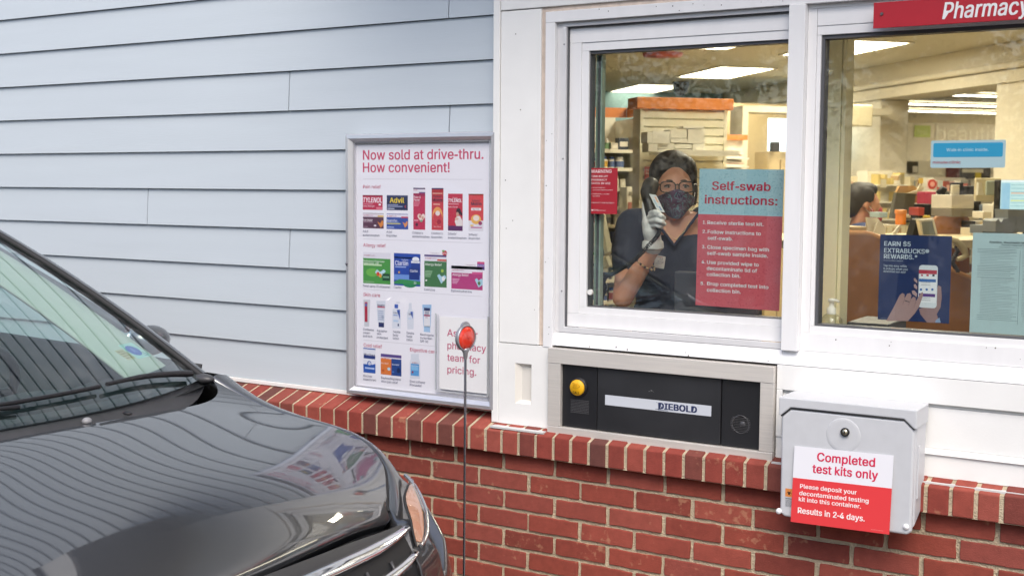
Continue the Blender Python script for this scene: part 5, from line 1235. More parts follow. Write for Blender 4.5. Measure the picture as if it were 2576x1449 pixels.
for (x0, y0, x1, y1), lab in zip(CT, names_):
    a_ = 1.95+rr.uniform(0, .03); b0, z1 = atA(*Z5(x0, y0), a_); b1, z0 = atA(*Z5(x1, y1), a_); z0 = max(z0, 1.833)
    m_ = MB(MAB); m_.box(b0, b1, a_, a_+.10, z0, z1); m_.box(b0+.001, b1-.001, a_-.0008, a_, (z0+z1)/2-.001, (z0+z1)/2+.001)
    tag(m_.build('carton', M_carton, bevel=.002), lab, 'carton', 'white cartons stacked on the end shelf')
# left bay: dense shelves of stock bottles
LB = empty('pharmacy_shelves', ab(1.2, 3.1, FLZ), 'cream pharmacy shelves full of bottles beside the slatwall end', 'shelving')
SHZ = [1.062, 1.176, 1.300, 1.418, 1.528, 1.602, 1.685, 1.768, 1.878]
SHZ = [.35, .50, .65, .80, .94, 1.076, 1.172, 1.300, 1.416, 1.526, 1.640, 1.762, 1.874]
b = MB(MAB); b.box(.55, 1.56, 3.46, 3.5, FLZ, 2.12); b.box(1.56, 1.60, 3.08, 3.5, FLZ, 2.07); b.build('back_panel', M_shelfw, LB)
for z in SHZ:
    b = MB(MAB); b.box(.55, 1.559, 3.10, 3.459, z-.014, z); b.box(.55, 1.559, 3.09, 3.0995, z-.016, z+.004); b.build('shelf', M_shelfw, LB)
b = MB(MAB); b.box(.55, 1.50, 3.06, 3.09, 2.072, 2.130); b.add([(1.501, 3.06, 2.072), (1.40, 2.335, 2.072), (1.40, 2.335, 2.13), (1.501, 3.06, 2.13), (1.53, 3.09, 2.072), (1.43, 2.335, 2.072), (1.43, 2.335, 2.13), (1.53, 3.09, 2.13)], [(0, 1, 2, 3), (5, 4, 7, 6), (3, 2, 6, 7), (0, 4, 5, 1)]); b.build('orange_header', M_orange, LB)
M_bot = mat('bottle_white', lin('#efece2'), .35); M_lab = mat('label_blue', lin('#5f74a8'), .5)
CAPS = [('white', lin('#f0ede4')), ('blue', lin('#3f63b8')), ('green', lin('#3f9a58')), ('dark', lin('#2e4a6c')), ('orange', lin('#d98a3a'))]
LABS = [('blue', lin('#6f86b8')), ('white', lin('#e4e0d2')), ('yellow', lin('#dcae48')), ('green', lin('#86b08a')), ('red', lin('#b8584e')), ('grey', lin('#8f94a0'))]
PB = {}
def bottle_proto(ci, li, r, h):
    m = MB(); m.lathe((0, 0, 0), [(r*.95, 0), (r, .004), (r, h*.72), (r*.72, h*.80), (r*.70, h*.82)], 14, 0)
    m.lathe((0, 0, 0), [(r*1.01, h*.14), (r*1.01, h*.64)], 14, 1); m.lathe((0, 0, 0), [(r*.78, h*.815), (r*.78, h*.985), (r*.72, h), (0, h)], 14, 2)
    return m
ORD = ['lowest', 'second', 'third', 'fourth', 'fifth', 'sixth', 'seventh', 'eighth', 'ninth', 'tenth', 'eleventh', 'twelfth', 'top']
rr = random.Random(14); bott_n = 0
for si, z in enumerate(SHZ):
    if z < .9: continue
    room = (SHZ[si+1] if si+1 < len(SHZ) else 2.07)-z-.02
    x = 1.20+rr.uniform(0, .03)
    while x < 1.53:
        kind = rr.random(); r = rr.uniform(.016, .027); h = min(room, r*rr.uniform(2.6, 3.8))
        if x+2*r > 1.555: break
        if kind < .74:
            ci, li = rr.choices(range(5), [5, 3, 2, 1, 1])[0], rr.choices(range(6), [3, 5, 2, 1, 1, 1])[0]
            key = (ci, li, round(r/.004), round(h/.012))
            lab = 'small white bottle with %s label and %s cap on the %s pharmacy shelf counted upwards' % (LABS[li][0], CAPS[ci][0], ORD[si])
            if key not in PB:
                o = bottle_proto(ci, li, round(r/.004)*.004, min(room, round(h/.012)*.012)).build('pill_bottle', [M_bot, mat('label_'+LABS[li][0], LABS[li][1], .5), mat('cap_'+CAPS[ci][0], CAPS[ci][1], .4)]); PB[key] = o
            else:
                o = PB[key].copy(); COL.objects.link(o)
            o.location = ab(x+r, 3.135+rr.uniform(0, .02), z); tag(o, lab, 'bottle', 'stock bottles on the pharmacy shelves')
        else:
            c, nm = rr.choice([(lin('#5c6da6'), 'blue'), (lin('#ded9c8'), 'cream'), (lin('#3e4656'), 'dark'), (lin('#d8d4c6'), 'pale')])
            m = MB(MAB); w2 = rr.uniform(.03, .065); h = min(room, rr.uniform(.035, .08)); w2 = min(w2, 1.555-x)
            m.box(x, x+w2, 3.12, 3.19, z+.0005, z+h); m.box(x+.006, x+w2-.006, 3.1192, 3.1199, z+h*.3, z+h*.7, 1)
            o = m.build('medicine_box', [mat('box_'+nm, c, .6), M_carton], bevel=.001)
            tag(o, '%s medicine box standing among bottles on the %s pharmacy shelf counted upwards' % (nm, ORD[si]), 'box', 'boxes on the pharmacy shelves'); x += w2-2*r
        x += 2*r+rr.uniform(.004, .014)
# the tall dispenser carton beside the warning sticker
b0, z1 = atA(*Z6(405, 383), 2.9); b1, z0 = atA(*Z6(497, 650), 2.9); zm = atA(*Z6(400, 498), 2.9)[1]
DC = empty('pamphlet_rack', ab(b0, 2.9, z0), 'cream and pink pamphlet rack fixed to the side of the pharmacy shelves', 'rack')
m = MB(MAB); m.box(b0, b1, 2.9, 3.05, z0, z1); m.build('rack_body', M_shelfw, DC, bevel=.003)
m = MB(MAB); m.box(b0+.008, b1-.01, 2.896, 2.8995, z0+.01, zm); m.build('pink_pamphlet', mat('pamphlet', lin('#b8766a'), .6, var=.15, scale=20), DC)
m = MB(MAB); m.box(b0+.012, b0+.05, 2.896, 2.8995, zm+.04, zm+.062); m.build('rack_label', mat('rack_label_grey', lin('#8f886e'), .6), DC)
# small notice and red leaflet on the slat wall
A = Art(ab(0, 2.195, 0), BX, (0, 0, 1)); p = lambda x, y: atA(*Z6(x, y), 2.195)
q0, q1 = p(537, 345), p(640, 232); A.rect(q0[0], q0[1], q1[0], q1[1], '#c9564a', 0); tx(A, p, 548, 262, 'myWeek', 18, '#efd3c4', 625, .02); tx(A, p, 548, 288, 'Routine', 18, '#efd3c4', 618, .02); A.lines(2, p(548, 0)[0], p(620, 0)[0], p(0, 330)[1], p(0, 305)[1], .002, '#e8b8a6', 2)
tag(A.build('red_leaflet', print_mat()), 'small red leaflet on the slatwall beside the black handset', 'leaflet')
# far small bay with an orange header
SB = empty('far_shelf', ab(3.68, 6.45, FLZ), 'small far shelf with orange header and folded stock by the teal wall', 'shelving')
m = MB(MAB); m.box(3.3, 3.79, 6.4, 6.46, 2.085, 2.132); m.build('orange_header', M_orange, SB)
m = MB(MAB); m.box(3.3, 3.77, 6.46, 6.9, FLZ, 2.084)
m.build('shelf_body', M_shelfw, SB)
rr = random.Random(4)
for i in range(5):
    z = 1.62+i*.075
    m = MB(MAB); m.box(3.45, 3.765, 6.30, 6.4595, z-.012, z); m.build('shelf', M_shelfw, SB)
    m = MB(MAB)
    for k in range(3): m.box(3.46, 3.74-rr.uniform(0, .05), 6.31+rr.uniform(0, .02), 6.45, z+.0005+k*.016, z+.014+k*.016, k % 2)
    tag(m.build('folded_stock', [M_carton, mat('stock_pink', lin('#d8b8a8'), .7)]), 'flat folded stock lying on the %s far shelf counted upwards' % ORD[i], 'stock')
# doorway with a bright exterior door beyond, right of the shelves
DO = empty('exit_door', ab(4.3, 7.5, FLZ), 'cream doorway with a bright daylight window beyond the far shelf', 'door')
m = MB(MAB); z1 = 2.44
m.box(4.00, 4.06, 7.0, 7.3, FLZ, z1); m.box(4.0605, 5.60, 7.0, 7.3, 2.38, z1); m.build('door_frame', M_cream, DO)
b0, zt2 = atA(*Z5(1885, 890), 8.9); b1, zb2 = atA(*Z5(2045, 1170), 8.9)
m = MB(MAB); m.box(4.0, b0, 8.9, 8.95, FLZ, 2.6); m.box(b0+.0005, 6.4, 8.9, 8.95, zt2, 2.6); m.box(b0+.0005, 6.4, 8.9, 8.95, FLZ, zb2); m.build('door_wall', mat('tan_wall', lin('#c9b48c'), .8), DO)
m = MB(MAB); m.box(b0, b0+1.2, 8.93, 8.94, zb2, zt2); m.build('door_pane', mat('daylight_pane', (.78, .93, 1.0), .3, emit=2.2), DO)
m = MB(MAB); q = atA(*Z5(1905, 1120), 6.6); m.box(q[0]-.02, q[0]+.10, 6.6, 6.9, FLZ, q[1]-.06); m.box(q[0]+.12, q[0]+.5, 6.62, 6.9, FLZ, q[1]-.13); tag(m.build('partition', mat('tan_wall', lin('#c9b48c'), .8)), 'tan half-height partition in front of the bright doorway', 'partition')
m = MB(MAB); m.box(q[0]-.02, q[0]+.05, 6.5, 6.58, q[1]-.06, q[1]+.03); tag(m.build('card_reader', M_black, bevel=.006), 'small dark card reader on the tan partition', 'reader')

# ---------------------------------------------------------------- counters and desk things
def top_z(P): return P[1]
# worktop under the windows
m = MB(); m.box(.25, 2.3, .151, .62, 1.06, 1.10); tag(m.build('counter', M_wood, bevel=.004), 'brown wooden counter under the drive-through windows', 'counter')
# dark monitor before the worker
def cbox(name, zf_, x0, y0, x1, y1, a, dep, m_, label, cat, bevel=.004, b_extra=0, z0=None, parent=None):
    b0, z1 = atA(*zf_(x0, y0), a); b1, zz0 = atA(*zf_(x1, y1), a)
    k = MB(MAB); k.box(b0, b1+b_extra, a, a+dep, zz0 if z0 is None else z0, z1); o = k.build(name, m_, parent, bevel=bevel)
    if label: tag(o, label, cat)
    return o, b0, b1, zz0, z1
MO = empty('counter_monitor', ab(1.0, -.16, 1.10), 'dark grey monitor back standing on the counter before the worker', 'monitor')
qa = at(*Z6(762, 1022), .21); qb = at(*Z6(1060, 1300), .21)
m = MB(); m.box(qa.x, qa.x+.30, .21, .25, 1.13, qa.z); m.build('screen_back', mat('monitor_grey', lin('#4a4d55'), .6, bump=.05), MO, bevel=.006)
m = MB(); m.box(qa.x+.11, qa.x+.19, .2505, .28, 1.105, 1.3); m.box(qa.x+.05, qa.x+.25, .19, .32, 1.1005, 1.112); m.build('stand', M_black, MO)
# cream wall phone base and tilted panel at the window's edge
m = MB(); P = [at(*Z6(*q), .40) for q in ((165, 590), (205, 590), (262, 880), (238, 905))]
vs = [p_ for p_ in P]+[p_+Vector((-.01, .06, 0)) for p_ in P]
m.add(vs, [(3, 2, 1, 0), (4, 5, 6, 7), (0, 1, 5, 4), (1, 2, 6, 5), (2, 3, 7, 6), (3, 0, 4, 7)]); 
PHB = empty('wall_phone', P[0], 'cream wall phone cradle leaning beside the service window edge', 'phone')
m.build('cradle', mat('phone_cream', lin('#d9cfa8'), .5), PHB, bevel=.003, weld=True)
m = MB(); P = [at(*Z6(*q), .385) for q in ((183, 932), (245, 908), (270, 985), (210, 1010))]
vs = [p_ for p_ in P]+[p_+Vector((-.01, .05, 0)) for p_ in P]
m.add(vs, [(3, 2, 1, 0), (4, 5, 6, 7), (0, 1, 5, 4), (1, 2, 6, 5), (2, 3, 7, 6), (3, 0, 4, 7)]); m.build('cradle_foot', mat('phone_cream', lin('#d9cfa8'), .5), PHB, bevel=.003, weld=True)
m = MB(); P = [at(*Z6(*q), .42) for q in ((165, 625), (180, 625), (225, 905), (195, 915))]
m.add(P+[p_+Vector((-.01, .04, 0)) for p_ in P], [(3, 2, 1, 0), (4, 5, 6, 7), (0, 1, 5, 4), (1, 2, 6, 5), (2, 3, 7, 6), (3, 0, 4, 7)]); m.build('cradle_back', M_black, PHB)
# wooden cubicle panel with sloping shoulder
def outline(zf_, pts, a): return [atA(*zf_(x, y), a) for x, y in pts]
CU_ = outline(Z8, [(60, 620), (135, 619), (500, 624), (545, 634), (600, 658), (700, 700), (900, 790), (1100, 880), (1260, 950), (1700, 1130)], 1.2)
CUP = empty('cubicle_panel', ab(2.0, 1.2, FLZ), 'brown wooden cubicle panel with sloping top edge behind the rewards poster', 'panel')
k = MB(MAB); poly = [(CU_[0][0], FLZ)]+[(CU_[-1][0], FLZ)]+[q for q in CU_[::-1]]
k.prism(poly, 1.2, 1.235); k.build('panel', M_wood, CUP)
k = MB(MAB); k.tube([(q[0], 1.217, q[1]+.004) for q in CU_], .019, 8); k.build('edge_trim', mat('wood_trim', lin('#bd8a58'), .5), CUP)
# desk behind the panel
k = MB(MAB); k.box(1.7, 3.6, 1.24, 2.1, 1.36, 1.40); tag(k.build('desk', mat('desk_cream', lin('#d6c49a'), .5), bevel=.004), 'cream desk behind the brown cubicle panel', 'desk')
cbox('desk_ledge', Z8, 320, 560, 500, 600, 1.22, .25, mat('ledge_tan', lin('#c9ab7a'), .5), 'tan ledge on top of the cubicle panel before the seated worker', 'ledge')
# second wooden board with rounded corner
pts = outline(Z8, [(1000, 505), (1012, 490), (1035, 485), (1235, 489), (1250, 500), (1250, 900), (1000, 900)], 1.95)
k = MB(MAB); k.prism(pts[::-1], 1.95, 1.98); tag(k.build('divider_board', M_wood), 'upright wooden divider board with rounded corners between the desks', 'divider')
# pill bottle
b0, z1 = atA(*Z8(709, 436), 1.35); b1, z0 = atA(*Z8(784, 545), 1.35); bc, r_ = (b0+b1)/2, (b1-b0)/2
PBt = empty('amber_vial', ab(bc, 1.35, z0), 'bright orange pill vial standing on the desk edge', 'vial')
k = MB(MAB); k.lathe((bc, 1.35, z0), [(r_*.85, 0), (r_*.88, (z1-z0)*.72)], 18); k.build('vial', mat('amber_glow_plastic', lin('#f08a30'), .25, emit=.15), PBt)  # slight emission puts a glow into the vial's plastic
k = MB(MAB); k.lathe((bc, 1.35, z0), [(r_, (z1-z0)*.725), (r_, (z1-z0)*.98), (r_*.9, z1-z0), (0, z1-z0)], 18); k.build('vial_cap', mat('amber_cap', lin('#f59a44'), .35), PBt)
# standing paper files
rr = random.Random(9)
FL = [((495, 492), (540, 497), (520, 618), (500, 618), 'white paper file leaning first in the row on the ledge'), ((545, 500), (600, 498), (590, 618), (525, 618), 'ruled paper file in the middle of the row on the ledge'), ((600, 505), (655, 570), (650, 618), (560, 618), 'folded newspaper-like file leaning at the end of the row'), ((660, 612), (715, 545), (722, 560), (690, 618), 'thin tilted card leaning beside the orange vial')]
for q0, q1, q2, q3, lab in FL:
    P = outline(Z8, [q3, q2, q1, q0], 1.30+rr.uniform(-.02, .02)); a_ = 1.28+rr.uniform(0, .04)
    k = MB(MAB); k.prism(P, a_, a_+.012); o = k.build('paper_file', mat('paper', lin('#e6dfc9'), .8)); tag(o, lab, 'file', 'paper files on the ledge')
# small tilted tablet screen
TB = empty('small_screen', ab(2.6, 1.35, 1.4), 'small tilted grey screen with pale bezel on the desk', 'screen')
P = outline(Z8, [(905, 628), (1020, 632), (990, 505), (880, 512)], 1.40); k = MB(MAB); k.prism(P, 1.40, 1.43); k.build('bezel', mat('bezel_pale', lin('#d8d2c0'), .5), TB)
P = outline(Z8, [(915, 618), (1003, 620), (978, 520), (900, 526)], 1.397); k = MB(MAB); k.prism(P, 1.397, 1.3995); k.build('display', mat('display_grey', lin('#7f8684'), .3), TB)
P = outline(Z8, [(830, 632), (905, 634), (890, 520), (865, 510), (850, 560)], 1.44); k = MB(MAB); k.prism(P, 1.44, 1.50); k.build('holder', M_black, TB)
# document holder with tan folder
DH = empty('document_holder', ab(2.75, 1.9, 1.4), 'dark grey document holder with tan folder and papers on top', 'document holder')
P = outline(Z8, [(680, 500), (830, 514), (858, 322), (716, 312)], 1.9); k = MB(MAB); k.prism(P, 1.9, 1.93); k.build('holder_back', mat('holder_grey', lin('#5d5a4e'), .6), DH)
P = outline(Z8, [(716, 310), (858, 320), (880, 292), (845, 262), (740, 262)], 1.92); k = MB(MAB); k.prism(P, 1.92, 1.94); k.build('folder', mat('folder_tan', lin('#c89a62'), .6), DH)
P = outline(Z8, [(800, 315), (850, 318), (918, 282), (890, 245), (870, 292)], 1.89); k = MB(MAB); k.prism(P, 1.89, 1.9); k.build('paper_sheet', mat('paper', lin('#e6dfc9'), .8), DH)
# red and white sale card, pink boxes
A = Art(ab(0, 3.4, 0), BX, (0, 0, 1), step=.003); p = lambda x, y: atA(*Z8(x, y), 3.4)
q0, q1 = p(935, 288), p(1008, 212); A.rect(q0[0], q0[1], q1[0], q1[1], '#e0d8c8', 0); c = p(975, 250); A.ell2(c[0], c[1], .034, .034, '#b9483c', 1); A.ell2(c[0], c[1], .018, .018, '#d9a090', 2); tag(A.build('sale_card', print_mat()), 'white card with a red circle hanging behind the desks', 'card')
cbox('pink_box', Z8, 925, 305, 1003, 395, 3.3, .10, mat('pink_box', lin('#b8455a'), .5), 'pinkish red box on the shelf behind the desks', 'box')
# monitor on a dark arm, printer, black desk things
MA = empty('monitor_arm', ab(2.9, 2.3, 1.4), 'black curved monitor arm rising behind the desks', 'monitor arm')
P = [atA(*Z8(x, y), 2.3) for x, y in ((1110, 485), (1105, 420), (1080, 370), (1050, 335), (1030, 300), (1045, 285), (1070, 300))]
k = MB(MAB); k.tube([(q[0], 2.3, q[1]) for q in P], .020, 8); k.build('arm', M_black, MA)
cbox('arm_base', Z8, 870, 395, 1000, 490, 2.3, .12, M_black, None, None, parent=MA)
PR = empty('label_printer', ab(3.05, 1.9, 1.45), 'two-tone grey label printer standing on the desk', 'printer')
cbox('printer_top', Z8, 1120, 328, 1283, 430, 1.9, .2, mat('printer_pale', lin('#d6cfc0'), .5), None, None, parent=PR)
cbox('printer_base', Z8, 1118, 431, 1281, 490, 1.895, .2, mat('printer_grey', lin('#7f786a'), .5), None, None, parent=PR)
cbox('paper_tray', Z8, 1180, 238, 1205, 328, 1.93, .1, M_black, None, None, parent=PR); cbox('paper_sheet', Z8, 1125, 255, 1178, 328, 1.92, .02, mat('paper', lin('#e6dfc9'), .8), None, None, parent=PR)
cbox('black_organiser', Z8, 1206, 262, 1283, 327, 2.2, .1, M_black, 'black desk organiser behind the label printer', 'organiser')
cbox('phone_unit', Z8, 1284, 375, 1332, 488, 2.0, .1, M_black, 'black desk phone unit beside the label printer', 'phone')
P = outline(Z8, [(1310, 330), (1355, 330), (1340, 240), (1318, 235)], 2.1); k = MB(MAB); k.prism(P, 2.1, 2.12); tag(k.build('paper_cone', mat('paper', lin('#e6dfc9'), .8)), 'upright white paper bag behind the label printer', 'paper bag')
cbox('clear_panel', Z8, 1300, 205, 1478, 380, 2.6, .02, mat('cream_card', lin('#d9cba4'), .6), 'cream card panel standing between printer and computer screen', 'panel')
cbox('pale_card', Z8, 1375, 225, 1470, 330, 2.55, .01, mat('teal_card', lin('#b9c2b0'), .6), 'pale greenish card on the cream panel', 'card')
# bright computer screen at the far end
CS = empty('computer_screen', ab(2.7, 1.0, 1.5), 'bright pale blue computer screen at the edge of the fixed window', 'screen')
b0, z1 = atA(*Z8(1480, 236), 1.0); _, z0 = atA(*Z8(1466, 505), 1.0)
k = MB(MAB); k.box(b0-.008, b0+.46, 1.0, 1.04, z0-.02, z1+.01); k.build('bezel', M_black, CS, bevel=.003)
A = Art(ab(0, .9985, 0), BX, (0, 0, 1)); A.rect(b0, z0, b0+.45, z1, '#bfe0e0', 0)
for (u0, v0, u1, v1, c) in ((.004, .02, .05, .17, '#9cc6da'), (.055, .12, .2, .125, '#e8b090'), (.055, .085, .2, .09, '#dfe48a'), (.004, .01, .06, .018, '#cbe06a'), (.0, .185, .2, .19, '#e8f2f2')): A.rect(b0+u0, z0+v0, b0+u1, min(z0+v1, z1), c, 1)
A.lines(9, b0+.056, b0+.2, z0+.02, z0+.17, .0025, '#86a9b4', 2, 5)
sm_ = bpy.data.materials.new('screen_glow'); sm_.use_nodes = True; n_ = sm_.node_tree; at2 = n_.nodes.new('ShaderNodeAttribute'); at2.attribute_name = 'Col'; pb_ = n_.nodes['Principled BSDF']; n_.links.new(at2.outputs['Color'], pb_.inputs['Emission Color']); pb_.inputs['Emission Strength'].default_value = .8; pb_.inputs['Base Color'].default_value = (.02, .02, .02, 1)
A.build('display', sm_, CS)
k = MB(MAB); k.box(b0+.2, b0+.26, 1.05, 1.10, 1.3, z0+.1); k.build('stand', M_black, CS)
FTR = empty('file_tray', ab(2.7, .8, 1.45), 'grey plastic file tray in front of the computer screen', 'tray')
P = outline(Z8, [(1440, 602), (1700, 602), (1700, 440), (1640, 436), (1530, 434), (1536, 500), (1500, 506), (1480, 530), (1462, 504), (1444, 520)], .80); k = MB(MAB); k.prism(P, .80, .90); k.build('tray_front', mat('tray_grey', lin('#8d9292'), .5, var=.05), FTR)
k = MB(MAB); k.box(P[0][0], P[1][0], .901, 1.0, P[0][1]-.01, P[0][1]+.03); k.build('tray_base', mat('tray_grey', lin('#8d9292'), .5), FTR)
# cream phone cord and handset hanging at the desk edge
P = [atA(*Z8(x, y), 1.1) for x, y in ((1108, 650), (1150, 665), (1190, 700), (1215, 740), (1222, 775), (1195, 790), (1160, 800))]
k = MB(MAB); k.tube([(q[0], 1.1, q[1]) for q in P], [.012, .016, .017, .017, .016, .013, .01], 10); tag(k.build('hose', mat('hose_cream', lin('#cfc29a'), .5)), 'curved cream hose hanging over the cubicle panel edge', 'hose')
k = MB(MAB)
cc_ = [(q[0]-.004+.010*math.cos(t*1.9), 1.14+.010*math.sin(t*1.9), q[1]) for t, q in enumerate([atA(*Z8(1150+18*math.sin(i*.13), 690+i*3.4), 1.14) for i in range(60)])]
k.tube(cc_, .0045, 5); tag(k.build('dark_cord', mat('cord_brown', (.06, .05, .04), .6)), 'dark coiled cord hanging beside the cream hose', 'cord')
# lower dark things before the panel
m = MB(); q = at(*Z8(350, 1255), .30); q2 = at(*Z8(660, 1275), .30); m.box(q.x, q2.x, .30, .52, 1.1005, q.z); tag(m.build('keyboard_shelf', M_black, bevel=.005), 'dark keyboard edge on the counter below the rewards poster', 'keyboard')
# hand sanitiser pump
q = at(*Z8(237, 1265), .20); qt = at(*Z8(247, 1068), .20); hs = (qt.z-1.1005); c = Vector((q.x, .20, 1.1005))
HSn = empty('sanitizer_bottle', c, 'clear pump bottle of hand sanitizer standing on the counter corner', 'bottle')
zs = q.z-1.1005
m = MB(); m.lathe(c, [(.034, 0), (.035, .01), (.035, zs-.01), (.034, zs+.012), (.024, zs+.024), (.0125, zs+.031), (.0125, zs+.04)], 24); m.build('bottle', glass_mat('clear_plastic', (.90, .92, .88), 1.6), HSn)
m = MB(); m.lathe(c, [(.031, .004), (.031, zs-.02), (0, zs-.02)], 20); m.build('gel', mat('gel', lin('#c9c6a8'), .2, spec=.6), HSn)
m = MB(); zt_ = zs+.036
m.lathe(c, [(.0145, zt_-.008), (.0145, zt_+.012), (.008, zt_+.014), (.0075, zt_+.03), (.0115, zt_+.031), (.0115, zt_+.040), (0, zt_+.042)], 18)
m.tube([c+Vector((0, 0, zt_+.036)), c+Vector((.012, -.004, zt_+.037)), c+Vector((.026, -.008, zt_+.033))], [.006, .005, .004], 8); m.build('pump', mat('pump_white', lin('#efeee6'), .4), HSn)
# sales floor gondolas, far off
rr = random.Random(31)
def gondola(zf_, x0, y0, x1, y1, a, lab, cols, rows=3):
    b0, z1 = atA(*zf_(x0, y0), a); b1, _ = atA(*zf_(x1, y1), a)
    t = empty('sales_shelf', ab((b0+b1)/2, a, FLZ), lab, 'shelving')
    k = MB(MAB); k.box(b0, b1, a+.2, a+.4, FLZ, z1); k.build('shelf_back', M_shelfw, t)
    k = MB(MAB)
    for r in range(10): k.box(b0, b1, a, a+.199, z1-.14-r*.16, z1-.128-r*.16)
    k.build('shelf', M_shelfw, t)
    for ci, (nm, c) in enumerate(cols):
        k = MB(MAB)
        for r in range(10):
            x = b0+.01
            while x < b1-.06:
                w2 = rr.uniform(.03, .075)
                if rr.randrange(len(cols)) == ci: k.box(x, min(x+w2-.008, b1), a+.02, a+.15, z1-.1275-r*.16, z1-.1275-r*.16+rr.uniform(.05, .11))
                x += w2
        o = k.build('stock', mat('stock_'+nm, c, .6), t); o['kind'] = 'stuff'
gondola(Z8, 585, 150, 795, 400, 6.2, 'sales shelf of pale packets beyond the seated worker', [('yellow', lin('#d6c078')), ('cream', lin('#ded2b0')), ('tan', lin('#b89a6a'))])
gondola(Z8, 797, 178, 1000, 400, 7.0, 'sales shelf of blue and brown packets beyond the desks', [('blue', lin('#5f7ba0')), ('brown', lin('#a06a48')), ('cream', lin('#ded2b0'))])
gondola(Z8, 330, 180, 490, 400, 7.4, 'sales shelf with small pink packets behind the seated worker', [('pink', lin('#d0a090')), ('cream', lin('#ded2b0')), ('tan', lin('#c2a878'))])
gondola(Z8, 1070, 200, 1300, 420, 6.6, 'sales shelf of mixed packets behind the label printer', [('red', lin('#b05a4a')), ('cream', lin('#ded2b0')), ('grey', lin('#8a8a80'))])
cbox('red_sign_card', Z8, 330, 192, 430, 278, 4.4, .02, mat('card_cream', lin('#ddd0ac'), .6), 'cream shelf card with red words above the seated worker', 'card')
A = Art(ab(0, 4.39, 0), BX, (0, 0, 1), step=.002); p = lambda x, y: atA(*Z8(x, y), 4.39); tx(A, p, 328, 242, 'diabetes', 14, '#b0483c', 395, .02); tx(A, p, 335, 266, 'care', 14, '#b0483c', 388, .02); tag(A.build('shelf_lettering', print_mat()), 'red words on the cream shelf card', 'lettering')
A = Art(ab(0, 14.0, 0), BX, (0, 0, 1), step=.004); p = lambda x, y: atA(*Z8(x, y), 14.0)
for (x0, y0, x1, y1, c) in ((585, 85, 875, 165, '#4a453a'), (832, 118, 870, 165, '#e0d8c8'), (1075, 130, 1180, 210, '#6a3a38'), (1181, 130, 1405, 210, '#4f4a40'), (1290, 165, 1335, 208, '#e0c84a'), (1195, 140, 1350, 165, '#e8e2d0'), (415, 85, 485, 120, '#e9e0c4')):
    q0, q1 = p(x0, y1), p(x1, y0); A.rect(q0[0], q0[1], q1[0], q1[1], c, 0 if c in ('#4a453a', '#4f4a40', '#6a3a38', '#e9e0c4') else 1)
tag(A.build('wall_graphic', print_mat()), 'dark photo panels along the far sales floor', 'graphic')
b0, z1 = atA(*Z8(585, 85), 14.02); b1, _ = atA(*Z8(1405, 210), 14.02)
k = MB(MAB); k.box(b0-.6, b1+.3, 14.02, 14.3, FLZ, z1+.03); tag(k.build('far_display', M_cream), 'cream display wall carrying the dark photo panels', 'display')
# hanging white sign under the beam
k = MB(MAB); q0 = atA(*Z7(365, 820), 5.9); q1 = atA(*Z7(582, 1000), 5.9); k.box(q0[0]-.25, q1[0], 5.9, 5.93, q1[1], q0[1]); tag(k.build('hanging_panel', mat('hanging_cream', lin('#d9cfae'), .6), bevel=.02), 'blank cream hanging panel below the bulkhead beam', 'panel')
k = MB(MAB); q0 = atA(*Z7(165, 950), 8.0); q1 = atA(*Z7(420, 1270), 8.0); k.box(q0[0]-.3, q1[0], 8.0, 8.02, q1[1], q0[1]); tag(k.build('daylight_window', mat('daylight_pane2', (.80, .92, .95), .3, emit=1.1)), 'bright far shop window behind the yellowish post', 'window')

# loose clutter on and above the desks between the fixed window and the sales floor
rr = random.Random(52)
CL = [('paper_stack', 760, 470, 60, 26, 'white paper stack lying on the desk under the document holder', 'paper', '#e4dcc8'), ('paper_stack', 640, 545, 70, 20, 'low stack of white sheets beside the orange vial', 'paper', '#ded6c2'),
      ('tape_dispenser', 890, 470, 40, 28, 'small black tape dispenser beside the document holder', 'dispenser', '#23211f'), ('sticky_notes', 930, 478, 34, 20, 'yellow sticky note block on the desk', 'notes', '#d9c35a'),
      ('pen_cup', 1268, 520, 26, 46, 'dark pen cup beside the wooden divider board', 'cup', '#33302e'), ('small_carton', 1262, 570, 60, 60, 'pale small carton beside the wooden divider board', 'carton', '#d8cdb2'), ('small_carton', 1330, 520, 70, 80, 'white small carton between divider board and grey tray', 'carton', '#e2dac6'),
      ('label_roll', 1350, 450, 60, 50, 'white label roll in front of the cream card panel', 'roll', '#ded8ca'), ('binder', 1400, 400, 24, 110, 'blue-grey binder standing beside the computer screen', 'binder', '#6d7a8c'), ('binder', 1426, 395, 22, 116, 'white binder standing closest to the computer screen', 'binder', '#dcd6c6'),
      ('red_folder', 880, 420, 40, 60, 'red folder standing behind the document holder', 'folder', '#a8443c'), ('stapler', 800, 512, 60, 18, 'dark stapler on the desk edge behind the vial', 'stapler', '#2a2a2c'), ('tissue_box', 590, 455, 60, 40, 'pale blue tissue box behind the seated worker mask', 'tissue box', '#9fb4bd')]
for nm, x, y, w2, h2, lab, cat, c in CL:
    o, *_ = cbox(nm, Z8, x, y, x+w2, y+h2, 1.72+rr.uniform(0, .12), .10, mat('clutter_'+c[1:], lin(c), .6), lab, cat, bevel=.003)
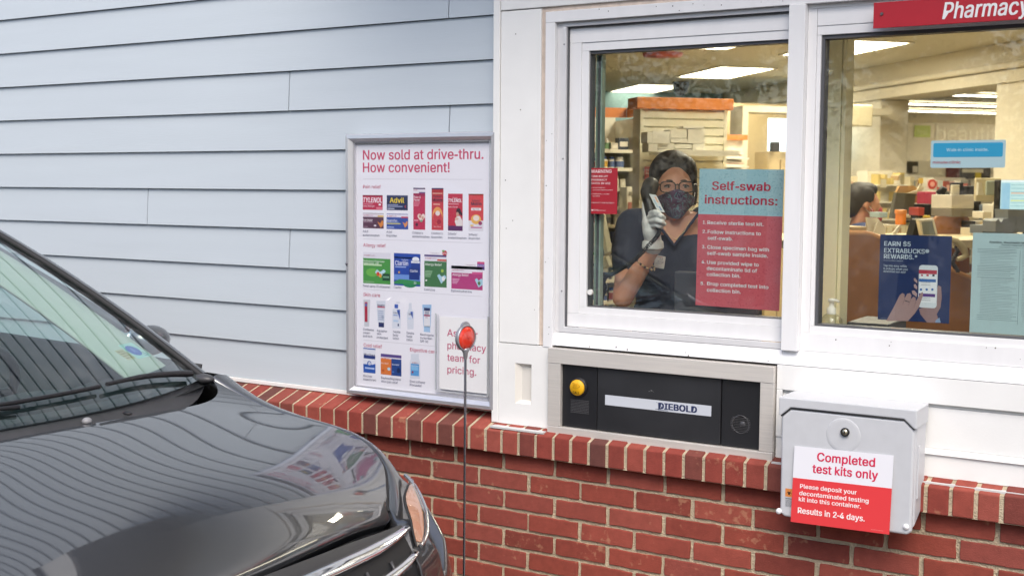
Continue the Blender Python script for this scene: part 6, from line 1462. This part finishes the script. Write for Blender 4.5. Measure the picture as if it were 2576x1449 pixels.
for i, (x, y, w2, h2, c, lab) in enumerate(((600, 215, 40, 60, '#d8cfb0', 'cream leaflet hung above the tan shelves'), (1020, 225, 34, 46, '#c9d0c8', 'pale green leaflet hung between card and arm'), (1085, 255, 30, 44, '#d9a58f', 'pinkish leaflet hung above the label printer'), (1140, 222, 44, 30, '#e6dfcf', 'white price card hung above the label printer'), (880, 205, 30, 40, '#d8b45a', 'yellow leaflet hung by the red circle card'), (700, 222, 40, 28, '#e4dcc6', 'white price strip over the tan packets'))):
    cbox('leaflet', Z8, x, y, x+w2, y+h2, 3.0+i*.05, .004, mat('leaf_'+c[1:], lin(c), .7), lab, 'leaflet', bevel=0)

# ================================================================ PEOPLE
def remesh(o, vox, smooth=6, fac=.5):
    md = o.modifiers.new('remesh', 'REMESH'); md.mode = 'VOXEL'; md.voxel_size = vox; md.use_smooth_shade = True
    md = o.modifiers.new('smooth', 'SMOOTH'); md.iterations = smooth; md.factor = fac
    return o
def capsule(b, pts, rs, n=12):
    """overlapping ball-and-cone chain, merged afterwards by the voxel remesh"""
    pts = [Vector(p) for p in pts]
    for p, r in zip(pts, rs): b.ell(p, (r, r, r), n, 8)
    for i in range(len(pts)-1): b.cyl(pts[i], pts[i+1], rs[i], rs[i+1], n)
    return b
PD = 4.36
def pw(x, y, d=0.0): return cam(*Z6(x, y), PD+d)
PXM = .3319*PD/FPX                       # metres per zoom unit at the worker
fr, up, rt = -CF, CU, CR                 # towards the viewer, up, to the right as seen
def fit(v): return v
HM = Matrix((( rt.x, fr.x, up.x), (rt.y, fr.y, up.y), (rt.z, fr.z, up.z)))      # local (right, towards viewer, up)
def hp(x, y, z): return HC + rt*x + fr*y + up*z
HC = pw(762, 395)                         # centre of the head at eye height
M_skin = mat('skin', lin('#c48d70'), .5, var=.05, scale=30, sss=.12)
PER = empty('person', Vector((HC.x, HC.y, FLZ)), 'person in dark scrubs, glasses and a patterned mask holding a black phone handset', 'person')
b = MB()
b.ell(hp(0, -.045, .035), (.072, .095, .100), 20, 14, M=HM)               # skull
b.ell(hp(0, .012, -.010), (.064, .066, .088), 20, 14, M=HM)               # face
b.ell(hp(0, .020, -.075), (.046, .050, .045), 16, 12, M=HM)               # jaw and chin
b.ell(hp(0, .072, -.022), (.0115, .016, .022), 12, 8, M=HM); b.ell(hp(0, .078, -.036), (.013, .013, .011), 12, 8, M=HM)   # nose
for s_ in (-1, 1):
    b.ell(hp(s_*.034, .050, -.030), (.022, .020, .018), 12, 8, M=HM)      # cheekbone
    b.ell(hp(s_*.030, .060, .020), (.024, .012, .008), 12, 8, M=HM)       # brow
    b.ell(hp(s_*.073, -.03, -.012), (.010, .020, .032), 12, 8, M=HM)      # ear
b.ell(hp(0, .060, -.068), (.020, .012, .010), 12, 8, M=HM)                # lips under the mask
capsule(b, [hp(0, -.03, -.07), pw(790, 640, .02), pw(800, 700, .03)], [.050, .052, .060])
# chest, shoulders
SL, SR = pw(455, 690, .06), pw(1110, 680, .06)
CH = pw(785, 900, .06)
for q, r in ((pw(790, 780, .05), (.10, .06, .10)), (pw(785, 930, .05), (.145, .085, .16)), (pw(785, 1180, .05), (.14, .09, .18)), (pw(785, 1420, .05), (.15, .10, .18))):
    b.ell(q, r, 18, 12, M=HM)
capsule(b, [SL, pw(620, 670, .05), pw(800, 700, .05), pw(960, 660, .05), SR], [.052, .050, .055, .050, .052])
EL = pw(372, 1225, -.13); WR = pw(600, 860, -.20)
capsule(b, [SL, pw(415, 950, -.02), EL], [.050, .042, .036]); capsule(b, [EL, pw(470, 1060, -.16), WR], [.036, .034, .024])
ER = pw(1180, 1230, .0); WRR = pw(1000, 1330, -.22)
capsule(b, [SR, pw(1150, 960, .02), ER], [.052, .046, .038]); capsule(b, [ER, WRR], [.038, .026])
HND = pw(590, 640, -.235)
capsule(b, [WR, pw(603, 770, -.22)], [.026, .026])
hips = Vector((HC.x+.02, HC.y+.10, .95))
for q, r in ((hips, (.17, .12, .14)), (hips+Vector((0, 0, .18)), (.15, .10, .16))): b.ell(q, r, 16, 10)
for s_ in (-1, 1): capsule(b, [hips+Vector((s_*.09, 0, -.05)), Vector((hips.x+s_*.1, hips.y, .55)), Vector((hips.x+s_*.1, hips.y+.02, FLZ+.06)), Vector((hips.x+s_*.1, hips.y-.12, FLZ+.035))], [.09, .06, .045, .035])
remesh(b.build('body', M_skin, PER), .007, 5)
# scrubs: a slightly larger skin over torso, sleeves and legs with a V neck
M_scr = mat('navy_scrubs', lin('#333848'), .85, var=.10, scale=14, bump=.25, bscale=45)
b = MB(); ex = .012
for q, r in ((pw(690, 800, .065), (.085, .066, .085)), (pw(890, 800, .065), (.085, .066, .085)), (pw(785, 945, .055), (.155, .097, .155)), (pw(785, 1180, .05), (.152, .104, .19)), (pw(785, 1420, .05), (.165, .114, .19))):
    b.ell(q, r, 18, 12, M=HM)
capsule(b, [SL+up*.004, pw(580, 668, .06)], [.066, .062]); capsule(b, [SR, pw(985, 655, .06)], [.066, .062])
capsule(b, [pw(580, 668, .06), pw(640, 760, .075)], [.060, .06]); capsule(b, [pw(985, 655, .06), pw(900, 760, .075)], [.058, .06])
capsule(b, [SL, pw(425, 860, .0), pw(430, 985, -.035)], [.066, .066, .064]); capsule(b, [SR, pw(1140, 860, .03), pw(1155, 990, .02)], [.066, .062, .058])
for q, r in ((hips, (.19, .14, .16)), (hips+Vector((0, 0, .18)), (.17, .12, .18))): b.ell(q, r, 16, 10)
for s_ in (-1, 1): capsule(b, [hips+Vector((s_*.09, 0, -.05)), Vector((hips.x+s_*.1, hips.y, .55)), Vector((hips.x+s_*.1, hips.y+.02, FLZ+.1))], [.11, .085, .07])
remesh(b.build('scrubs', M_scr, PER), .008, 4)
# V-neck: skin triangle lies over the fabric as the open collar, edged by the neckband
def chest(x, y, up_=0.0): return pw(x, y, -.045+.00006*(y-640)*0-up_)
b = MB()
top = [(640, 640), (690, 655), (740, 640), (800, 625), (860, 615), (915, 575), (945, 560)]
def vneck(i, j):
    t0 = Vector((632+(958-632)*i, 655-85*i, 0)); tip = Vector((762, 828, 0))
    q = t0.lerp(tip, j); d = -.028-.030*math.sin(math.pi*(.15+.7*i))*(1-j)*.2-.028*j
    return pw(q.x, q.y, d)
b.grid(vneck, 16, 14); b.build('neck_opening', M_skin, PER, solid=.004)
b = MB()
pts = [vneck(0, k/12)+fr*.002 for k in range(13)]+[vneck(1, 1-k/12)+fr*.002 for k in range(1, 13)]
b.tube(pts, .0055, 6); b.build('neckband', mat('neckband', lin('#30354a'), .85), PER)
# hair: two swept halves from a centre parting, tied back
M_hair = mat('dark_hair', (.012, .008, .0065), .55, var=.3, scale=60, stretch=(1, 1, .12), bump=.12, bscale=120)
b = MB()
b.ell(hp(0, -.056, .058), (.083, .101, .085), 24, 16, M=HM)
for s_ in (-1, 1):
    b.ell(hp(s_*.040, -.010, .070), (.042, .052, .048), 18, 12, M=HM)        # swept back from the parting
    b.ell(hp(s_*.062, -.012, .048), (.022, .046, .060), 18, 12, M=HM)
    b.ell(hp(s_*.075, -.022, -.005), (.012, .034, .060), 16, 12, M=HM)
b.ell(hp(0, -.09, .0), (.075, .06, .10), 18, 12, M=HM)
remesh(b.build('hair', M_hair, PER), .005, 12)
# eyes, brows
M_eye = mat('eye_white', lin('#a8998e'), .3); M_iris = mat('iris_dark', (.03, .02, .015), .15)
for s_ in (-1, 1):
    e = hp(s_*.029, .0655, .000)
    b = MB(); b.ell(e, (.0125, .006, .0042), 14, 8, M=HM); eo = b.build('eye', M_eye, PER)
    b = MB(); b.ell(e+fr*.0035+rt*.0015, (.0052, .0035, .0042), 12, 8, M=HM); b.build('iris', M_iris, eo)
    b = MB(); b.tube([e+rt*(-.015+.03*k/6)+up*(.0055*math.sin(math.pi*k/6)+.001)+fr*(.003*math.sin(math.pi*k/6)+.003) for k in range(7)], .0024, 5); b.build('eyelid', mat('lash', (.03, .02, .018), .6), eo)
    b = MB(); b.tube([e+rt*s_*(-.016+.036*k/6)+up*(.0175+.005*math.sin(math.pi*(.2+.8*k/6)))+fr*(.006-.009*k/6) for k in range(7)], [.0018, .0026, .003, .003, .0026, .002, .0012], 6); b.build('eyebrow', mat('brow', (.035, .022, .016), .7), PER)
# glasses
M_gl = mat('spectacle_frame', (.02, .024, .028), .25)
GL = MB(); LN = MB()
for s_ in (-1, 1):
    pts = []
    for k in range(28):
        t = 2*math.pi*k/28; cx_ = .0265*abs(math.cos(t))**.62*math.copysign(1, math.cos(t)); cz_ = .0185*abs(math.sin(t))**.70*math.copysign(1, math.sin(t))
        pts.append(hp(s_*.0325+cx_, .088-.10*abs(s_*.0325+cx_)**1.5*3, -.002+cz_))
    GL.tube(pts, .0022, 6, closed=True); LN.add(pts, [tuple(range(28))])
GL.tube([hp(-.007, .086, .004), hp(0, .089, .007), hp(.007, .086, .004)], .0025, 6)
for s_ in (-1, 1): GL.tube([hp(s_*.060, .074, .008), hp(s_*.072, .05, .010), hp(s_*.077, -.02, .008)], .0024, 6)
go = GL.build('glasses', M_gl, PER); LN.build('lens', glass_mat('spectacle_lens', (.93, .93, .95), .5), go)
# mask: pleated patterned cloth over nose, cheeks and chin
def mask_mat():
    m = bpy.data.materials.new('mask_cloth'); m.use_nodes = True; n = m.node_tree; N = n.nodes; b_ = N['Principled BSDF']; b_.inputs['Roughness'].default_value = .85
    tc = N.new('ShaderNodeTexCoord'); nz = N.new('ShaderNodeTexNoise'); nz.inputs['Scale'].default_value = 26; nz.inputs['Detail'].default_value = 1.5; nz.inputs['Distortion'].default_value = 2.2
    n.links.new(tc.outputs['Object'], nz.inputs[0])
    r = N.new('ShaderNodeValToRGB'); e = r.color_ramp.elements
    e[0].position = .0; e[0].color = (*lin('#4a2f48'), 1); e[1].position = 1; e[1].color = (*lin('#5c3350'), 1)
    for p_, c in ((.44, '#48304e'), (.475, '#5f7f86'), (.50, '#52727c'), (.525, '#33233c'), (.60, '#533058'), (.66, '#6a8288'), (.68, '#41284a')):
        k = e.new(p_); k.color = (*lin(c), 1)
    n.links.new(nz.outputs[0], r.inputs[0]); n.links.new(r.outputs[0], b_.inputs['Base Color']); return m
b = MB()
def mask(i, j):
    """i across the face, j from the upper edge down"""
    s_ = i*2-1; a = abs(s_)
    half = .070-.008*j-.022*max(0, j-.5)/.5
    ztop = -.018-.016*a**1.3+.008*(1-a); zbot = -.112+.030*a**2
    z = ztop+(zbot-ztop)*j
    y = .097-.075*a**2.1-.020*abs(j-.35)**1.2*(1-a)-.030*max(0, j-.7)
    y += .0025*math.sin(j*math.pi*6)*(1-a)
    return hp(s_*half, y, z)
b.grid(mask, 28, 22); mo = b.build('face_mask', mask_mat(), PER, solid=.003)
b = MB()
for s_ in (-1, 1):
    b.tube([hp(s_*.069, .022, -.030), hp(s_*.076, -.005, .0), hp(s_*.077, -.03, .012)], .0015, 5); b.tube([hp(s_*.060, .022, -.082), hp(s_*.074, -.01, -.06), hp(s_*.078, -.032, -.03)], .0015, 5)
b.build('ear_loop', mat('loop_white', lin('#d9d6cf'), .8), mo)
# gloved hand round the handset: palm, four fingers across, index finger up along the back
M_glove = mat('latex_glove', lin('#e2e0d8'), .5, var=.06, scale=40, bump=.25, bscale=80)
b = MB(); g = lambda x, y, d: pw(x, y, d)
capsule(b, [g(603, 830, -.205), g(602, 780, -.215), g(590, 720, -.225), g(575, 650, -.225)], [.033, .029, .030, .026])
capsule(b, [g(570, 615, -.215), g(590, 640, -.225)], [.022, .024]); capsule(b, [g(598, 700, -.220), g(575, 630, -.215)], [.026, .024])
for (p0, p1, p2, p3, r) in (((580, 585, -.245), (618, 572, -.285), (645, 580, -.298), (655, 590, -.290), .0088), ((575, 610, -.245), (630, 588, -.290), (668, 604, -.302), (688, 622, -.288), .0090), ((580, 645, -.245), (632, 636, -.292), (668, 648, -.300), (690, 664, -.286), .0086), ((590, 680, -.24), (628, 676, -.280), (655, 682, -.286), (668, 690, -.275), .0076)):
    capsule(b, [g(*p0), g(*p1), g(*p2), g(*p3)], [r*1.05, r, r*.92, r*.82], 10)
capsule(b, [g(548, 620, -.225), g(538, 560, -.225), g(540, 510, -.225), g(548, 478, -.225)], [.0105, .0098, .0092, .0082], 10)      # index finger raised
capsule(b, [g(575, 700, -.20), g(600, 640, -.175), g(618, 590, -.170)], [.016, .013, .0105], 10)                                     # thumb on the far side
b.lathe(g(602, 838, -.205), [(.036, -.006), (.0375, .0), (.0355, .02)], 18, axis=(g(602, 760, -.21)-g(602, 838, -.205)))
remesh(b.build('glove', M_glove, PER), .0026, 2)
# badge clipped to the pocket, bracelet, necklace
U_ = (pw(693, 905, -.12)-pw(622, 892, -.12)).normalized(); Wv_ = (pw(622, 892, -.12)-pw(608, 985, -.12)); Wl = Wv_.length; Wv_.normalize()
A = Art(pw(608, 990, -.115), U_, Wv_); A.rrect(0, 0, .036, Wl, .003, '#dcd9d0', 0); A.text('AA', .016, .028, .007, '#33406c', 1, .012); A.text('300E', .010, .018, .007, '#33406c', 1, .022); A.rect(.006, .014, .026, .0152, '#7d8090', 1); A.rect(.004, Wl-.006, .026, Wl-.003, '#c99a8a', 1)
bo = A.build('badge', print_mat(), PER)
b = MB(); ctr = pw(548, 968, -.175); axd = (WR-EL).normalized(); a1 = axd.orthogonal().normalized(); a2 = axd.cross(a1)
for k in range(24):
    t = 2*math.pi*k/24; b.ell(ctr+(a1*math.cos(t)+a2*math.sin(t))*.0345, (.0042, .0042, .0042), 8, 6, mi=k % 2)
b.build('bracelet', [mat('bead_tan', lin('#b89a6a'), .4), mat('bead_dark', (.03, .025, .02), .3)], PER)
b = MB(); b.tube([pw(690, 690, -.055), pw(730, 750, -.068), pw(778, 778, -.075), pw(840, 720, -.068), pw(880, 640, -.055)], .0007, 4); b.ell(pw(778, 780, -.078), (.005, .002, .003), 8, 6, M=HM); b.build('necklace', mat('gold', lin('#d8c08a'), .3, metal=.9), PER)
# telephone handset
HS = empty('handset', pw(590, 480, -.22), 'black telephone handset held to the ear of the worker', 'handset')
b = MB(); capsule(b, [pw(585, 372, -.165), pw(566, 420, -.195), pw(572, 500, -.225), pw(596, 600, -.240), pw(640, 678, -.24)], [.029, .027, .022, .020, .018])
b.lathe(pw(598, 385, -.165), [(.0, -.014), (.027, -.014), (.029, .004), (.025, .016), (0, .016)], 18, axis=(rt*.8+fr*.15-up*.25)); b.lathe(pw(640, 672, -.225), [(0, -.01), (.02, -.01), (.022, .004), (.017, .012), (0, .012)], 16, axis=(rt*.7-fr*.5+up*.2))
remesh(b.build('handset_body', mat('handset_black', (.008, .008, .009), .42), HS), .004, 3)
U_ = (pw(652, 552, -.25)-pw(592, 432, -.24)).normalized()
A = Art(pw(600, 440, -.252), U_, (rt*.9-up*.15+U_*0).normalized()); A.rect(0, -.012, .066, .012, '#c9cdca', 0); A.rect(.02, -.008, .05, -.001, '#9fb7c4', 1); A.rect(.045, .0, .06, .006, '#6f86a8', 1); A.rect(.008, .002, .03, .008, '#d8a27a', 1); A.build('handset_label_sheen', print_mat(), HS)  # pale strip paints the inner side's reflection together with its label
# coiled cord from handset down to the counter edge, then a hanging tangle
def coil(path, r, rw, turns, name, label):
    pts = [Vector(p) for p in path]; L = [0]
    for i in range(1, len(pts)): L.append(L[-1]+(pts[i]-pts[i-1]).length)
    out = []; n = turns*9
    for k in range(n+1):
        s_ = L[-1]*k/n; i = max(0, min(len(pts)-2, next((q-1 for q in range(1, len(L)) if L[q] >= s_), len(pts)-2))); f = (s_-L[i])/max(L[i+1]-L[i], 1e-6)
        c = pts[i].lerp(pts[i+1], f); d = (pts[i+1]-pts[i]).normalized(); a = d.orthogonal().normalized(); b2 = d.cross(a); t = 2*math.pi*turns*k/n
        out.append(c+(a*math.cos(t)+b2*math.sin(t))*r)
    m = MB(); m.tube(out, rw, 5); return tag(m.build(name, mat('cord_black', (.014, .015, .017), .45)), label, 'cord')
cp = [pw(645, 690, -.245), pw(648, 730, -.26), pw(620, 775, -.285), pw(560, 835, -.30), pw(500, 900, -.28), pw(440, 955, -.25), pw(360, 1005, -.19), pw(290, 1045, -.12), pw(240, 1060, -.05)]
def smooth_path(P, m=6):
    out = []
    for i in range(len(P)-1):
        p0, p1, p2, p3 = P[max(i-1, 0)], P[i], P[i+1], P[min(i+2, len(P)-1)]
        for k in range(m):
            f = k/m; out.append(.5*((2*p1)+(p2-p0)*f+(2*p0-5*p1+4*p2-p3)*f*f+(3*p1-p0-3*p2+p3)*f**3))
    return out+[P[-1]]
coil(smooth_path(cp), .0058, .0019, 62, 'coiled_cord', 'black coiled phone cord running from the handset across the forearm', )
cp2 = [pw(240, 1060, -.05), pw(210, 1035, -.03), pw(180, 1000, -.01), pw(160, 965, .0)]
coil(smooth_path(cp2), .0060, .0019, 16, 'coiled_cord', 'short upper end of black coiled cord near the wall phone')
cp3 = [pw(240, 1062, -.05), pw(222, 1100, -.03), pw(238, 1150, -.03), pw(215, 1200, -.03), pw(205, 1250, -.03), pw(212, 1300, -.03)]
coil(smooth_path(cp3), .0085, .0030, 26, 'coiled_cord', 'tangled black cord hanging down beside the service window edge')

# ---------------------------------------------------------------- seated worker in profile further back
QD = 7.35
def qw(x, y, d=0.0): return cam(*Z8(x, y), QD+d)
HC2 = qw(478, 400); QM = .3437*QD/FPX
def hq(x, y, z): return HC2 + rt*x + fr*y + up*z          # profile: the face looks along +right
P2 = empty('person', Vector((HC2.x, HC2.y, FLZ)), 'person seated in profile at a desk, hair tied back, red mask and navy top', 'person')
b = MB()
b.ell(hq(-.012, 0, .03), (.092, .070, .088), 20, 14, M=HM); b.ell(hq(.040, 0, -.015), (.055, .056, .085), 18, 12, M=HM); b.ell(hq(.045, 0, -.075), (.045, .042, .038), 16, 10, M=HM)
b.ell(hq(.096, 0, -.022), (.014, .010, .014), 10, 8, M=HM); b.ell(hq(-.005, .068, -.012), (.016, .010, .028), 12, 8, M=HM)
capsule(b, [hq(-.02, 0, -.06), hq(-.04, 0, -.15)], [.048, .052])
for q, r in ((hq(-.06, 0, -.34), (.12, .19, .20)), (hq(-.06, 0, -.58), (.13, .17, .20))): b.ell(q, r, 16, 12, M=HM)
for s_ in (-1, 1): capsule(b, [hq(-.05, s_*.17, -.21), hq(.02, s_*.20, -.45), hq(.26, s_*.12, -.42)], [.055, .042, .030])
for s_ in (-1, 1): capsule(b, [hq(-.06, s_*.09, -.75), hq(.34, s_*.10, -.78), hq(.36, s_*.10, -1.15)], [.09, .065, .045])
remesh(b.build('body', M_skin, P2), .009, 4)
b = MB()
for q, r in ((hq(-.06, 0, -.33), (.135, .205, .19)), (hq(-.06, 0, -.58), (.145, .185, .22))): b.ell(q, r, 16, 12, M=HM)
for s_ in (-1, 1): capsule(b, [hq(-.05, s_*.17, -.20), hq(-.01, s_*.195, -.36)], [.068, .058])
capsule(b, [hq(-.05, -.15, -.17), hq(-.05, .15, -.17)], [.06, .06]); remesh(b.build('navy_top', mat('navy_top', lin('#39456a'), .85, bump=.2), P2), .010, 4)
b = MB()
b.ell(hq(-.032, 0, .045), (.092, .080, .092), 20, 14, M=HM); b.ell(hq(-.075, 0, .0), (.055, .066, .08), 16, 12, M=HM); b.ell(hq(.012, 0, .088), (.07, .062, .046), 16, 12, M=HM); b.ell(hq(-.135, 0, .01), (.045, .045, .050), 16, 12, M=HM)
for s_ in (-1, 1): b.ell(hq(.0, s_*.058, .05), (.05, .022, .05), 14, 10, M=HM)
remesh(b.build('hair', M_hair, P2), .008, 4)
b = MB()
def mask2(i, j):
    s_ = i*2-1; a = abs(s_); zt_ = -.018-.010*a; zb2 = -.112+.02*a; z = zt_+(zb2-zt_)*j
    return hq(.112-.085*a**1.8-.012*abs(j-.4)-.03*max(0, j-.7), s_*.058, z)
b.grid(mask2, 16, 12); b.build('face_mask', mat('red_mask', lin('#b8404c'), .8), P2, solid=.003)
b = MB(); b.tube([hq(.035, .058, -.04), hq(.01, .066, -.01), hq(-.01, .068, .012)], .002, 5); b.tube([hq(.04, .056, -.09), hq(.01, .066, -.05), hq(-.01, .068, -.03)], .002, 5); b.build('ear_loop', mat('loop_white', lin('#d9d6cf'), .8), P2)
b = MB(); b.ell(hq(.078, .030, .002), (.006, .008, .005), 10, 6, M=HM); b.build('eye', M_iris, P2)
# office chair behind the seated worker
CHR = empty('office_chair', Vector((HC2.x, HC2.y, FLZ)), 'black office chair backrest behind the seated worker', 'chair')
b = MB(); b.ell(hq(-.27, 0, -.30), (.05, .24, .30), 16, 12, M=HM); b.build('backrest', M_black, CHR); b = MB(); b.ell(hq(-.05, 0, -.86), (.24, .25, .05), 16, 10, M=HM); b.build('seat', M_black, CHR)
b = MB(); b.tube([hq(-.27, 0, -.5), hq(-.25, 0, -.85), hq(-.05, 0, -.9)], .025, 8); b.tube([hq(-.05, 0, -.9), Vector((HC2.x, HC2.y, FLZ+.08))], .03, 8)
for k in range(5): b.tube([Vector((HC2.x, HC2.y, FLZ+.09)), Vector((HC2.x+.3*math.cos(k*1.257), HC2.y+.3*math.sin(k*1.257), FLZ+.04))], .02, 6)
b.build('base', M_black, CHR)

# ================================================================ TREES across the lane (mirrored in the panes)
M_leaf = mat('foliage', (.055, .062, .030), .8, var=.4, scale=2.5); M_bark = mat('bark', (.09, .075, .06), .9, var=.3, scale=12, bump=.6)
def tree(x, y, h, r, seed, lab):
    rr = random.Random(seed); t = empty('tree', (x, y, -.06), lab, 'tree', 'trees across the lane')
    b = MB(); top = Vector((x+rr.uniform(-.3, .3), y+rr.uniform(-.3, .3), h*.8))
    b.tube([(x, y, -.06), (x+.05, y, h*.3), top.lerp(Vector((x, y, 0)), .35), top], [.20, .16, .11, .03], 8)
    tips = []
    for i in range(16):
        a = rr.uniform(0, 6.28); z0 = rr.uniform(.22, .75)*h; p0 = Vector((x, y, z0)); ln = r*rr.uniform(.6, 1.0)*(1.15-z0/h*.6)
        p1 = p0+Vector((math.cos(a)*ln*.5, math.sin(a)*ln*.5, ln*.25)); p2 = p0+Vector((math.cos(a)*ln, math.sin(a)*ln, ln*.6))
        b.tube([p0, p1, p2], [.06, .035, .012], 5); tips += [p1, p2]
    tips.append(top); b.build('trunk', M_bark, t)
    b = MB()
    for q in tips:
        for k in range(230):
            c = q+Vector((rr.gauss(0, .42), rr.gauss(0, .42), rr.gauss(0, .34)))*(r/2.2); u = Vector((rr.uniform(-1, 1), rr.uniform(-1, 1), rr.uniform(-1, 1))).normalized(); v2 = u.orthogonal().normalized(); s_ = rr.uniform(.04, .085)
            b.add([c-u*s_, c+v2*s_*.5, c+u*s_, c-v2*s_*.5], [(0, 1, 2, 3)])
    b.build('crown', M_leaf, t)
rr = random.Random(77)
TL = ['tall tree across the lane, mirrored at the far end', 'broad tree across the lane mirrored behind the notices', 'leaning tree across the lane mirrored in the service window', 'dense tree across the lane mirrored beside the mullion', 'young tree across the lane mirrored low in the glass', 'old tree across the lane behind the parked car', 'thin tree across the lane beyond the camera', 'round tree across the lane near the canopy end', 'forked tree across the lane mirrored above the box', 'dark tree across the lane mirrored in the poster cover']
for i in range(10):
    tree(-9+2.6*i+rr.uniform(-.5, .5), -13.5+rr.uniform(-1.5, 1.0), rr.uniform(5.2, 7.5), rr.uniform(1.8, 2.5), 100+i, TL[i])
